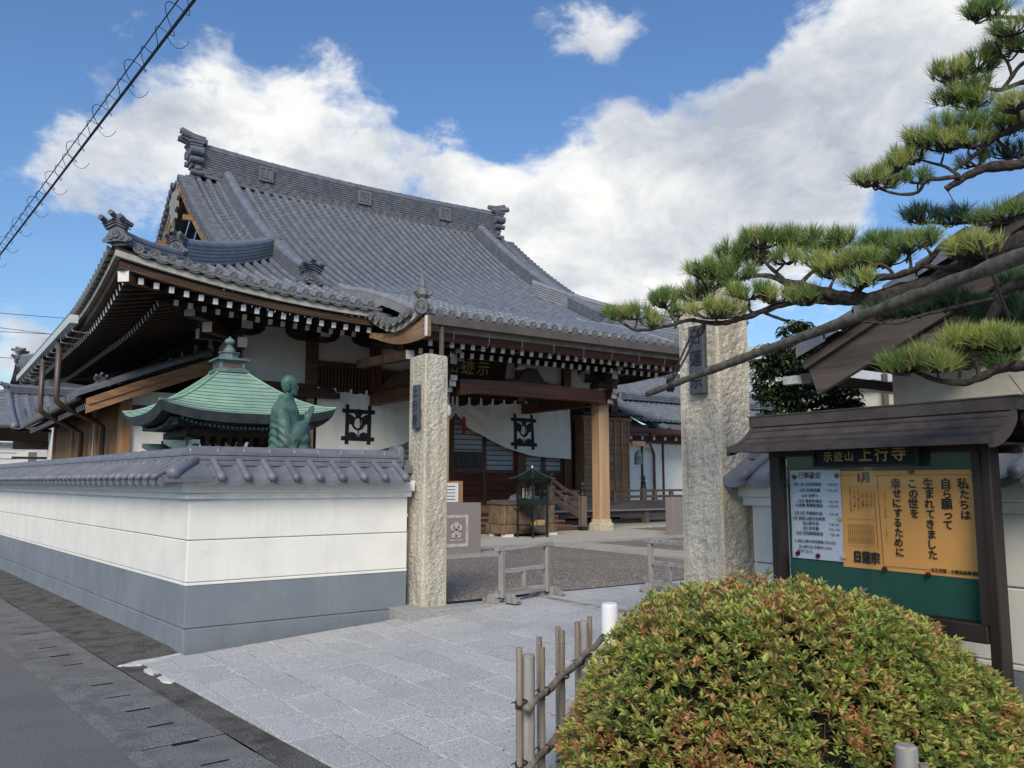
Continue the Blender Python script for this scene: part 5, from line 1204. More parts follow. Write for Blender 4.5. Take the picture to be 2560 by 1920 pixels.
for k in range(n + 1):
    v = lerp(-8, 36, k / n); j = .006 * mnoise.noise(Vector((v * 6, 0, 0))); vv += [SF(1.262 + j, v, .006), SF(1.172, v, .006), SF(1.262 + j, v, -.08), SF(1.172, v, -.08)]
mb.add(vv, [(4 * k, 4 * k + 1, 4 * k + 5, 4 * k + 4) for k in range(n)] + [(4 * k, 4 * k + 4, 4 * k + 6, 4 * k + 2) for k in range(n)] + [(4 * k + 1, 4 * k + 3, 4 * k + 7, 4 * k + 5) for k in range(n)]); struct(mb, 'gutter_edge_strip', 'drain')
mb = MB(); mb.add([SF(1.3, -40, -.10), SF(.3, -40, -.10), SF(.3, 70, -.10), SF(1.3, 70, -.10)], [(3, 2, 1, 0)[::-1]]); drain = struct(mb, 'drain_channel', 'black')
# cover slabs: one outline with the finger slot cut in its end
def slab_mesh():
    a, b, L_ = -.255, .255, .474; o = [(a, 0), (b, 0), (b, L_), (.085, L_), (.085, L_ - .040), (-.085, L_ - .040), (-.085, L_), (a, L_)]
    vs = []; ch = .003
    cx, cy = 0, L_ / 2
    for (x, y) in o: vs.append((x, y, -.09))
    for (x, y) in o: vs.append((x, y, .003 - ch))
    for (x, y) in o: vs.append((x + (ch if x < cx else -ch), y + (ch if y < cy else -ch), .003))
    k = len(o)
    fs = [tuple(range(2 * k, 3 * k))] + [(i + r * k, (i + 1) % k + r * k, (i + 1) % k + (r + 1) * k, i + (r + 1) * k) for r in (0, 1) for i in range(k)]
    me = bpy.data.meshes.new('drain_cover'); me.from_pydata(vs, [], fs); me.materials.append(MT['drain']); me.materials.append(MT['black']); me.polygons.foreach_set('material_index', [0] + [1] * k + [0] * k); return me  # side faces blackened: shade in slots and joints, with dirt, put into the colour
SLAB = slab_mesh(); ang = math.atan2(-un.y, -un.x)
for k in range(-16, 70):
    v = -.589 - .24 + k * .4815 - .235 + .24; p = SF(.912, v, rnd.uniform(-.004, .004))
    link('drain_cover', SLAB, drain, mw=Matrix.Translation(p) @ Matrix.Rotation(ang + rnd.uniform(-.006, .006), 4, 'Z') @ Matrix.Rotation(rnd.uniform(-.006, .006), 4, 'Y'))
mb = MB(); vv = []; n = 90
for k in range(n + 1):
    v = lerp(-8, 36, k / n)
    for u in (.652, .54, .437, .43, -.02):
        z = .001 + .010 * mnoise.noise(Vector((u * 4, v * 1.3, 0))) + (.01 if u < .4 else 0)
        if v < -.05 and u < .44: z = .001 if u > .433 else -.05
        vv.append(SF(u, v, z))
mb.add(vv, [(5 * k + j, 5 * k + j + 1, 5 * k + j + 6, 5 * k + j + 5) for k in range(n) for j in range(4)]); struct(mb, 'verge_strip', 'mossy')
# apron of granite slabs rising from the street to the gate
mb = MB(); vv = []
xs = [1.2, 2.1, 3, 4, 5, 6.1, 10.6]
for x in xs: vv += [(x, -3, zg(x) - .0022), (x, 8.19, zg(x) - .0022)]
E_ = lambda x, y: (Vector((x, y, 0)) - C0).dot(un)
mb.add([(p[0] if p[0] > 1.3 else None, p[1], p[2]) for p in vv] if False else vv, [(2 * k, 2 * k + 2, 2 * k + 3, 2 * k + 1) for k in range(len(xs) - 1)])
# clip the first strip along the street edge
mb.v[0] = tuple(SF(.432, -11.2, -.014)); mb.v[1] = tuple(SF(.432, -.15, -.014)); pav = struct(mb, 'pavement', 'joint')
bed = [(2.42, .2), (2.47, 3.40), (3.30, 3.92), (4.50, 4.36), (4.78, 3.9), (4.78, .2)]
def inside(p, poly):
    c = False; j = len(poly) - 1
    for i in range(len(poly)):
        if (poly[i][1] > p[1]) != (poly[j][1] > p[1]) and p[0] < (poly[j][0] - poly[i][0]) * (p[1] - poly[i][1]) / (poly[j][1] - poly[i][1]) + poly[i][0]: c = not c
        j = i
    return c
def clip(poly, f):
    out = []
    for i in range(len(poly)):
        a, b = poly[i], poly[(i + 1) % len(poly)]; fa_, fb_ = f(a), f(b)
        if fa_ >= 0: out.append(a)
        if (fa_ >= 0) != (fb_ >= 0):
            t = fa_ / (fa_ - fb_); out.append((lerp(a[0], b[0], t), lerp(a[1], b[1], t)))
    return out
CW, SL = .305, .61
i0 = int((1.1 - 1.95) / CW) - 1; cnt = 0
for i in range(i0, 29):
    x0 = 1.935 + i * CW; off = (i % 2) * .305 + rnd.uniform(-.06, .06)
    for j in range(-10, 12):
        y0 = 8.19 - (j + 1) * SL + off; y1 = y0 + SL
        if y1 < (1.2 if x0 < 2.6 else 2.6): continue
        y1c = min(y1, 8.185)
        if y1c - y0 < .05: continue
        poly = [(x0 + .0075, y0 + .007), (x0 + CW - .0075, y0 + .007), (x0 + CW - .0075, y1c - .007), (x0 + .0075, y1c - .007)]
        poly = clip(poly, lambda p: .43 - E_(p[0], p[1]))
        if len(poly) < 3: continue
        cx = sum(p[0] for p in poly) / len(poly); cy = sum(p[1] for p in poly) / len(poly)
        if inside((cx, cy), bed): continue
        if x0 > 6.4 and cy < 5.0: continue
        dz = rnd.uniform(-.0012, .0012); b_ = .002; k = len(poly); vs = []
        for (x, y) in poly: vs.append((x, y, zg(x) - .012 if x > 1.9 else -.01))
        for (x, y) in poly: vs.append((x, y, zg(x) - .0035 + dz))
        for (x, y) in poly: vs.append((x + (b_ if x < cx else -b_), y + (b_ if y < cy else -b_), zg(x) + dz))
        m_ = MB(); m_.add(vs, [tuple(range(2 * k, 3 * k))] + [(q + r * k, (q + 1) % k + r * k, (q + 1) % k + (r + 1) * k, q + (r + 1) * k) for r in (0, 1) for q in range(k)])
        cnt += 1
        m_.build('paving_stone', 'paving', pav)
# mortar smears at the wall corner
def blob(name, pts, mat, h=.010, cat=None):
    q_ = []
    for i in range(len(pts)):
        a, b = pts[i], pts[(i + 1) % len(pts)]
        for k in range(5): t = k / 5; x, y = lerp(a[0], b[0], t), lerp(a[1], b[1], t); q_.append((x + .018 * mnoise.noise(Vector((x * 31, y * 31, 2))), y + .018 * mnoise.noise(Vector((x * 31, y * 31, 8)))))
    pts = q_
    mb = MB(); k = len(pts); c = (sum(p[0] for p in pts) / k, sum(p[1] for p in pts) / k)
    vs = [(c[0], c[1], zg(c[0]) + h)]
    for r, hh in ((.55, h), (.9, h * .75), (1.0, -.004)):
        for (x, y) in pts: xx, yy = lerp(c[0], x, r), lerp(c[1], y, r); vs.append((xx, yy, max(0, zg(xx) - .008) + hh + .001))
    fs = [(0, 1 + j, 1 + (j + 1) % k) for j in range(k)] + [(1 + q * k + j, 1 + (q + 1) * k + j, 1 + (q + 1) * k + (j + 1) % k, 1 + q * k + (j + 1) % k) for q in (0, 1) for j in range(k)]
    mb.add(vs, fs); return struct(mb, name, mat)
def P2(px, py): d = ray(px, py); t = -1.6 / d.z; q = EYE + d * t; return (q.x, q.y)
blob('mortar_patch', [P2(*p) for p in [(291, 1668), (340, 1655), (400, 1646), (455, 1634), (462, 1637), (400, 1654), (372, 1660), (352, 1666), (320, 1667)]], 'mortar', .016)
blob('mortar_patch', [P2(*p) for p in [(358, 1676), (372, 1671), (392, 1678), (398, 1684), (385, 1690), (368, 1686)]], 'mortar', .014)
blob('mortar_patch', [P2(*p) for p in [(393, 1696), (410, 1690), (430, 1696), (438, 1704), (428, 1710), (408, 1708)]], 'mortar', .014)
# courtyard
mb = MB(); vs = []
mb.add([(4.3, 8.195, .235), (60, 8.195, .235), (60, 70, .235), (2.2, 70, .235), (2.2, 8.6, .235), (4.3, 8.6, .235)], [(0, 1, 2, 3, 4, 5)]); mb.add([(4.9, 8.195, .235), (4.9, -12, .235), (60, -12, .235), (60, 8.195, .235)], [(0, 1, 2, 3)]) if False else None
struct(mb, 'courtyard_ground', 'gravelbase')
mb = MB(); mb.add([(6.4, -14, .20), (70, -14, .20), (70, 8.19, .20), (6.4, 8.19, .20)], [(0, 1, 2, 3)]); struct(mb, 'side_yard_ground', 'gravelbase')
mb = MB()
def pebble(mb, x, y, z, r):
    a = rnd.uniform(0, PI); ca, sa = math.cos(a) * r, math.sin(a) * r; h = r * rnd.uniform(.4, .7); b = rnd.uniform(.6, .9)
    mb.add([(x + ca, y + sa, z), (x - sa * b, y + ca * b, z), (x - ca, y - sa, z), (x + sa * b, y - ca * b, z), (x + ca * .2, y + sa * .1, z + h)], [(0, 1, 4), (1, 2, 4), (2, 3, 4), (3, 0, 4)])
for k in range(26000):
    d = rnd.random() ** 1.4; y = 8.22 + 7.0 * d; x = rnd.uniform(4.9, 5.5 + y * .98)
    if x > 17: continue
    pebble(mb, x, y, .233, rnd.uniform(.008, .020))
mb.build('gravel', 'pebble', kind='stuff')['label'] = 'grey brown gravel of the temple courtyard'
bpy.data.objects['gravel']['category'] = 'gravel'
mb = MB(); mb.add([(4.9, 8.195, .24), (10.6, 8.195, .24), (10.6, 8.215, .24), (4.9, 8.215, .24), (4.9, 8.195, .262), (10.6, 8.195, .262), (10.6, 8.215, .262), (4.9, 8.215, .262)], [(4, 5, 6, 7), (0, 1, 5, 4), (2, 3, 7, 6)]); struct(mb, 'steel_edging', 'blackmetal')
mb = MB(); mb.bb(11.15, 12.25, 9.2, 14.55, .2, .262); mb.bb(11.15, 12.25, 4.2, 9.19, .2, .258); struct(mb, 'path', 'concrete')
mb = MB(); mb.bb(9.2, 16.4, 14.6, 21.2, .2, .29); plat = struct(mb, 'porch_platform', 'granitelight')
mb = MB(); mb.bb(9.1, 16.5, 14.55, 14.60, .2, .285); mb.build('platform_kerb', 'plinth', plat)
mb = MB(); mb.bb(16.6, 24, 18.3, 21.2, .2, .30); struct(mb, 'hall_skirting_slab', 'concrete')
mb = MB(); mb.bb(5, 9.1, 18.3, 21.2, .2, .30); struct(mb, 'hall_skirting_slab', 'concrete')
# ---- boundary walls with tiled coping
def cop_meshes():
    w = .2475
    mb = MB(); n = 8   # pan: concave tray with a thick lip
    vs = []
    for j in range(n + 1):
        a = -1 + 2 * j / n; x = a * w / 2 * .98; dz = -.040 * (1 - a * a)
        vs += [(x, 0, dz), (x, .27, dz + .150), (x, .0, dz - .050), (x, .27, dz + .115)]
    f = []
    for j in range(n): b = 4 * j; f += [(b, b + 4, b + 5, b + 1), (b, b + 2, b + 6, b + 4), (b + 2, b + 3, b + 7, b + 6)]
    mb.add(vs, f); pan = bpy.data.meshes.new('coping_pan_tile'); pan.from_pydata(mb.v, [], mb.f); pan.materials.append(MT['coping'])
    mb = MB(); n = 12; ring = []
    prof = [(-.060, .012, -.012), (-.053, .028, -.012), (-.034, .040, -.008), (-.004, .042, .002), (.035, .038, .024), (.07, .034, .044), (.27, .033, .156)]
    vs = []
    for (y, r, z) in prof:
        for j in range(n): a = 2 * PI * j / n; vs.append((r * math.cos(a), y, z + r * math.sin(a) * (1 if y > 0 else 1)))
    fs = [(i * n + j, i * n + (j + 1) % n, (i + 1) * n + (j + 1) % n, (i + 1) * n + j) for i in range(len(prof) - 1) for j in range(n)] + [tuple(range(n))[::-1]]
    roll = bpy.data.meshes.new('coping_roll_tile'); roll.from_pydata(vs, [], fs); roll.materials.append(MT['coping']); roll.polygons.foreach_set('use_smooth', [True] * len(fs))
    return pan, roll
PAN, ROLL = cop_meshes()
def capmesh(ln, name='coping_cap_tile'):
    n = 8; vs = []; prof = [(0, 1.), (.012, 1.06), (.03, 1.06), (.04, 1.), (ln, .97)]
    for (x, q) in prof:
        for j in range(n + 1): a = PI * j / n; vs.append((x, .085 * q * math.cos(a), .052 * q * math.sin(a)))
        vs += [(x, -.085 * q, -.014), (x, .085 * q, -.014)]
    m = n + 3
    fs = [(i * m + j, (i + 1) * m + j, (i + 1) * m + (j + 1) % m, i * m + (j + 1) % m) for i in range(len(prof) - 1) for j in range(m)] + [tuple(range(m)), tuple(range((len(prof) - 1) * m, len(prof) * m))[::-1]]
    me = bpy.data.meshes.new(name); me.from_pydata(vs, [], fs); me.materials.append(MT['coping'])
    return me
CAP = capmesh(.262)
COUR = []
for (w_, z0, z1) in ((.145, .0, .05), (.130, .054, .098), (.118, .102, .140)):
    m_ = MB(); m_.bb(.0004, .2616, -w_, w_, z0, z1, bev=.005); me = bpy.data.meshes.new('coping_course_tile'); me.from_pydata(m_.v, [], m_.f); me.materials.append(MT['coping']); COUR.append(me)
def coping(parent, P0, d, nrm, length, zE=1.600, both=True, start_trim=0., thick=.30, cmax=1e9, capstart=0.):
    """P0 lies on the outer wall face; d along, nrm outwards"""
    d = Vector(d).normalized(); nrm = Vector(nrm).normalized(); P0 = Vector(P0)
    for side in ((1, -1) if both else (1,)):
        nn = nrm * side; org = P0 if side > 0 else P0 - nrm * thick
        X_ = d * (1 if (d.cross(-nn)).z > 0 else -1); Yv = -nn
        k = 0; s_ = start_trim if side > 0 else start_trim + .1
        while s_ < length:
            p = org + d * s_ + nn * .235 + Vector((0, 0, zE + .052))
            mw = Matrix(((X_.x, Yv.x, 0, p.x), (X_.y, Yv.y, 0, p.y), (0, 0, 1, p.z), (0, 0, 0, 1)))
            if side > 0 or s_ < 6:
                link('coping_pan_tile', PAN, parent, mw=mw)
                p2 = p + d * .12375 + Vector((0, 0, .008)); mw2 = mw.copy(); mw2.translation = p2; link('coping_roll_tile', ROLL, parent, mw=mw2)
            s_ += .2475
    s_ = capstart
    c = P0 - nrm * (thick / 2)
    X_ = d; Yv = Vector((-d.y, d.x, 0))
    while s_ < length - .02:
        p = c + d * s_ + Vector((0, 0, zE + .16)); sx = min(1., (length - s_) / .26)
        mw = Matrix(((X_.x * sx, Yv.x, 0, p.x), (X_.y * sx, Yv.y, 0, p.y), (0, 0, 1, p.z), (0, 0, 0, 1)))
        for q, me in enumerate(COUR):
            mq = mw.copy(); mq.translation = p; link('coping_course_tile', me, parent, mw=mq)
        mc = mw.copy(); mc.translation = p + Vector((0, 0, .145)); link('coping_cap_tile', CAP, parent, mw=mc)
        s_ += .262
    # mortar bed below the tiles
    mb = MB(); a, b = c, c + d * length
    mb.sweep([a, b], [(-.36, zE + .0), (.36, zE + .0), (.13, zE + .15), (-.13, zE + .15)], side=Yv, ups=[(0, 0, 1)] * 2); mb.build('coping_bed', 'coping', parent)
def wall_panels(parent, P0, d, nrm, length, joints, z_ground, thick=.30, blue=.613):
    d = Vector(d).normalized(); nrm = Vector(nrm).normalized(); P0 = Vector(P0)
    def slab(name, mat, s0, s1, z0, z1, out, bev=.006, z0b=None):
        mb = MB(); w = thick / 2 + out; c = P0 - nrm * (thick / 2)
        mt = Matrix(((d.x, -nrm.x, 0), (d.y, -nrm.y, 0), (0, 0, 1)))
        mb.box(c + d * (s0 + s1) / 2 + Vector((0, 0, (z0 + z1) / 2)), (s1 - s0, 2 * w, z1 - z0), mat=mt, bev=bev); mb.build(name, mat, parent)
    ext = .0
    slab('upper_band', 'plaster', 0 - .09, length + .05, 1.497, 1.615, .085, .008); slab('lower_band', 'plaster', -.05, length + .03, 1.435, 1.499, .045, .008)
    js = [0] + joints + [length]
    for a, b in zip(js, js[1:]):
        g = .003
        slab('plaster_panel', 'plaster', a + (g if a else 0), b - (g if b < length else 0), 1.046, 1.437, -.001); slab('plaster_panel', 'plaster', a + (g if a else 0), b - (g if b < length else 0), .648, 1.038, 0)
        slab('plaster_strip', 'plaster', a + (g if a else 0), b - (g if b < length else 0), .615, .642, .004, .004)
        slab('painted_panel', 'bluepaint', a + (g if a else 0), b - (g if b < length else 0), .218, .613, -.002); slab('base_panel', 'bluepaint', a + (g if a else 0), b - (g if b < length else 0), -.12, .208, .006)
    slab('wall_core', 'bluepaint', .02, length - .02, -.12, 1.5, -.014, 0)
bw = thing('boundary_wall', 'white and grey-blue boundary wall with tiled coping turning the street corner, left of the gate', 'wall', (2.1, 8.37, 0))
wall_panels(bw, (2.105, 8.37, 0), (1, 0, 0), (0, -1, 0), 2.36, [], 0)
wall_panels(bw, (2.1 + .0, 8.372, 0), sv, un, 30, [8.05, 16.1, 24.1], 0)
coping(bw, (2.10, 8.37, 0), (1, 0, 0), (0, -1, 0), 2.30, start_trim=.10, capstart=.0)
coping(bw, (2.1, 8.37, 0), sv, un, 30, start_trim=.12, both=False, capstart=.16)
# corner pieces
mb = MB(); c = SF(.21, 0, 0) + Vector((0, -.21, 1.685)); inn = Vector((2.24, 8.50, 1.84))
dd = (inn - c).normalized(); mb.tube([c - dd * .055, c - dd * .048, c - dd * .02, c + dd * .02, c + dd * .07, c + dd * .12, inn], [.01, .035, .062, .066, .058, .048, .045], 12); mb.build('corner_roll_tile', 'coping', bw, smooth=True)
for (a, b) in (((2.10, 8.12), 0), ((1.86, 8.40), 1)):
    pass
mb = MB(); z = 1.66
q0 = SF(.235, .0, z) + Vector((0, -.235, 0)); q1 = Vector((2.24, 8.5, 1.82)); q2 = Vector((2.26, 8.135, z)); q3 = SF(.235, .12, z); q4 = Vector((2.24, 8.42, 1.80)); q5 = SF(-.1, .14, 1.80)
mb.add([q0, q2, q4, q1, q3, q5, q0 - Vector((0, 0, .06)), q2 - Vector((0, 0, .06)), q3 - Vector((0, 0, .06))], [(0, 1, 2, 3), (0, 3, 5, 4), (0, 6, 7, 1), (4, 8, 6, 0)]); mb.build('corner_pan_tile', 'coping', bw)
# end of the front coping: upright end tile and last tiles
mb = MB(); mb.bb(4.36, 4.44, 8.40, 8.66, 1.755, 1.99, bev=.02); mb.tube([(4.34, 8.53, 1.91), (4.45, 8.53, 1.91)], .105, 14); mb.build('coping_end_tile', 'coping', bw)
mb = MB(); mb.tube([(4.44, 8.52, 1.80), (4.60, 8.52, 1.79)], .06, 10); mb.bb(4.44, 4.58, 8.42, 8.62, 1.70, 1.79); mb.build('coping_tail_tile', 'coping', bw, smooth=True, autos=40)
rw = thing('boundary_wall', 'white and grey-blue boundary wall running behind the notice board, right of the gate', 'wall', (4.78, 3.7, 0))
rd = Vector((-.02, -1, 0)).normalized(); rn = Vector((-1, .02, 0)).normalized()
wall_panels(rw, (4.80, 3.86, 0), rd, rn, 6.5, [3.0], 0)
coping(rw, (4.80, 3.88, 0), rd, rn, 6.5, start_trim=.06)
mb = MB(); mb.bb(4.86, 5.08, 3.80, 3.90, 1.755, 1.97, bev=.02); mb.tube([(4.95, 3.78, 1.90), (4.95, 3.92, 1.90)], .105, 14); mb.build('coping_end_tile', 'coping', rw)
# ---- gate pillars of rough granite
def pillar(label, x0, y0, wx, wy, z0, z1, seed, mats, text, plaque_on):
    t = thing('gate_pillar', label, 'pillar', (x0 + wx / 2, y0 + wy / 2, z0), group='granite gate pillars')
    nu, nz_ = 14, 150; vs = []
    ch = .022   # tooled margin on the corners
    per = []
    cs = [(0, 0, 1, 0, wx), (wx, 0, 0, 1, wy), (wx, wy, -1, 0, wx), (0, wy, 0, -1, wy)]
    for (cx, cy, dx, dy, ln) in cs:
        m = 14
        for k in range(m):
            s_ = ch + (ln - 2 * ch) * k / (m - 1); per.append((cx + dx * s_, cy + dy * s_, min(s_, ln - s_) / .05, (-dy if False else dy, -dx)))
    m = len(per)
    for j in range(nz_ + 1):
        z = lerp(z0, z1, j / nz_); ta = 1 - .035 * (j / nz_)
        edge = min(1, (z1 - z) / .06)
        for (x, y, e, nr) in per:
            n0 = mnoise.noise(Vector((x * 22 + seed, y * 22, z * 22))) * .6 + mnoise.noise(Vector((x * 55, y * 55 + seed, z * 55))) * .45 + mnoise.noise(Vector((x * 5 + seed, y * 5, z * 3))) * .7
            amp = .013 * min(1., max(.14, e - .35)) * 1.25
            cx, cy = x - wx / 2, y - wy / 2
            zz = z + (mnoise.noise(Vector((x * 9, y * 9, seed))) * .016 if j == nz_ else 0)
            vs.append((x0 + wx / 2 + cx * ta + nr[0] * n0 * amp, y0 + wy / 2 + cy * ta + nr[1] * n0 * amp, zz))
    fs = [(j * m + k, j * m + (k + 1) % m, (j + 1) * m + (k + 1) % m, (j + 1) * m + k) for j in range(nz_) for k in range(m)]
    # pyramidal top
    b = len(vs); 
    for q in (.96, .6, .15):
        for k in range(m): p = vs[nz_ * m + k]; vs.append((lerp(x0 + wx / 2, p[0], q), lerp(y0 + wy / 2, p[1], q), p[2] + .012 + (1 - q) * .045 + mnoise.noise(Vector((p[0] * 9, q * 5, seed))) * .008))
    for q in range(3): fs += [((nz_ + q) * m + k, (nz_ + q) * m + (k + 1) % m, (nz_ + q + 1) * m + (k + 1) % m, (nz_ + q + 1) * m + k) for k in range(m)]
    fs.append(tuple(range((nz_ + 3) * m, (nz_ + 4) * m)))
    mb = MB(); mb.add(vs, fs); body = mb.build('shaft', mats, t)
    mb = MB()
    for (cx, cy) in ((0, 0), (wx, 0), (wx, wy), (0, wy)):
        q = .024; xx, yy = x0 + cx, y0 + cy; ix = 1 if cx == 0 else -1; iy = 1 if cy == 0 else -1
        n = 40
        pts = [(xx + ix * .006 + ix * wx / 2 * .035 * k / n, yy + iy * .006 + iy * wy / 2 * .035 * k / n, lerp(z0, z1 - .01, k / n)) for k in range(n + 1)]
        mb.sweep(pts, [(-.0, -.0), (ix * .03, 0), (ix * .03, iy * .03), (0, iy * .03)] if False else [(0, 0), (.001, 0), (.001, .001), (0, .001)]) if False else None
        mb.add([(p[0] + a * ix, p[1] + b_ * iy, p[2]) for p in pts for (a, b_) in ((.030, -.004), (.005, -.004), (-.004, .005), (-.004, .030))], [(4 * k + j, 4 * k + j + 1, 4 * k + 4 + j + 1, 4 * k + 4 + j) for k in range(n) for j in range(3)])
    mb.build('tooled_corner', 'granite_pale', t)
    return t
lp = pillar('rough granite gate pillar with a narrow dark name plaque, at the right end of the white wall', 4.55, 8.15, .31, .39, .235, 3.03, 3.1, 'granite_pillar', '', 0)
rp_ = pillar('rough granite gate pillar with a wide dark name plaque, behind the pine branch and notice board', 4.55, 3.91, .35, .39, .20, 3.02, 8.7, 'granite_pillar', '', 0)
def plaque(t, y0, y1, z0, z1, x, text, size):
    mb = MB(); mb.bb(x - .035, x + .01, y0, y1, z0, z1, bev=.004); o = mb.build('plaque', 'plaque', t)
    put_text('carved_characters', text, size, 'black', o, (x - .0367, (y0 + y1) / 2, (z0 + z1) / 2), (0, -1, 0), (0, 0, 1), vertical=True, spacing=(z1 - z0) * .95 / size / len(text) , bold=.0015, squash=(.95, 1))
plaque(lp, 8.24, 8.37, 2.20, 2.70, 4.55 - .008, '上行寺', .13)
plaque(rp_, 4.01, 4.15, 2.23, 2.73, 4.55 - .008, '日蓮宗', .125)
mb = MB(); mb.bb(4.26, 5.0, 7.92, 8.56, .02, .237, bev=.006); mb.bb(5.004, 5.62, 7.92, 8.2, .02, .237, bev=.006); mb.build('plinth', 'plinth', lp)
mb = MB(); mb.bb(4.33, 5.1, 3.75, 4.5, .02, .20, bev=.006); mb.build('plinth', 'plinth', rp_)
mb = MB(); mb.lathe((4.86 + .02, 8.20, 2.42), [(.012, -.07), (.034, -.06), (.044, -.02), (.036, .03), (.02, .06), (.006, .066)], 12); mb.bb(4.84, 4.90, 8.18, 8.24, 2.38, 2.46); mb.build('camera_dome', 'whiteold', lp, smooth=True, autos=40)

mb = MB(); mb.add([(p[0], p[1], zg(p[0]) + .03) for p in bed] + [(p[0], p[1], -.05) for p in bed], [tuple(range(6))[::-1]] + [(i, (i + 1) % 6, (i + 1) % 6 + 6, i + 6) for i in range(6)]); struct(mb, 'planting_bed', 'soil')
# ================================================================ things in the gateway and the yard
def barrier(label, p0, p1, group):
    p0 = Vector(p0); p1 = Vector(p1); d = (p1 - p0).normalized(); c = (p0 + p1) / 2; L_ = (p1 - p0).length
    t = thing('wooden_barrier', label, 'barrier', tuple(c), group)
    def beam(name, a, b, za, zb, w, h, up=(0, 0, 1), mat='wood_greyx'):
        mb = MB(); A = p0 + d * a + Vector((0, 0, za)); B = p0 + d * b + Vector((0, 0, zb)); mb.beam(A, B, w, h, upd=up, bev=.006); return mb.build(name, mat, t)
    n = Vector((-d.y, d.x, 0))
    beam('top_rail', -.09, L_ + .10, .61, .61, .065, .062)
    for s in (.0, L_): beam('post', s, s, .05, .58, .05, .062, up=tuple(n), mat='wood_grey')
    beam('middle_rail', .035, L_ - .035, .345, .345, .035, .055); beam('short_post', L_ * .48, L_ * .48, .135, .318, .045, .05, up=tuple(n), mat='wood_grey'); beam('bottom_rail', -.10, L_ + .0, .10, .10, .05, .075)
    for s in (.0, L_):
        for sg in (-1, 1):
            mb = MB(); out = [(0, 0), (.20, 0), (.215, .03), (.19, .055), (.13, .065), (.10, .10), (0, .11)]
            mb.prism(out, p0 + d * s - d * .035 * (1 if (n * sg).cross(Vector((0, 0, 1))).dot(d) > 0 else -1) + Vector((0, 0, 0)), n * sg, (0, 0, 1), .07); mb.build('foot', 'wood_grey', t)
barrier('grey weathered wooden barrier at the left of the gateway beside the granite pillar', (5.45, 7.93, .24), (6.17, 8.03, .25), 'wooden gate barriers')
barrier('grey weathered wooden barrier at the right of the gateway, partly behind the right pillar', (7.50, 7.62, .258), (7.40, 6.86, .258), 'wooden gate barriers')
# red granite gate stones
def gatestone(label, x0, x1, y0, y1, z1, crest_):
    t = thing('granite_block', label, 'stone', ((x0 + x1) / 2, (y0 + y1) / 2, .24), 'red granite blocks in the courtyard')
    mb = MB(); mb.bb(x0, x1, y0, y1, .28, z1, bev=.006); mb.build('block', 'redgranite', t)
    mb = MB(); mb.bb(x0 - .25, x1 + .5, y0 - .06, y1 + .12, .20, .30); mb.build('footing', 'plinth', t)
    if crest_:
        cx, cz, y = crest_; s = .26; mb = MB()
        for (a, b, c, d) in ((-1, 1, .80, 1), (-1, 1, -1, -.80), (-1, -.80, -.8, .8), (.80, 1, -.8, .8)): mb.bb(cx + a * s, cx + b * s, y - .006, y + .004, cz + c * s * 1.1, cz + d * s * 1.1)
        for (a, c, r) in ((0, .32, .24), (-.3, .22, .17), (.3, .22, .17), (-.25, -.30, .15), (.25, -.30, .15), (0, -.05, .16)):
            mb.prism([(r * s * math.cos(q * PI / 6), r * s * math.sin(q * PI / 6) * 1.3) for q in range(12)], (cx + a * s, y - .006, cz + c * s), (1, 0, 0), (0, 0, 1), -.01)
        mb.bb(cx - .5 * s, cx + .5 * s, y - .006, y + .004, cz - .66 * s, cz - .58 * s); mb.build('carved_crest', 'crestpale', t)
gatestone('reddish granite block carved with a pale crest, right behind the left gate pillar', 7.1, 8.47, 13.0, 13.25, 1.22, (7.93, .72, 13.0))
gatestone('plain reddish granite block beside the left edge of the right gate pillar', 15.16, 16.4, 14.6, 14.85, 1.22, None)
# offering box, cloth, incense cabinet
t = thing('offering_box', 'worn brown wooden offering box on white blocks in front of the hall stairs', 'box', (12.1, 16.8, .29))
x0, x1, y0, y1 = 11.42, 12.95, 16.5, 17.2
mb = MB(); mb.bb(x0, x1, y0, y1, .58, 1.05, bev=.01); mb.build('body', 'grime', t)
mb = MB(); mb.bb(x0 - .05, x1 + .05, y0 - .05, y1 + .05, .36, .575, bev=.015); mb.build('base', 'grime', t)
mb = MB(); mb.bb(x0 - .03, x1 + .03, y0 - .03, y1 + .03, 1.05, 1.13, bev=.008); mb.build('rim', 'wood_rail', t)
for k in range(6): mb = MB(); yy = lerp(y0 + .06, y1 - .06, k / 5); mb.bb(x0 + .04, x1 - .04, yy - .02, yy + .02, 1.131, 1.16); mb.build('grille_bar', 'wood_rail', t)
for (a, b) in ((x0 + .05, y0 + .02), (x1 - .15, y0 + .02), (x0 + .05, y1 - .15), (x1 - .15, y1 - .15)): mb = MB(); mb.bb(a - .05, a + .20, b - .05, b + .12, .29, .36); mb.build('foot_block', 'white', t)
for k in range(6): mb = MB(); mb.bb(x0 + .06, x0 + .085, y0 - .006, y0 + .002, .62 + k * .075, .635 + k * .075); mb.build('nail_cover', 'blackmetal', t)
mb = MB(); mb.tube([(x0 + .25, y0 - .01, .98), (x0 + .32, y0 - .03, .93), (x0 + .42, y0 - .03, .93), (x0 + .48, y0 - .01, .98)], .012, 5); mb.build('handle', 'blackmetal', t)
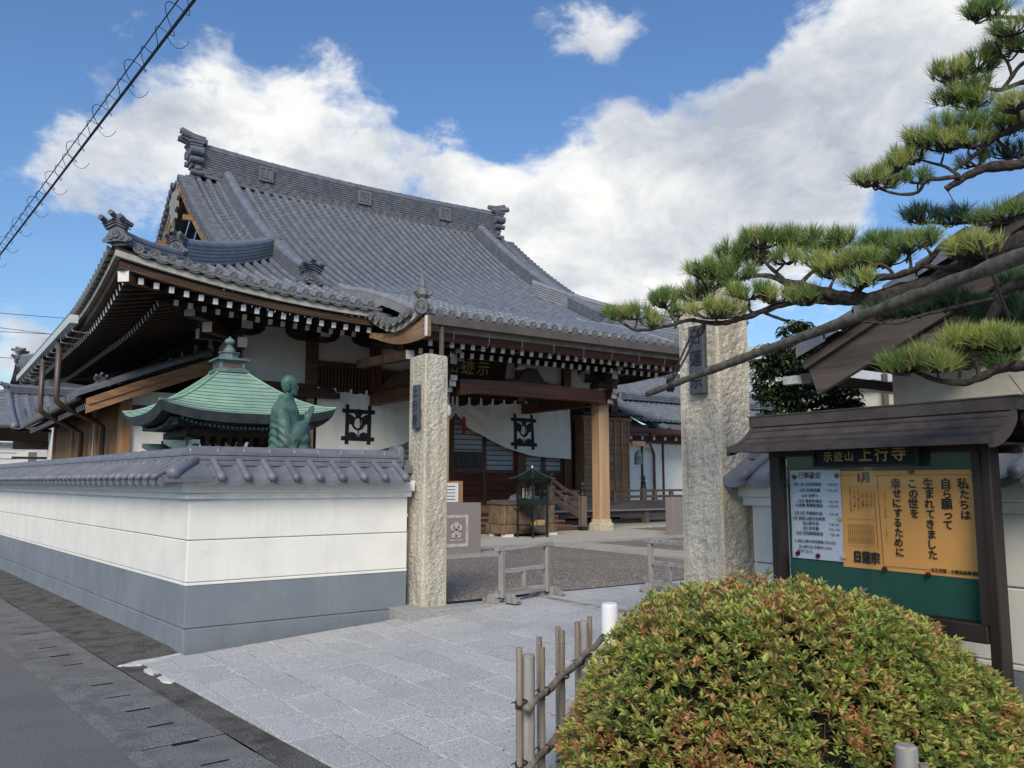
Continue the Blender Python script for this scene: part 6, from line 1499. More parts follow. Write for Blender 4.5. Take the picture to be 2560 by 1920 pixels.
def heap(name, c, rx, ry, h, mat, label, cat, seed):
    mb = MB(); n, m = 16, 9; vs = []
    for i in range(m + 1):
        for j in range(n):
            a = 2 * PI * j / n; r = i / m; w = 1 + .25 * mnoise.noise(Vector((math.cos(a) * 2 + seed, math.sin(a) * 2, r * 2)))
            vs.append((c[0] + rx * r * math.cos(a) * w, c[1] + ry * r * math.sin(a) * w, c[2] + h * (1 - r ** 2.2) * (1 + .35 * mnoise.noise(Vector((math.cos(a) * 3 * r, math.sin(a) * 3 * r, seed * 3))))))
    mb.add(vs, [(i * n + j, i * n + (j + 1) % n, (i + 1) * n + (j + 1) % n, (i + 1) * n + j) for i in range(m) for j in range(n)]); return tag(mb.build(name, mat, base=c, smooth=True), label, cat)
MT['navy'] = M('navy_pattern', (.02, .03, .07), (.10, .12, .17), rough=.9, scale=40, mixf=(.5, .6))
MT['creamcloth'] = M('cream_cloth', (.55, .50, .38), rough=.9, scale=9)
heap('cloth_bundle', (11.95, 16.75, 1.15), .26, .2, .17, 'navy', 'crumpled navy patterned cloth lying on the offering box', 'cloth', 2.2)
heap('cloth_bundle', (12.22, 16.62, 1.15), .10, .09, .27, 'creamcloth', 'small cream cloth lump standing on the offering box beside the lantern cabinet', 'cloth', 5.1)
t = thing('incense_cabinet', 'dark green metal candle cabinet with pointed roof and thin legs before the offering box', 'cabinet', (11.95, 16.1, .29))
cx, cy, r = 11.97, 16.12, .25
rot = Matrix.Rotation(math.radians(10), 3, 'Z')
def cq(a, b): v = rot @ Vector((a, b, 0)); return (cx + v.x, cy + v.y)
cor = [cq(-r, -r), cq(r, -r), cq(r, r), cq(-r, r)]
for i, (x, y) in enumerate(cor):
    mb = MB(); mb.beam((x, y, .29), (x, y, 1.66), .035, .035, upd=(0, 1, 0)); mb.build('leg', 'darkmetal', t)
for (z0, z1, e, nm) in ((1.06, 1.20, .02, 'tray'), (1.60, 1.66, .01, 'top_frame'), (.555, .575, 0, 'shelf')):
    mb = MB(); mb.box((cx, cy, (z0 + z1) / 2), (2 * (r + e), 2 * (r + e), z1 - z0), rz=math.radians(10)); mb.build(nm, 'darkmetal', t)
for i in range(4):
    a, b = cor[i], cor[(i + 1) % 4]; m_ = ((a[0] + b[0]) / 2, (a[1] + b[1]) / 2); mb = MB(); mb.beam((m_[0], m_[1], 1.2), (m_[0], m_[1], 1.6), .025, .025, upd=(0, 1, 0)); mb.beam((a[0], a[1], 1.4), (b[0], b[1], 1.4), .012, .014); mb.build('glazing_bar', 'darkmetal', t)
mb = MB(); R_ = .40; c4 = [cq(-R_, -R_), cq(R_, -R_), cq(R_, R_), cq(-R_, R_)]
vs = []; K = 6
for k in range(K + 1):
    w = k / K; q = 1 - w; z = 1.66 + .02 + .26 * (w ** 1.5) + (.0); 
    for (x, y) in c4: vs.append((lerp(cx, x, q), lerp(cy, y, q), z))
mb.add(vs, [(4 * k + j, 4 * k + (j + 1) % 4, 4 * k + 4 + (j + 1) % 4, 4 * k + 4 + j) for k in range(K) for j in range(4)] + [(3, 2, 1, 0)]); mb.build('roof', 'darkmetal', t)
for j in range(4): mb = MB(); mb.tube([Vector(vs[4 * k + j]) + Vector((0, 0, .006)) for k in range(K + 1)], .010, 5); mb.build('roof_hip', 'copperdark', t)
mb = MB(); mb.lathe((cx, cy, 1.93), [(.02, 0), (.03, .02), (.018, .045), (.012, .07)], 10); mb.build('finial', 'cream', t)
mb = MB(); mb.bb(cx - .16, cx - .02, cy + .18, cy + .19, 1.22, 1.45); mb.bb(cx + .05, cx + .2, cy + .18, cy + .19, 1.25, 1.50); mb.build('notice_paper', 'creamcloth', t)
for k in range(5): mb = MB(); mb.lathe((cx - .14 + .07 * k, cy - .05, 1.20), [(.02, 0), (.022, .06), (.01, .07)], 8); mb.build('candle_cup', 'glassdark', t)
mb = MB(); mb.bb(cx - .12, cx + .02, cy - .15, cy - .1, .58, .67); mb.build('yellow_box', 'yellow', t) if False else None
tag(MB().bb(cx - .13, cx - .05, cy - .2, cy - .14, .576, .66).build('matchbox', 'yellowp', base=(cx - .09, cy - .17, .576)), 'small yellow box on the lower shelf of the dark green cabinet', 'box') if 'yellowp' in MT else None
tag(MB().bb(cx + .04, cx + .22, cy - .2, cy - .05, .576, .70).build('carton', 'wood_pale', base=(cx + .1, cy - .1, .576)), 'small brown carton on the lower shelf of the dark green cabinet', 'box')
# little standing sign on the stairs
t = thing('paper_sign', 'small upright white paper sign on the stairs right of the dark green candle cabinet', 'sign', (12.9, 17.6, .35))
mb = MB(); mb.bb(12.79, 13.03, 17.45, 17.48, .62, 1.30); mb.build('backing', 'blackmetal', t)
mb = MB(); mb.bb(12.81, 13.01, 17.44, 17.448, .66, 1.25); pn = mb.build('paper', 'whitep', t)
put_text('lettering', '納経受付', .11, 'inkb', pn, (12.95, 17.437, .96), (1, 0, 0), (0, 0, 1), vertical=True, spacing=1.1)
mb = MB(); mb.bb(12.72, 13.1, 17.35, 17.6, .56, .60); mb.bb(12.89, 12.93, 17.46, 17.5, .38, .62); mb.build('stand', 'blackmetal', t)
t = thing('notice_stand', 'wooden framed notice with white paper peeking out behind the left gate pillar', 'sign', (9.2, 15.5, .29))
mb = MB(); mb.bb(8.75, 9.62, 15.5, 15.53, 1.15, 1.62); mb.build('frame', 'wood_gold', t)
mb = MB(); mb.bb(8.8, 9.50, 15.49, 15.498, 1.17, 1.58); pp = mb.build('paper', 'whitep', t)
for k in range(5): mb = MB(); mb.bb(9.2, 9.42, 15.486, 15.489, 1.22 + k * .07, 1.235 + k * .07); mb.build('line_of_print', 'inkb', pp)
mb = MB(); mb.bb(8.9, 8.95, 15.51, 15.56, .29, 1.15); mb.bb(9.4, 9.45, 15.51, 15.56, .29, 1.15); mb.build('legs', 'wood_gold', t, kind='stuff')
# white bollard behind the azalea
t = at(1524, 1520, 5.75)
mb = MB(); mb.lathe((t.x, t.y, zg(t.x)), [(.058, 0), (.058, .62), (.054, .635), (.048, .64), (.046, .638)], 24); tag(mb.build('white_bollard', 'pvc', base=(t.x, t.y, zg(t.x)), smooth=True, autos=40), 'white plastic cylinder standing on the paving behind the azalea bush', 'bollard')
# ---------------------------------------------------------------- copper roofed pavilion
pv = thing('copper_pavilion', 'small square pavilion with a green copper roof and tall finial behind the white wall', 'pavilion', (3.85, 13.3, .24))
CX_, CY_, HS = 3.85, 13.29, 1.29
def prf(q, e):  # q 0 centre .. 1 eave ; e along the side -1..1
    lift_ = .14 * abs(e) ** 3.0 * q ** 3
    return 3.33 - .75 * (1 - (1 - q) ** 1.28) + lift_
def side_pt(s, q, e, dz=0., k=0.):
    rr = .19 + (HS - .19 + k) * q; a = rr; b = rr * e
    pts = [(b, -a), (a, b), (-b, a), (-a, -b)][s]; return Vector((CX_ + pts[0], CY_ + pts[1], prf(q, e) + dz))
rows = 13; cnt = 0
for s in range(4):
    for r in range(rows):
        q0, q1 = r / rows, (r + 1) / rows
        w = 2 * (.19 + (HS - .19) * q1); m = max(1, round(w / .42)) if s in (0, 3) else 1; off = (r % 2) * .5
        edges = [-1.] + [e for e in [(-1 + 2 * (k + off) / m) for k in range(m + 1)] if -1 < e < 1] + [1.]
        for a, b in zip(edges, edges[1:]):
            if b - a < .02: continue
            mb = MB(); vs = []; K = 4 if s in (0, 3) else 10; g = .0015 / HS
            for k in range(K + 1):
                e = lerp(a + g, b - g, k / K); vs += [side_pt(s, q0, e, .0), side_pt(s, q1 + .0, e, .009), side_pt(s, q1, e, -.001)]
            mb.add(vs, [(3 * k, 3 * k + 1, 3 * k + 4, 3 * k + 3) for k in range(K)] + [(3 * k + 1, 3 * k + 2, 3 * k + 5, 3 * k + 4) for k in range(K)]); mb.m = [0] * K + [1] * K; mb.build('copper_sheet', ['copper', 'copperdark'], pv)
    mb = MB(); K = 20; vs = []
    for k in range(K + 1):
        e = -1 + 2 * k / K; vs += [side_pt(s, 1, e, .004), side_pt(s, 1, e, -.13, -.05 * 1), side_pt(s, 1, e, -.135, -.20)]
    mb.add(vs, [(3 * k + j, 3 * k + j + 1, 3 * k + j + 4, 3 * k + j + 3) for k in range(K) for j in range(2)]); mb.build('eave_fascia', 'copperdark', pv)
    mb = MB(); vs = []
    for k in range(K + 1):
        e = -1 + 2 * k / K; vs += [side_pt(s, 1, e, -.13, -.19), side_pt(s, .35, e, -.55)]
    mb.add(vs, [(2 * k, 2 * k + 1, 2 * k + 3, 2 * k + 2) for k in range(K)]); mb.build('soffit', 'wood_dark', pv)
    for k in range(30):
        e = -.93 + 1.86 * k / 29; p = side_pt(s, 1, e, -.19, -.30); mb = MB(); rz = [0, PI / 2, PI, -PI / 2][s]
        mb.box((p.x, p.y, p.z), (.035, .16, .04), rz=rz); mb.build('rafter_end', 'coppermid', pv) if s in (0, 3) else None
    mb = MB(); mb.tube([side_pt(s, q / 8, 1, .012) for q in range(9)], .018, 5); mb.build('hip_seam', 'copper', pv)
    p = side_pt(s, 1, 1, -.26, -.28); c_ = Vector((CX_, CY_, p.z - .1)); mb = MB(); mb.beam(p, p.lerp(c_, .5), .09, .10); mb.build('hip_rafter', 'copperdark', pv)
mb = MB()
mb.box((CX_, CY_, 3.335), (.50, .50, .045), mi=0); mb.box((CX_, CY_, 3.365), (.43, .43, .03)); mb.box((CX_, CY_, 3.44), (.39, .39, .14)); mb.box((CX_, CY_, 3.518), (.50, .50, .022)); mb.box((CX_, CY_, 3.536), (.45, .45, .016)); mb.build('roof_box', 'coppermid', pv)
mb = MB(); mb.bb(CX_ - .15, CX_ + .15, CY_ - .200, CY_ - .193, 3.395, 3.48); mb.bb(CX_ - .200, CX_ - .193, CY_ - .15, CY_ + .15, 3.395, 3.48); mb.build('box_panel', 'wood_rail', pv, kind='stuff')
mb = MB(); mb.lathe((CX_, CY_, 3.544), [(.15, 0), (.15, .085), (.175, .09), (.175, .105)], 8); mb.build('octagonal_collar', 'coppermid', pv)
mb = MB(); mb.lathe((CX_, CY_, 3.645), [(.088, 0), (.090, .03), (.085, .06), (.062, .085), (.050, .10), (.060, .11), (.034, .12), (.030, .13), (.058, .145), (.078, .17), (.080, .19), (.066, .215), (.036, .235), (.018, .25), (.008, .265), (.003, .275)], 20); mb.build('jewel_finial', 'coppermid', pv, smooth=True)
for (sx, sy) in ((-1, -1), (1, -1), (1, 1), (-1, 1)):
    x, y = CX_ + sx * .72, CY_ + sy * .72; mb = MB(); mb.cyl((x, y, .24), (x, y, 2.25), .085, 12); mb.build('column', 'wood_dark', pv, smooth=True, autos=40)
    for (ddx, ddy) in ((sx, 0), (0, sy)):
        for (z, ln, mt_) in ((1.86, .34, 'wood_dark'), (2.02, .26, 'coppermid'), (2.14, .36, 'coppermid')):
            mb = MB(); out = [(0, 0), (ln * .7, 0), (ln, .06), (ln, .12), (0, .12)]; mb.prism(out, (x + ddy * .045, y - ddx * .045, z - .06), (ddx, ddy, 0), (0, 0, 1), .09); mb.build('bracket', mt_, pv)
for (a, b) in (((-1, -1), (1, -1)), ((1, -1), (1, 1)), ((1, 1), (-1, 1)), ((-1, 1), (-1, -1))):
    for (z, h, w) in ((1.88, .22, .09), (2.32, .10, .12)):
        A = Vector((CX_ + a[0] * .72, CY_ + a[1] * .72, z)); B = Vector((CX_ + b[0] * .72, CY_ + b[1] * .72, z)); d = (B - A).normalized(); mb = MB(); mb.beam(A - d * (.22 if z < 2 else 0), B + d * (.22 if z < 2 else 0), w, h); mb.build('tie_beam', 'wood_darkx', pv)
    n_ = 9
    for k in range(n_):
        w = (k + .5) / n_; p = Vector((lerp(a[0], b[0], w) * .72 + CX_, lerp(a[1], b[1], w) * .72 + CY_, 2.14)); mb = MB(); h = .12 + .08 * ((k * 7) % 3) / 2
        mb.lathe((p.x, p.y, 2.27 - h), [(.015, 0), (.05, h * .3), (.03, h * .6), (.06, h)], 6); mb.build('carved_drop', 'wood_dark', pv)
mb = MB(); mb.bb(CX_ - .8, CX_ + .8, CY_ - .8, CY_ + .8, .24, .40); mb.build('stone_base', 'plinth', pv)
# ---------------------------------------------------------------- bronze monk
def remesh_union(name, parts, vox, mat, parent, disp=0., dscale=8., folds=None, sub=False, passes=2):
    import bmesh
    mb = MB()
    for p in parts: mb.add(*p)
    me = bpy.data.meshes.new(name); me.from_pydata(mb.v, [], mb.f); o = bpy.data.objects.new(name, me); COL.objects.link(o)
    md = o.modifiers.new('r', 'REMESH'); md.mode = 'VOXEL'; md.voxel_size = vox
    sm = o.modifiers.new('s', 'SMOOTH'); sm.iterations = passes; sm.factor = .5
    dg = bpy.context.evaluated_depsgraph_get(); dg.update(); m2 = bpy.data.meshes.new_from_object(o.evaluated_get(dg)); bpy.data.objects.remove(o)
    m2.name = name; nor = [v.normal.copy() for v in m2.vertices]
    for v, n_ in zip(m2.vertices, nor):
        h = disp * mnoise.noise(v.co * dscale)
        if folds: h += folds(v.co, n_)
        v.co += n_ * h
    b = Vector(BASE[parent.name]); loc = STX
    for v in m2.vertices: v.co = (loc @ v.co) - b
    m2.materials.clear(); m2.materials.append(MT[mat]); m2.polygons.foreach_set('use_smooth', [True] * len(m2.polygons)); m2.update()
    return link(name, m2, parent)
def loft(secs, n=28, cap=True):
    """secs: (cx, cy, cz, rx, ry)"""
    vs = [(c[0] + c[3] * math.cos(2 * PI * j / n), c[1] + c[4] * math.sin(2 * PI * j / n), c[2]) for c in secs for j in range(n)]; k = len(secs)
    fs = [(i * n + j, i * n + (j + 1) % n, (i + 1) * n + (j + 1) % n, (i + 1) * n + j) for i in range(k - 1) for j in range(n)] + [tuple(range(n))[::-1], tuple(range((k - 1) * n, k * n))]
    return vs, fs
def tubep(pts, rs, n=14):
    m_ = MB(); m_.tube(pts, rs, n); return m_.v, m_.f
def ell(c, r, n=16, m=10):
    vs = []; fs = []
    for i in range(1, m):
        t = PI * i / m
        for j in range(n): a = 2 * PI * j / n; vs.append((c[0] + r[0] * math.sin(t) * math.cos(a), c[1] + r[1] * math.sin(t) * math.sin(a), c[2] - r[2] * math.cos(t)))
    fs = [(i * n + j, i * n + (j + 1) % n, (i + 1) * n + (j + 1) % n, (i + 1) * n + j) for i in range(m - 2) for j in range(n)] + [tuple(range(n))[::-1], tuple(range((m - 2) * n, (m - 1) * n))]
    return vs, fs
# statue is modelled facing +x in its own frame (metres at life size), then scaled and turned
sp = at(716, 1130, 10.5); SC = 1.33
face = math.atan2(rtv.y, rtv.x) + math.radians(8)
STX = Matrix.Translation((sp.x, sp.y, 2.93 - 1.62 * SC)) @ Matrix.Rotation(face, 4, 'Z') @ Matrix.Diagonal((SC * .82, SC, SC, 1))
st = thing('monk_statue', 'green bronze statue of a praying monk in robes, facing right behind the white wall', 'statue', (sp.x, sp.y, .24))
robe = loft([(-.02, 0, -.02, .27, .30), (-.02, 0, .25, .255, .29), (-.01, 0, .55, .235, .275), (.0, 0, .85, .215, .26), (-.005, 0, 1.05, .195, .25), (-.02, 0, 1.20, .172, .235), (-.03, 0, 1.30, .155, .215), (-.03, 0, 1.36, .125, .165), (-.025, 0, 1.40, .095, .11), (-.02, 0, 1.435, .082, .082), (-.015, 0, 1.455, .070, .068)])
parts = [robe]
for sy in (-1, 1):
    parts.append(tubep([(-.03, sy * .17, 1.27), (.0, sy * .235, 1.12), (.04, sy * .245, .98), (.10, sy * .21, .92)], [.085, .09, .095, .10]))
    parts.append(tubep([(.06, sy * .215, 1.00), (.15, sy * .145, 1.08), (.205, sy * .070, 1.16)], [.11, .095, .058]))
    # hanging sleeve
    parts.append(loft([(.09, sy * .20, .18, .14, .05), (.10, sy * .20, .45, .155, .06), (.11, sy * .19, .70, .165, .075), (.115, sy * .17, .88, .165, .085), (.12, sy * .15, 1.0, .145, .085), (.15, sy * .12, 1.10, .10, .07), (.19, sy * .09, 1.17, .05, .05)], 18))
def folds(co, n_):
    h = 0.
    if co.z < 1.3 and co.x < .12:      # sweeping drape folds from the left shoulder
        ph = co.z * 88 + co.x * 60 - abs(co.y) * 20 + 2.2 * mnoise.noise(co * 3.)
        h += .0085 * (1 - abs(math.sin(ph / 2)) * 2) * sstep(.14, -.05, co.x) * sstep(1.3, 1.1, co.z)
    if co.x >= .02: h += .013 * math.sin(math.hypot(co.x - .20, co.z - 1.12) * 60 + co.x * 6) * sstep(1.15, .85, co.z) * sstep(.0, .12, co.x)
    h += .004 * math.sin(math.atan2(co.y, co.x) * 22 + co.z * 3) * sstep(.8, .2, co.z)
    return h
remesh_union('robe', parts, .0085, 'bronze', st, .005, 9., folds)
head = [ell((.0, 0, 1.555), (.105, .078, .112)), ell((-.018, 0, 1.575), (.098, .080, .098)), ell((.045, 0, 1.50), (.058, .052, .072)), tubep([(-.01, 0, 1.36), (.0, 0, 1.46)], [.062, .058]), ell((.078, 0, 1.455), (.026, .028, .022)),
        tubep([(.098, 0, 1.560), (.106, 0, 1.535), (.113, 0, 1.518), (.104, 0, 1.508)], [.009, .011, .014, .010], 8), ell((.098, 0, 1.484), (.016, .024, .006)), ell((.096, 0, 1.472), (.015, .020, .006)),
        tubep([(.082, -.045, 1.572), (.100, -.022, 1.578), (.102, 0, 1.572), (.100, .022, 1.578), (.082, .045, 1.572)], [.006, .009, .008, .009, .006], 8),
        ell((.090, -.028, 1.553), (.010, .014, .006)), ell((.090, .028, 1.553), (.010, .014, .006))]
for sy in (-1, 1):
    head.append(tubep([(-.012, sy * .080, 1.580), (.004, sy * .086, 1.590), (.014, sy * .086, 1.570), (.004, sy * .084, 1.530), (-.004, sy * .080, 1.495), (.002, sy * .076, 1.478)], [.011, .013, .013, .010, .014, .010], 8))
HS_ = .86; head = [([((x + .0) * HS_ + .012, y * HS_, 1.40 + (z - 1.40) * HS_ + .012) for x, y, z in v], f) for v, f in head]
remesh_union('head', head, .0045, 'bronze', st, .001, 20, None, passes=1)
for sy in (-1, 1):
    HK = 1.18; hand = [tubep([(.185, sy * .058, 1.150), (.205, sy * .026, 1.185)], [.034, .028], 10), ell((.226, sy * .016, 1.213), (.030, .014, .045))]
    for k, (o_, ln) in enumerate(((.020, .078), (.007, .092), (-.007, .086), (-.020, .066))):
        b = Vector((.238 + o_ * .85, sy * .013, 1.243 - o_ * .55)); d = Vector((.42, 0, .90)).normalized()
        hand.append(tubep([b - d * .02, b + d * ln * .5 + Vector((0, sy * .002, 0)), b + d * ln + Vector((0, -sy * .004, 0))], [.0088, .0080, .0058], 8))
    b = Vector((.208, sy * .018, 1.21)); hand.append(tubep([b, b + Vector((-.012, sy * .004, .035)), b + Vector((.0, 0, .065))], [.010, .009, .007], 8))
    hand = [([(.20 + (x - .20) * HK, y * HK, 1.17 + (z - 1.17) * HK) for x, y, z in v], f) for v, f in hand]
    remesh_union('hand', hand, .0032, 'bronze', st, 0, 1, None, passes=1)
mb = MB(); mb.bb(sp.x - .5, sp.x + .5, sp.y - .5, sp.y + .5, .24, 2.93 - 1.70 * SC + .04, bev=.02); mb.build('pedestal', 'plinth', st)
# ---------------------------------------------------------------- notice board
nb = thing('notice_board', 'roofed notice board with green felt, orange and white posters, behind the azalea bush', 'notice board', (4.1, 2.5, .12))
BX = 4.10; nd = Vector((-.035, -1, 0)).normalized(); nnb = Vector((-1, .035, 0)).normalized()   # along (rightwards), and facing normal
O = Vector((BX, 3.09, 0))
def NB(s, z, out=0.): p = O + nd * s + nnb * out; return Vector((p.x, p.y, z))
def nbox(name, mat, s0, s1, z0, z1, o0, o1, parent=None, bev=0.):
    mt = Matrix(((nd.x, nnb.x, 0), (nd.y, nnb.y, 0), (0, 0, 1))); mb = MB()
    mb.box(NB((s0 + s1) / 2, (z0 + z1) / 2, (o0 + o1) / 2), (s1 - s0, o1 - o0, z1 - z0), mat=mt, bev=bev); return mb.build(name, mat, parent or nb)
SW = 1.16
for s in (-.030, SW + .028): nbox('post', 'boardframe', s - .028, s + .028, .05, 1.80, -.07, .02, bev=.006)
nbox('frame_bottom', 'boardframe', 0, SW, .86, .945, -.09, .03, bev=.005); nbox('frame_top', 'boardframe', 0, SW, 1.745, 1.80, -.09, .02); nbox('frame_stile', 'boardframe', -.012, .025, .945, 1.745, -.03, .03); nbox('frame_stile', 'boardframe', SW - .025, SW + .012, .945, 1.745, -.03, .03)
felt = nbox('felt_panel', 'greenfelt', 0, SW, .93, 1.76, -.085, -.07)
# roof: curved sheet roof with standing courses
rprof = [(.262, 1.797), (.225, 1.803), (.17, 1.822), (.11, 1.855), (.06, 1.90), (.038, 1.93)]
rs0, rs1 = -.18, SW + .17
for sg in (1, -1):
    for (a, b), (c, d) in zip(rprof, rprof[1:]):
        oa, oc = -.035 + sg * a, -.035 + sg * c; mb = MB()
        mb.add([NB(rs0, b, oa), NB(rs1, b, oa), NB(rs1, d, oc), NB(rs0, d, oc), NB(rs0, b - .012, oa), NB(rs1, b - .012, oa), NB(rs1, d - .012, oc), NB(rs0, d - .012, oc)], [(0, 1, 2, 3), (7, 6, 5, 4), (0, 4, 5, 1), (1, 5, 6, 2), (3, 7, 4, 0)])
        mb.build('roof_sheet', 'boardroof', nb)
        mb = MB(); mb.beam(NB(rs0, d + .004, oc), NB(rs1, d + .004, oc), .012, .010); mb.build('roof_seam', 'boardroof', nb)
    mb = MB(); mb.beam(NB(rs0, 1.785, -.035 + sg * .262), NB(rs1, 1.785, -.035 + sg * .262), .02, .030); mb.build('eave_fascia', 'boardroof', nb)
    for s in (rs0 - .002, rs1 + .002):
        mb = MB(); pts = [NB(s, z, -.035 + sg * o) for o, z in rprof]; mb.sweep(pts, [(-.012, -.045), (.012, -.045), (.012, .012), (-.012, .012)], side=nd, ups=[(0, 0, 1)] * 6); mb.build('verge_trim', 'boardroof', nb)
nbox('ridge_cap', 'boardroof', rs0 - .02, rs1 + .02, 1.93, 1.99, -.085, .015); nbox('ridge_top', 'boardroof', rs0 - .03, rs1 + .03, 1.99, 1.997, -.09, .02)
nbox('soffit_board', 'boardframe', rs0 + .03, rs1 - .03, 1.772, 1.782, -.28, .21)
nbox('cross_beam', 'boardframe', -.15, SW + .14, 1.735, 1.77, -.115, -.092)
sg_ = nbox('name_panel', 'black', .295, .88, 1.692, 1.785, .035, .055); 
for (a, b, c, d) in ((.28, .895, 1.680, 1.692), (.28, .295, 1.692, 1.785), (.88, .895, 1.692, 1.785)): nbox('name_frame', 'boardframe', a, b, c, d, .03, .065, sg_)
put_text('gold_lettering', '示迹山', .058, 'goldpaint', sg_, NB(.44, 1.733, .057), nd, (0, 0, 1), spacing=1.25, bold=.0008); put_text('gold_lettering', '上行寺', .082, 'goldpaint', sg_, NB(.695, 1.738, .057), nd, (0, 0, 1), spacing=1.28, bold=.001)
# posters are things pinned on the board
wp = thing('event_poster', 'white handwritten schedule sheet pinned at the left of the green board', 'poster', tuple(NB(.17, 1.3, -.06)))
W0, W1, Z0, Z1 = .025, .365, 1.165, 1.668
def sheet(parent, mat, s0, s1, z0, z1, out, nm='sheet', slope=0.):
    mb = MB(); n = 10; vs = []
    for i in range(n + 1):
        for j in range(n + 1):
            s_ = lerp(s0, s1, i / n); z = lerp(z0, z1, j / n); vs.append(NB(s_, z, out + .0035 * mnoise.noise(Vector((s_ * 7, z * 7, 1)))))
    mb.add(vs, [(i * (n + 1) + j, (i + 1) * (n + 1) + j, (i + 1) * (n + 1) + j + 1, i * (n + 1) + j + 1) for i in range(n) for j in range(n)]); return mb.build(nm, mat, parent, smooth=True)
sh_ = sheet(wp, 'paper', W0, W1, Z0, Z1, -.060)
def wt(txt, s, z, size, b=.0): put_text('handwriting', txt, size * 1.15, 'inkb', sh_, NB(s, 1.165 + (z - 1.165) * 1.227, -.054), nd, (0, 0, 1), bold=b)
wt('行事予定', .165, 1.548, .034, .0006)
lines = [('1月 1日 元旦祝祷会', '午前 0時', 1.508), ('12日 初身延講', '午後 1時', 1.480), ('16日 初参り', '', 1.455), ('19日 星祭祈祷会', '午前 9時', 1.430), ('  大黒尊 開運祝祷会', '午後 2時', 1.410), ('2月 2日 早朝修行会', '午前 6時', 1.374), ('3日 身延山節分会参拝', '', 1.350), ('当山節分会', '午後 6時', 1.328), ('8日 針供養', '午前 10時', 1.305), ('16日 宗祖御降誕会', '午後 2時', 1.282)]
for (a, b, z) in lines:
    wt(a, .15 + (.012 if len(a) < 10 else 0), z, .0195, .0003)
    if b: wt(b, .315, z - .001, .0145)
wt('※ 身延山節分参拝募集(1月16日)', .185, 1.245, .0170, .0002); wt('当山節分会 祈祷申し込み', .185, 1.220, .0170, .0002); wt('受付てます。', .125, 1.198, .0170, .0002)
op = thing('orange_poster', 'orange printed sermon poster with large brush lettering pinned at the right of the green board', 'poster', tuple(NB(.75, 1.3, -.06)))
P0_, P1_ = .355, 1.135; PZ0, PZ1 = 1.14, 1.660
def oz(z): return 1.14 + (z - 1.128) * 1.10
so = sheet(op, 'orange', P0_, P1_, PZ0, PZ1, -.066)
def ot(txt, s, z, size, b=.0, mat='ink', vert=True, sp_=1., sq=None): put_text('lettering', txt, size * 1.12, mat, so, NB(s, oz(z), -.0605), nd, (0, 0, 1), vertical=vert, bold=b, spacing=sp_, squash=sq)
def oline(s0, z0, s1, z1, w=.0018): z0, z1 = oz(z0), oz(z1); mb = MB(); mb.beam(NB(s0, z0, -.0608), NB(s1, z1, -.0608), .001, w) if abs(s1 - s0) > abs(z1 - z0) else mb.beam(NB(s0, z0, -.0608), NB(s1, z1, -.0608), .001, w, upd=tuple(nd)); mb.build('printed_line', 'ink', so)
for (txt, s, zt) in (('私たちは', 1.04, 1.535), ('自ら願って', .955, 1.535), ('生まれてきました', .865, 1.535), ('この世を', .780, 1.535), ('幸せにするために', .690, 1.535)):
    k = len(txt); stp = .0455; me_z = zt - stp * (k - 1) / 2
    for q, ch_ in enumerate(txt): ot(ch_, s + .004 * (q % 2), zt - q * stp, .052 if ord(ch_) > 0x4e00 else .046, .0012)
ot('1月', .505, 1.565, .052, .0025, vert=False); ot('日蓮宗', .50, 1.178, .050, .003, vert=False, sq=(.95, 1.15))
for (s, col_) in ((.545, '１日（元旦）'), (.52, '８日（小寒）'), (.495, '２日（初詣）'), (.47, '９日（聖人の日）'), (.445, '２０日（大寒）'), (.42, '２５日（いのりの日）')): ot(col_, s, 1.455, .013, .0002, 'inkpale2', True, 1.05)
for k in range(13): ot('合掌礼拝南無妙法蓮華経一心', .40 + k * .0125, 1.285, .0085, 0, 'inkpale2', True, 1.0)
ot('令和三年　聖語解説　一心に合掌して', .625, 1.38, .013, 0, 'inkpale', True, 1.1)
ot('立正安国・お題目結縁運動', .975, 1.150, .018, .0006, vert=False)
oline(.58, 1.578, 1.085, 1.578); oline(.36, 1.578, .445, 1.578); oline(.36, 1.578, .36, 1.20); oline(.585, 1.578, .600, 1.14); oline(.565, 1.50, .572, 1.22); oline(.60, 1.150, .855, 1.150); oline(1.095, 1.150, 1.12, 1.150); oline(1.085, 1.578, 1.12, 1.150); oline(.40, 1.365, .565, 1.365, .001)
mags = [(.06, 1.572, 'r'), (.18, 1.575, 'r'), (.345, 1.577, 'r'), (.78, 1.595, 'r'), (1.10, 1.598, 'r'), (.065, 1.175, 'r'), (.20, 1.170, 'r'), (.605, 1.135, 'r'), (.84, 1.128, 'r'), (1.125, 1.13, 'r'), (1.125, 1.37, 'r'), (.352, 1.362, 'c'), (.362, 1.175, 'c')]
mlab = ['white sheet, upper left corner', 'white sheet, middle of the top edge', 'white sheet, upper right corner', 'orange poster, middle of the top edge', 'orange poster, upper right corner', 'white sheet, lower left corner', 'white sheet, middle of the lower edge', 'orange poster, leftmost on the lower edge', 'orange poster, second from right on the lower edge', 'orange poster, lower right corner', 'orange poster, middle of the right edge', 'seam of the two posters, half way down', 'white sheet, lower right corner']
for (s, z, k), lb in zip(mags, mlab):
    z = oz(z)
    mb = MB(); mb.lathe(NB(s, z, -.062), [(.0135, 0), (.0135, .010), (.011, .014), (.004, .015)], 14, axis=nnb)
    tag(mb.build('magnet', 'magnetred' if k == 'r' else 'magnetcream', base=tuple(NB(s, z, -.062)), smooth=True, autos=40), ('dark red round magnet, ' if k == 'r' else 'cream round magnet, ') + lb, 'magnet', 'round magnets holding the posters')
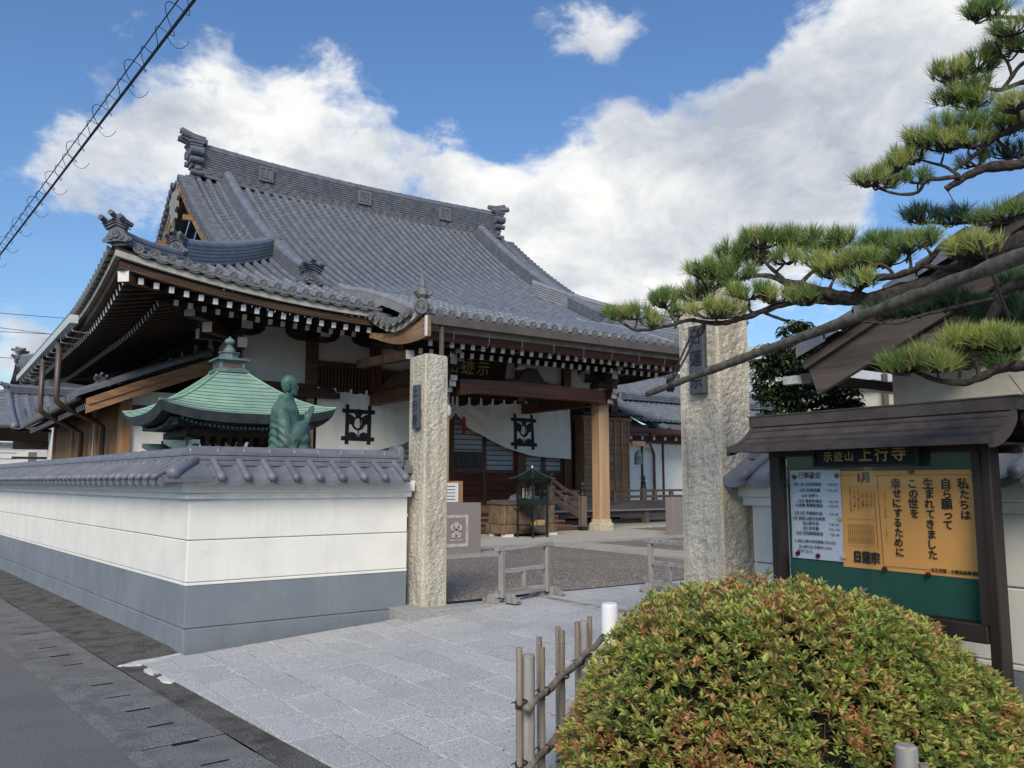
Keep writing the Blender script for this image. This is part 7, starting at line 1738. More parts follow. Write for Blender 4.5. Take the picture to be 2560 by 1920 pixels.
# glass in front
gm = bpy.data.materials.new('board_glass'); gm.use_nodes = True; nt = gm.node_tree; nt.nodes.clear()
o_ = N(nt, 'ShaderNodeOutputMaterial'); tr = N(nt, 'ShaderNodeBsdfTransparent'); gl = N(nt, 'ShaderNodeBsdfGlossy'); gl.inputs['Roughness'].default_value = .03; fr = N(nt, 'ShaderNodeFresnel'); fr.inputs[0].default_value = 1.45; mx = N(nt, 'ShaderNodeMixShader')
L(nt, math_(nt, 'MULTIPLY', fr.outputs[0], .4), mx.inputs[0]); L(nt, tr.outputs[0], mx.inputs[1]); L(nt, gl.outputs[0], mx.inputs[2]); L(nt, mx.outputs[0], o_.inputs[0]); MT['glass'] = gm
nbox('glass_pane', 'glass', .025, .60, .945, 1.745, -.004, 0); nbox('glass_pane', 'glass', .56, SW - .025, .945, 1.745, .006, .010)
# ---------------------------------------------------------------- overhead cable with its coil, and thin wires
t = thing('overhead_cable', 'thick overhead cable wrapped in a loose thin coil crossing the sky at upper left', 'cable', tuple(SF(2.2, 0, 6)))
a = at(463, 35, 7.8); vdir = Vector((-.0735, .9973, 0)).normalized(); a = Vector((a.x, a.y, 6.0))
pts = [a + vdir * s_ + Vector((0, 0, -.0)) for s_ in np.linspace(-4, 60, 60)]
mb = MB(); mb.tube(pts, .017, 6); mb.build('main_cable', 'cable', t); mb = MB(); mb.tube([p + Vector((-.07, 0, .09)) for p in pts], .007, 5); mb.build('messenger_wire', 'cable', t)
mb = MB(); cp = []; per = 1.40 / 3.0; s_ = -4.
while s_ < 42:
    ph = s_ / per * 2 * PI; r = .088 + .030 * math.sin(s_ / 1.40 * 2 * PI + .6); p = a + vdir * (s_ + .16 * math.sin(ph * 1.0 + 1)) + Vector((-.035, 0, .045)) + Vector((1, 0, 0)) * r * math.cos(ph) + Vector((0, 0, 1)) * r * math.sin(ph); cp.append(p); s_ += per / 14
mb.tube(cp, .0042, 4); mb.build('coil_wire', 'cable', t)
s_ = -3.6; mb = None
while s_ < 40:
    p = a + vdir * s_; mb = MB(); mb.tube([p + Vector((0, 0, -.01)), p + Vector((.05, .04, -.055)), p + Vector((.10, .05, -.08)), p + Vector((.15, .03, -.075)), p + Vector((.19, .01, -.04)), p + Vector((.21, 0, .005))], .0038, 4); mb.build('tie_end', 'cable', t); s_ += 1.38
for k, (y0, y1, h) in enumerate(((778, 797, 0), (812, 842, 1), (826, 838, 2), (890, 905, 3))):
    A = at(-60, y0, 60); B = at(180, y1, 75); mb = MB(); mb.tube([A.lerp(B, q / 6) for q in range(7)], .022, 4); o = mb.build('power_line', 'cable', base=tuple(A))
    tag(o, 'thin dark power line at the far left, ' + ['topmost', 'second from the top', 'third from the top', 'lowest'][k] + ' of the four', 'wire', 'thin power lines at the far left')
# ================================================================ plants, fence, prop pole
def colmat(name, c, c2, rough=.5, trans=.25, spec=.35):
    m = M(name, c, c2, rough=rough, scale=30, spec=spec); nt = m.node_tree; b = nt.nodes['Principled BSDF']; o = nt.nodes['Material Output']
    t = N(nt, 'ShaderNodeBsdfTranslucent'); t.inputs[0].default_value = (*[min(1, x * 1.3) for x in c], 1); mx = N(nt, 'ShaderNodeMixShader'); mx.inputs[0].default_value = trans
    L(nt, b.outputs[0], mx.inputs[1]); L(nt, t.outputs[0], mx.inputs[2]); L(nt, mx.outputs[0], o.inputs[0]); MT[name] = m; return m
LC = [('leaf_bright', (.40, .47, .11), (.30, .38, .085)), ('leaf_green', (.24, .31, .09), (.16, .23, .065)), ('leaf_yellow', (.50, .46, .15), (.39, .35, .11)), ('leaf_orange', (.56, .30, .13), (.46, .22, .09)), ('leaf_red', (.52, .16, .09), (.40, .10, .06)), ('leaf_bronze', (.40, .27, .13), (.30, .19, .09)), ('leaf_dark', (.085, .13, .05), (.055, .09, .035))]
for n_, a, b in LC: colmat(n_, a, b, .45)
LN = [x[0] for x in LC]
def leafgeo(ln, w, curl=.18):
    return [(0, 0, 0), (-w * .75, ln * .38, w * .22), (-w, ln * .62, w * .25 - curl * ln * .2), (0, ln, -curl * ln), (w, ln * .62, w * .25 - curl * ln * .2), (w * .75, ln * .38, w * .22), (0, ln * .5, -curl * ln * .15)], [(0, 1, 6, 5)[::-1], (1, 2, 6)[::-1], (2, 3, 6)[::-1], (3, 4, 6)[::-1], (4, 5, 6)[::-1]]
def frame(y, roll):
    y = y.normalized(); a = Vector((0, 0, 1)) if abs(y.z) < .95 else Vector((1, 0, 0)); x = y.cross(a).normalized(); z = x.cross(y)
    c, s_ = math.cos(roll), math.sin(roll); x, z = x * c + z * s_, z * c - x * s_
    return x, y, z
bc = at(1895, 1700, 3.55); BCX, BCY = bc.x, bc.y; fh = Vector((fwv.x, fwv.y, 0)).normalized()
bush = thing('azalea_bush', 'rounded azalea bush with green, orange and red leaves in front of the notice board', 'bush', (BCX, BCY, .1), None)
def bpoint(a, b, q=1.):
    """a azimuth in the bush frame, b elevation; q radial factor"""
    ca, sa = math.cos(a), math.sin(a); ce, se = math.cos(b), math.sin(b)
    ex = .86
    X_ = math.copysign(abs(ca) ** ex, ca) * abs(ce) ** ex; Y_ = math.copysign(abs(sa) ** ex, sa) * abs(ce) ** ex; Z_ = abs(se) ** .93
    rx = 1.22 if X_ > 0 else .84; ry = .82
    bump = 1 + .05 * mnoise.noise(Vector((X_ * 3, Y_ * 3, Z_ * 3))) + .02 * mnoise.noise(Vector((X_ * 9, Y_ * 9, Z_ * 9)))
    zc = 1.045 * Z_ - (.10 * max(0, X_) ** 2)
    p = Vector((BCX, BCY, .09)) + (rtv * (X_ * rx) + fh * (Y_ * ry)) * q * bump + Vector((0, 0, zc * q * bump))
    return p
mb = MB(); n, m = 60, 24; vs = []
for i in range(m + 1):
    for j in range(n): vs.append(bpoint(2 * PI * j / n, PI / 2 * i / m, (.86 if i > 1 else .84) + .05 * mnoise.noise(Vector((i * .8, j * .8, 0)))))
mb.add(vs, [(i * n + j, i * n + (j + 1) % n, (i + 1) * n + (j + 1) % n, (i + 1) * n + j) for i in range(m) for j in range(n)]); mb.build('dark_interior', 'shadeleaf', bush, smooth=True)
br = random.Random(11); leaves = []
def rosette(p, nrm, s=1., dark=False):
    hue = .45 * mnoise.noise(p * 2.6 + Vector((3, 1, 7))) + .45 * mnoise.noise(p * 9.) + br.uniform(-.38, .42)
    k = br.randint(5, 8); t0 = br.uniform(0, 6.28); up = (nrm * .8 + Vector((0, 0, .7)) + Vector((br.uniform(-.5, .5), br.uniform(-.5, .5), br.uniform(-.3, .3)))).normalized()
    x, y, z = frame(up, 0)
    for i in range(k):
        a = t0 + i * 2.4; op = .35 + .75 * i / k * br.uniform(.7, 1.2); d = (y * math.cos(op) + (x * math.cos(a) + z * math.sin(a)) * math.sin(op)).normalized()
        ln = br.uniform(.021, .043) * s * (1.25 if br.random() < .08 else 1); w = ln * br.uniform(.17, .24)
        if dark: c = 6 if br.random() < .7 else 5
        else:
            r_ = hue + br.uniform(-.22, .22)
            c = 4 if r_ > .85 else 3 if r_ > .50 else 5 if r_ > .36 else 2 if r_ > .10 else 0 if (r_ > -.22 and i < 6) else 1
            if i >= k - 2 and br.random() < .24: c = br.choice([3, 4, 3, 2, 2]); ln *= 1.15
        leaves.append((p + d * .004, d, br.uniform(-.5, .5) + (0 if d.z > 0 else 1), ln, w, c))
for q in range(6800):
    a = br.uniform(0, 2 * PI); b = math.asin(br.random() ** .85)
    if math.sin(a) > .45 and b < .7: continue
    p = bpoint(a, b, br.uniform(.945, 1.03)); p2 = bpoint(a, b, .9); nr = (p - p2).normalized()
    rosette(p, nr, 1.)
for q in range(1900):
    a = br.gauss(-PI / 2 + .25, .42); b = math.asin(min(1, br.random() ** .9)); p = bpoint(a, b, br.uniform(.95, 1.02)); rosette(p, (p - bpoint(a, b, .8)).normalized(), 1.)
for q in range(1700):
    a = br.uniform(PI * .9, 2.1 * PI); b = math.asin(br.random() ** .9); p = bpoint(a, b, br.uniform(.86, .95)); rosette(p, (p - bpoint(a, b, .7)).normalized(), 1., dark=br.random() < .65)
leaves.sort(key=lambda l: (l[0] - EYE).length)
tmpl = {}
LMES = {}
def leafme(ci):
    if ci not in LMES:
        v, f = leafgeo(1., .21); me = bpy.data.meshes.new('leaf'); me.from_pydata(v, [], f); me.materials.append(MT[LN[ci]]); LMES[ci] = me
    return LMES[ci]
mb = MB(); cntl = 0
for (p, d, roll, ln, w, c) in leaves:
    x, y, z = frame(d, roll)
    if cntl < 300 and (p - EYE).normalized().dot(fwv) > .7 and c != 6 and cntl < 300 and p.z > .55:
        s_ = ln; wx = w / .21
        link('leaf', leafme(c), bush, mw=Matrix(((x.x * wx, y.x * s_, z.x * s_, p.x), (x.y * wx, y.y * s_, z.y * s_, p.y), (x.z * wx, y.z * s_, z.z * s_, p.z), (0, 0, 0, 1)))); cntl += 1
    else:
        v, f = leafgeo(ln, w); mb.add([p + x * a + y * b + z * cc for a, b, cc in v], f, c)
mb.build('foliage', LN, bush, kind='stuff')
mb = MB()
for q in range(520):
    a = br.uniform(PI * .9, 2.1 * PI); b = math.asin(br.random()); p = bpoint(a, b, br.uniform(.94, 1.03)); p0 = bpoint(a + br.uniform(-.15, .15), b * .85, .75); mid = p0.lerp(p, .5) + Vector((br.uniform(-.02, .02), br.uniform(-.02, .02), br.uniform(-.01, .03)))
    mb.tube([p0, mid, p], [.0028, .002, .0012], 3)
mb.build('twigs', 'twig', bush, kind='stuff')
# ---- bamboo fence round the bed
fn = thing('bamboo_fence', 'low weathered bamboo and log fence at the left of the azalea bush', 'fence', tuple(at(1321, 1900, 3.9)))
def bam(px, py, d, r, log=False, lean=0.):
    top = at(px, py, d); mb = MB(); pts = []; rs = []
    n = 10
    for k in range(n + 1):
        z = lerp(-.02 + zg(top.x), top.z, k / n); pts.append((top.x + lean * (top.z - z) + .003 * mnoise.noise(Vector((z * 9, px, 0))), top.y + .003 * mnoise.noise(Vector((z * 9, 5, px))), z)); rs.append(r * (1 + .04 * mnoise.noise(Vector((z * 6, px, py)))))
    mb.tube(pts, rs, 14 if log else 10)
    if not log:
        z = top.z - br.uniform(.03, .1)
        while z > .05: mb.tube([(top.x, top.y, z - .006), (top.x, top.y, z), (top.x, top.y, z + .006)], [r, r * 1.13, r], 10, caps=False); z -= br.uniform(.14, .2)
    else:
        mb.tube([top, top + Vector((0, 0, .004)), top + Vector((0, 0, .008))], [r * .98, r * .93, r * .8], 14, mi=1)
    return mb.build('log_post' if log else 'bamboo_cane', ['wood_grey', 'logend'], fn, smooth=True, autos=35) if log else mb.build('bamboo_cane', 'bamboo', fn, smooth=True, autos=50)
bam(1321, 1640, 3.9, .0305, True); bam(1298, 1619, 3.86, .0155); bam(1355, 1619, 4.08, .0155); bam(1348, 1592, 4.18, .015); bam(1404, 1576, 4.42, .0175); bam(1395, 1567, 4.50, .0155); bam(1459, 1555, 4.86, .029, True); bam(1443, 1555, 4.75, .0165); bam(1474, 1541, 4.98, .015); bam(2265, 1868, 2.62, .034, True); bam(2310, 1910, 2.5, .015)
for (z, r) in ((.57, .017), (.30, .017), (.13, .014)):
    A = at(1321, 1640, 3.9); B = at(1474, 1541, 4.98); d = (B - A); d.z = 0; d.normalize(); off = Vector((-d.y, d.x, 0)) * -.022
    a = Vector((A.x, A.y, z)) - d * .09 + off; b = Vector((B.x, B.y, z + .06)) + d * .25 + off
    pts = [a.lerp(b, k / 12) + Vector((0, 0, .008 * math.sin(k * 1.7))) for k in range(13)]; mb = MB(); mb.tube(pts, [r * (1.15 if k % 3 == 0 else 1) for k in range(13)], 10); mb.build('bamboo_rail', 'bamboox', fn, smooth=True)
    for (px, py, dd) in ((1298, 1619, 3.86), (1355, 1619, 4.08), (1404, 1576, 4.42), (1443, 1555, 4.75)):
        c = at(px, py, dd); c = Vector((c.x, c.y, z + .01)) + off * .5; mb = MB()
        for w in range(3):
            ring = []
            for k in range(13):
                an = 2 * PI * k / 12; ring.append(c + d * (.024 * math.cos(an)) + off.normalized() * (.028 * math.sin(an)) + Vector((0, 0, .016 * math.sin(an * 1 + w * 1.1) + (w - 1) * .005)))
            mb.tube(ring, .0032, 5)
        kn = c - off.normalized() * .030; mb.tube([kn, kn + Vector((.02, -.01, -.012)), kn + Vector((.035, -.02, .004))], .003, 4); mb.tube([kn, kn + Vector((-.015, -.01, .012)), kn + Vector((-.03, -.01, .008))], .003, 4)
        mb.build('rope_lashing', 'rope', fn, kind='stuff')
# ---- pines
colmat('needle', (.20, .30, .085), (.105, .19, .06), .45, .15); colmat('needle_y', (.42, .45, .14), (.27, .33, .09), .45, .15); colmat('needled', (.075, .14, .07), (.045, .09, .05), .5, .1)
pr_ = random.Random(5)
def tuft(mb, p, axis, n, ln, mi):
    x, y, z = frame(axis, pr_.uniform(0, 6))
    for i in range(n):
        a = pr_.uniform(0, 2 * PI); op = abs(pr_.gauss(0, .55)) + .12; op = min(op, 1.35)
        d = (y * math.cos(op) + (x * math.cos(a) + z * math.sin(a)) * math.sin(op)); d = (d + Vector((0, 0, .12))).normalized()
        L_ = ln * pr_.uniform(.75, 1.1); s0 = p - axis * pr_.uniform(0, .035); e = s0 + d * L_ + Vector((0, 0, -.004)); sd_ = d.cross(Vector((pr_.uniform(-1, 1), pr_.uniform(-1, 1), pr_.uniform(-1, 1)))).normalized() * .0011
        m_ = s0.lerp(e, .55) + Vector((0, 0, .003))
        mb.add([s0 - sd_, s0 + sd_, m_ + sd_, m_ - sd_, e], [(0, 1, 2, 3), (3, 2, 4)], mi)
def gnarl(pts, r0, r1, seg=9, amp=.35):
    out = []; rs = []; n = (len(pts) - 1) * seg
    for i in range(len(pts) - 1):
        p0 = pts[max(i - 1, 0)]; p1 = pts[i]; p2 = pts[i + 1]; p3 = pts[min(i + 2, len(pts) - 1)]
        for k in range(seg):
            t = k / seg; q = .5 * ((2 * p1) + (p2 - p0) * t + (2 * p0 - 5 * p1 + 4 * p2 - p3) * t * t + (3 * p1 - p0 - 3 * p2 + p3) * t ** 3); w = (i * seg + k) / n; r = lerp(r0, r1, w)
            out.append(q + Vector([mnoise.noise(q * 16 + Vector((j * 7, 0, 0))) * r * amp for j in range(3)])); rs.append(r * (1 + .28 * mnoise.noise(q * 34)))
    out.append(pts[-1]); rs.append(r1); return out, rs
def pine(label, loc, branches, pads, trunkpath, mats=('needle', 'needle_y', 'needled')):
    t = thing('pine_tree', label, 'tree', loc, 'trained pine trees')
    if trunkpath: o_, rs = gnarl(trunkpath[0], trunkpath[1], trunkpath[2], 10, .3); mb = MB(); mb.tube(o_, rs, 14); mb.build('trunk', 'bark', t, smooth=True)
    nodes = []
    for (pl_, r0, r1) in branches:
        o_, rs = gnarl([at(*q) for q in pl_], r0, r1); mb = MB(); mb.tube(o_, rs, 10); mb.build('branch', 'bark', t, smooth=True); nodes += list(zip(o_, rs))
    for (px, py, rx, ry, d, ylw) in pads:
        k_ = d / 2084; c = at(px, py, d); mbn = MB(); mbt = MB(); base = c - Vector((0, 0, ry * k_ * .95))
        nn_, rr = min(nodes, key=lambda q: (q[0] - base).length); mid = nn_.lerp(base, .5) + Vector((pr_.uniform(-.02, .02), pr_.uniform(-.02, .02), -.012))
        o_, rs = gnarl([nn_, mid, base], min(rr * .75, .011), .006, 6, .6); mbt.tube(o_, rs, 6)
        K = max(5, int(rx * ry / 66))
        for i in range(K):
            a = pr_.uniform(0, 2 * PI); q = 1.18 * math.sqrt(pr_.random()); off = rtv * (rx * k_ * q * math.cos(a)) + fh * (rx * k_ * .9 * q * math.sin(a)); h = ry * k_ * max(0, 1 - q * q * .7) ** .5
            tip = c + off + Vector((0, 0, h * pr_.uniform(.1, .55) - ry * k_ * .45)); ax_ = (Vector((0, 0, 1)) + off * 5 * pr_.uniform(.3, 1.)).normalized()
            m1 = base.lerp(tip, .55) + Vector((pr_.uniform(-.012, .012), pr_.uniform(-.012, .012), -.014)); o2, r2 = gnarl([base, m1, tip], .005, .0032, 4, .9); mbt.tube(o2, r2, 5)
            sh = 1 if pr_.random() < ylw else 0
            if ylw < 0: sh = 2
            tuft(mbn, tip, ax_, 54, pr_.uniform(.078, .112), sh)
        mbn.build('needle_cluster', [MT[m] for m in mats], t, kind='stuff'); mbt.build('twigs', 'bark', t, smooth=True, kind='stuff')
    return t
D1 = 4.6
low = [([(2720, 560, 3.3), (2480, 640, 3.75), (2373, 691, 3.95), (2242, 735, 4.15), (2137, 745, 4.3), (2064, 731, 4.4), (1963, 705, 4.55)], .060, .022),
       ([(2137, 752, 4.3), (2079, 754, 4.4), (2006, 751, 4.5), (1951, 762, 4.55), (1905, 779, 4.6), (1862, 793, 4.65), (1807, 807, 4.7), (1760, 806, 4.75), (1720, 801, 4.8), (1662, 816, 4.85), (1593, 826, 4.9), (1560, 808, 4.9)], .022, .008),
       ([(1963, 705, 4.55), (1920, 690, 4.6), (1880, 690, 4.62), (1830, 700, 4.66), (1790, 690, 4.7), (1740, 672, 4.72)], .016, .006), ([(1963, 703, 4.55), (1925, 668, 4.58), (1900, 640, 4.6)], .013, .006), ([(2000, 712, 4.5), (2030, 680, 4.48), (2070, 660, 4.45)], .014, .006),
       ([(1760, 806, 4.75), (1755, 830, 4.75), (1748, 838, 4.75)], .012, .010), ([(1905, 779, 4.6), (1960, 800, 4.58), (1975, 800, 4.58)], .010, .006), ([(1790, 720, 4.7), (1760, 770, 4.72), (1700, 775, 4.78)], .009, .006),
       ([(2137, 741, 4.3), (2170, 700, 4.2), (2240, 690, 4.1), (2310, 660, 4.0), (2360, 610, 3.9), (2420, 570, 3.8)], .020, .012), ([(2240, 695, 4.1), (2200, 660, 4.15), (2130, 690, 4.2)], .010, .006), ([(2310, 665, 4.0), (2400, 670, 3.85), (2450, 640, 3.8)], .012, .007),
       ([(2620, 700, 3.6), (2520, 720, 3.7), (2475, 800, 3.8), (2458, 812, 3.8)], .030, .020), ([(2520, 740, 3.7), (2400, 765, 3.9), (2300, 790, 4.0), (2240, 808, 4.05), (2150, 803, 4.1)], .012, .005),
       ([(2640, 905, 3.2), (2560, 915, 3.3), (2500, 920, 3.4), (2450, 945, 3.45), (2400, 958, 3.5), (2340, 950, 3.55), (2280, 925, 3.6)], .026, .008), ([(2450, 940, 3.45), (2440, 900, 3.45), (2460, 885, 3.45)], .009, .006), ([(2520, 918, 3.35), (2540, 900, 3.3)], .009, .006)]
padsl = [(1850, 680, 34, 20, 4.66, .3), (1770, 705, 30, 18, 4.74, .2), (1815, 700, 26, 16, 4.7, .4), (1548, 778, 30, 26, 4.9, .35), (1592, 775, 34, 26, 4.9, .4), (1630, 795, 26, 22, 4.88, .2), (1660, 738, 36, 34, 4.85, .25), (1700, 775, 26, 16, 4.85, .2), (1738, 726, 40, 28, 4.85, .25), (1790, 768, 62, 30, 4.68, .6), (1768, 668, 42, 34, 4.75, .25), (1812, 655, 34, 26, 4.72, .3), (1832, 625, 44, 26, 4.7, .3), (1880, 640, 36, 24, 4.68, .3), (1872, 722, 44, 28, 4.6, .5), (1932, 732, 38, 26, 4.55, .5), (2014, 735, 36, 30, 4.45, .4),
         (1902, 592, 50, 34, 4.62, .3), (1958, 600, 42, 30, 4.6, .3), (2000, 588, 46, 30, 4.58, .3), (2052, 615, 40, 30, 4.55, .3), (1960, 640, 36, 20, 4.55, .4), (2030, 650, 36, 20, 4.5, .4), (2108, 590, 40, 28, 4.5, .1), (2085, 665, 44, 32, 4.35, .6), (2140, 650, 56, 36, 4.3, .7), (2175, 605, 48, 28, 4.4, .2), (2215, 640, 46, 26, 4.2, .6), (2235, 595, 40, 22, 4.35, .1), (2310, 590, 34, 28, 4.0, .5), (2270, 610, 32, 24, 4.1, .3), (2405, 615, 42, 34, 3.75, .6), (2455, 610, 42, 34, 3.7, .6), (2150, 700, 40, 18, 4.2, .5),
         (2225, 775, 52, 20, 4.15, -1), (2300, 768, 50, 22, 4.1, -1), (2370, 750, 54, 24, 4.0, -1), (2420, 765, 30, 26, 3.95, -1), (2500, 755, 46, 36, 3.9, -1), (2545, 700, 40, 30, 3.9, -1), (2460, 790, 30, 26, 3.9, -1), (2545, 790, 40, 26, 3.8, -1),
         (2252, 905, 40, 34, 3.6, .6), (2300, 892, 42, 30, 3.55, .7), (2345, 905, 34, 26, 3.5, .6), (2400, 900, 36, 22, 3.5, .5), (2405, 848, 48, 32, 3.5, .85), (2465, 845, 46, 32, 3.45, .85), (2525, 850, 42, 34, 3.4, .8), (2500, 905, 36, 18, 3.45, .3)]
pine('pine reaching left over the right gate pillar, its branches spread above the notice board', tuple(at(2760, 1500, 3.4))[:2] + (.1,), low, padsl, ([Vector((*tuple(at(2760, 1500, 3.4))[:2], .0)), Vector((*tuple(at(2740, 1100, 3.4))[:2], .9)), at(2720, 700, 3.35), at(2720, 560, 3.3)], .10, .065))
upb = [([(2700, 380, 4.2), (2560, 408, 4.3), (2471, 420, 4.4), (2420, 438, 4.45), (2364, 474, 4.5)], .032, .018), ([(2400, 440, 4.45), (2350, 447, 4.5), (2316, 452, 4.5), (2295, 480, 4.55), (2250, 486, 4.6), (2195, 470, 4.65)], .014, .006),
       ([(2395, 438, 4.45), (2370, 420, 4.5), (2340, 410, 4.55), (2300, 400, 4.6)], .010, .006), ([(2640, 270, 4.2), (2560, 310, 4.3), (2490, 345, 4.4), (2440, 385, 4.45), (2380, 430, 4.5)], .018, .010), ([(2640, 200, 4.2), (2560, 205, 4.35), (2500, 225, 4.4), (2450, 215, 4.45), (2410, 205, 4.5)], .015, .007), ([(2510, 222, 4.4), (2545, 170, 4.35), (2570, 150, 4.3)], .012, .008), ([(2530, 190, 4.4), (2515, 150, 4.4), (2490, 140, 4.4)], .009, .006),
       ([(2640, 60, 4.2), (2560, 45, 4.3), (2500, 42, 4.35), (2460, 52, 4.4)], .013, .006), ([(2500, 42, 4.35), (2480, 0, 4.35)], .01, .007), ([(2680, 480, 4.3), (2560, 540, 4.5), (2470, 550, 4.6), (2380, 560, 4.7), (2310, 555, 4.75)], .014, .006), ([(2470, 250, 4.45), (2430, 280, 4.5)], .008, .006)]
padsu = [(2440, 26, 30, 28, 4.4, .05), (2480, 20, 36, 26, 4.4, .05), (2530, 66, 40, 24, 4.3, .1), (2380, 175, 40, 34, 4.5, .3), (2445, 150, 44, 30, 4.5, .5), (2500, 118, 36, 22, 4.45, .3), (2545, 110, 36, 22, 4.4, .2), (2376, 235, 40, 24, 4.5, .05), (2425, 245, 46, 30, 4.5, .1), (2440, 205, 34, 20, 4.5, .3), (2540, 250, 42, 32, 4.2, .9), (2385, 305, 46, 24, 4.5, .5), (2440, 300, 48, 24, 4.5, .5), (2500, 310, 50, 26, 4.45, .5), (2540, 305, 30, 20, 4.4, .4),
         (2305, 342, 40, 28, 4.55, .4), (2360, 350, 46, 30, 4.5, .7), (2420, 345, 46, 28, 4.45, .7), (2270, 385, 38, 26, 4.6, .5), (2232, 408, 38, 26, 4.62, .5), (2180, 440, 38, 28, 4.65, .5), (2212, 448, 30, 20, 4.62, .4), (2295, 440, 34, 18, 4.6, .0), (2430, 400, 26, 16, 4.5, .0), (2530, 375, 50, 20, 4.6, -1), (2305, 530, 44, 30, 4.75, -1), (2385, 540, 46, 22, 4.7, -1), (2450, 545, 36, 20, 4.6, .0), (2520, 525, 48, 26, 4.4, .2)]
pine('upper pine with tiered pads of needles against the sky at the right edge', tuple(at(2850, 1500, 4.4))[:2] + (.1,), upb, padsu, ([Vector((*tuple(at(2850, 1500, 4.4))[:2], .0)), at(2800, 900, 4.3), at(2740, 500, 4.25), at(2700, 200, 4.2), at(2680, -60, 4.2)], .11, .05))
# prop pole and its ropes
P0 = at(1618, 985, 4.75); P1 = at(1900, 880, 4.1); P2_ = at(2230, 762, 3.45); P3 = at(2640, 606, 2.8)
o_, rs = gnarl([P0, P1, P2_, P3], .017, .031, 14, .06); mb = MB(); rs[0] = .016; mb.tube(o_, rs, 14)
tag(mb.build('prop_pole', 'pole', base=tuple(P0), smooth=True), 'long grey wooden prop pole slanting up to the right under the pine branches', 'pole')
mb = MB(); kn = at(1674, 962, 4.62); a = at(1742, 818, 4.73)
for dx in (-.008, .012): mb.tube([kn + Vector((dx * .5, 0, 0)), kn.lerp(a, .5) + Vector((dx * 1.8, 0, -.004)), a + Vector((dx * 2, 0, 0))], .0055, 6)
for w in range(3): mb.tube([kn + rtv * (.004 + .012 * (w - 1)) + fh * (.036 * math.cos(q * PI / 6)) + Vector((0, 0, .036 * math.sin(q * PI / 6))) for q in range(13)], .006, 5)
tag(mb.build('black_rope', 'rope', base=tuple(kn)), 'black rope tying the left end of the prop pole to the pine branch', 'rope')
mb = MB(); a = at(2449, 600, 3.5); b = at(2530, 815, 3.5); mb.tube([a, a.lerp(b, .5), b], .008, 6); tag(mb.build('black_rope', 'rope', base=tuple(a)), 'dark cord hanging down through the pine at the right edge', 'rope')
for (q0, q1, lb) in (((2370, 478, 4.5), (2412, 566, 4.4), 'thin guy wire below the tip of the upper pine branch'), ((2523, 938, 3.4), (2590, 1040, 3.2), 'thin guy wire from the lowest pine branch to the right edge')):
    a, b = at(*q0), at(*q1); mb = MB(); mb.tube([a, a.lerp(b, .5) + Vector((.004, 0, .01)), b], .0022, 4); tag(mb.build('guy_wire', 'rope', base=tuple(a)), lb, 'wire')
# ---- broadleaf tree behind the right pillar
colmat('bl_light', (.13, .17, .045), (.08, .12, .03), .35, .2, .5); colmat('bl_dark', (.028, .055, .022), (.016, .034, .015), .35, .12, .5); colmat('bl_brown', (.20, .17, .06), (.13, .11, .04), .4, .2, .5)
tt = thing('broadleaf_tree', 'dark glossy broadleaf tree between the right gate pillar and the stucco building', 'tree', tuple(at(1990, 1300, 8.6))[:2] + (.25,))
tb = at(1990, 1300, 8.6); base = Vector((tb.x, tb.y, .25)); mb = MB(); o_, rs = gnarl([base, base + Vector((.05, .02, 1.2)), at(1985, 1000, 8.6), at(1990, 880, 8.6)], .06, .03); mb.tube(o_, rs, 8); mb.build('trunk', 'bark', tt, smooth=True)
mb = MB(); tw = MB(); tr_ = random.Random(3)
clumps = [(1990, 825, 50, 24, 1), (1960, 870, 60, 26, 1), (2040, 868, 60, 30, 1), (1930, 910, 50, 34, 0), (1990, 915, 60, 36, 0), (2060, 930, 60, 36, 0), (1925, 975, 46, 40, 0), (2000, 985, 70, 40, 0), (2090, 990, 60, 30, 0), (2130, 1015, 44, 16, 0), (1960, 1040, 60, 30, 0), (2040, 1045, 70, 26, 0), (1905, 930, 24, 40, 0), (2100, 1030, 60, 20, 0), (1960, 1100, 90, 50, 0), (2075, 900, 30, 20, 1)]
for (px, py, rx, ry, lt) in clumps:
    c = at(px, py, 8.6); k_ = 8.6 / 2084; sp2 = [base + Vector((0, 0, 2.3)), base.lerp(c, .6) + Vector((0, 0, .6)), c]; o2, r2 = gnarl([at(1988, 960, 8.6), at(1988, 960, 8.6).lerp(c, .55) + Vector((0, 0, .03)), c], .014, .006, 5); tw.tube(o2, r2, 5)
    for q in range(int(rx * ry / 26)):
        u = Vector((tr_.gauss(0, 1), tr_.gauss(0, 1), tr_.gauss(0, 1))).normalized() * (tr_.random() ** .35); p = c + rtv * (u.x * rx * k_) + fh * (u.y * rx * k_) + Vector((0, 0, u.z * ry * k_))
        t0 = tr_.uniform(0, 6)
        for i in range(7):
            a = t0 + i * .9; d = Vector((math.cos(a), math.sin(a), tr_.uniform(-.55, .35))).normalized(); ln = tr_.uniform(.06, .105); x, y, z = frame(d, tr_.uniform(-.4, .4)); v, f = leafgeo(ln, ln * .17, .35)
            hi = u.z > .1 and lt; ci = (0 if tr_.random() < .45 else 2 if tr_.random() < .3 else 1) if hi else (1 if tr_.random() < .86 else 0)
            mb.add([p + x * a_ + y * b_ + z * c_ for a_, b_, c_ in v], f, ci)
mb.build('crown', ['bl_light', 'bl_dark', 'bl_brown'], tt, kind='stuff'); tw.build('limbs', 'bark', tt, smooth=True)
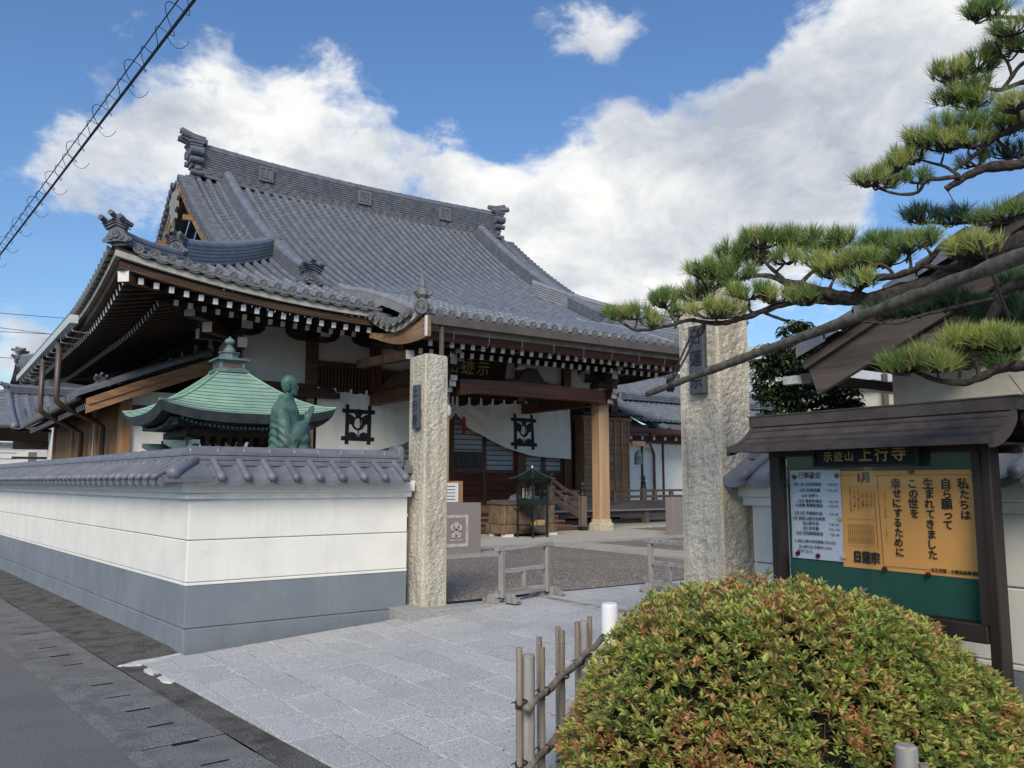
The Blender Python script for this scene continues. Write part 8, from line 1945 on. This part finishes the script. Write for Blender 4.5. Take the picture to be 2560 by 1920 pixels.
# ---------------------------------------------------------------- small marks of use
mb = MB(); cr_ = random.Random(21)
def crack(p, ang_, n, st):
    pts = [Vector(p)]
    for k in range(n): ang_ += cr_.uniform(-.5, .5); pts.append(pts[-1] + Vector((math.cos(ang_), math.sin(ang_), 0)) * st * cr_.uniform(.6, 1.3))
    vs = []
    for i, q in enumerate(pts):
        w = .0022 * (1 - abs(2 * i / n - 1)) + .0006; vs += [(q.x - w, q.y - w, .0035), (q.x + w, q.y + w, .0035)]
    mb.add(vs, [(2 * i, 2 * i + 1, 2 * i + 3, 2 * i + 2) for i in range(len(pts) - 1)])
for (a, b, g, n_) in ((1.9, -1.6, 2.9, 16), (2.5, .8, 1.2, 22), (3.2, -.4, 2.2, 18)): crack(SF(a, b, 0), g, n_, .07)
struct(mb, 'road_cracks', 'black')
# fallen leaves and needles gathered along the wall foot and on the paving
mb = MB()
for k in range(170):
    if k < 90: q = SF(cr_.uniform(.02, .6) ** 1.2, cr_.uniform(.1, 12), .014)
    elif k < 130: q = Vector((cr_.uniform(1.9, 3.4), cr_.uniform(2.6, 5.0), 0)); q.z = zg(q.x) + .004
    else: q = Vector((cr_.uniform(2.4, 4.5), cr_.uniform(8.18, 8.34), 0)); q.z = zg(q.x) + .004
    d = Vector((cr_.uniform(-1, 1), cr_.uniform(-1, 1), .12)).normalized(); x, y, z = frame(d, cr_.uniform(-.4, .4)); v, f = leafgeo(cr_.uniform(.014, .03), .005, .3)
    mb.add([q + x * a + y * b + z * c for a, b, c in v], f, cr_.choice([0, 1, 2]))
o = mb.build('fallen_leaves', ['leaf_bronze', 'leaf_orange', 'twig'], kind='stuff'); o['label'] = 'small dry leaves scattered along the wall foot and paving'; o['category'] = 'leaves'
# hair cracks and a scuff on the wall panels
mb = MB()
for (x0, z0, pts) in ((2.22, .93, 9), (4.12, .83, 5)):
    q = [(x0 + .012 * k, 8.3695, z0 + .006 * math.sin(k * .9) - .0006 * k * k) for k in range(pts)]; vs = []
    for p in q: vs += [(p[0], p[1] - .0006, p[2] - .0008), (p[0], p[1] - .0006, p[2] + .0008)]
    mb.add(vs, [(2 * i, 2 * i + 1, 2 * i + 3, 2 * i + 2)[::-1] for i in range(len(q) - 1)])
mb.build('scuff_mark', 'ridge', bw, kind='stuff')
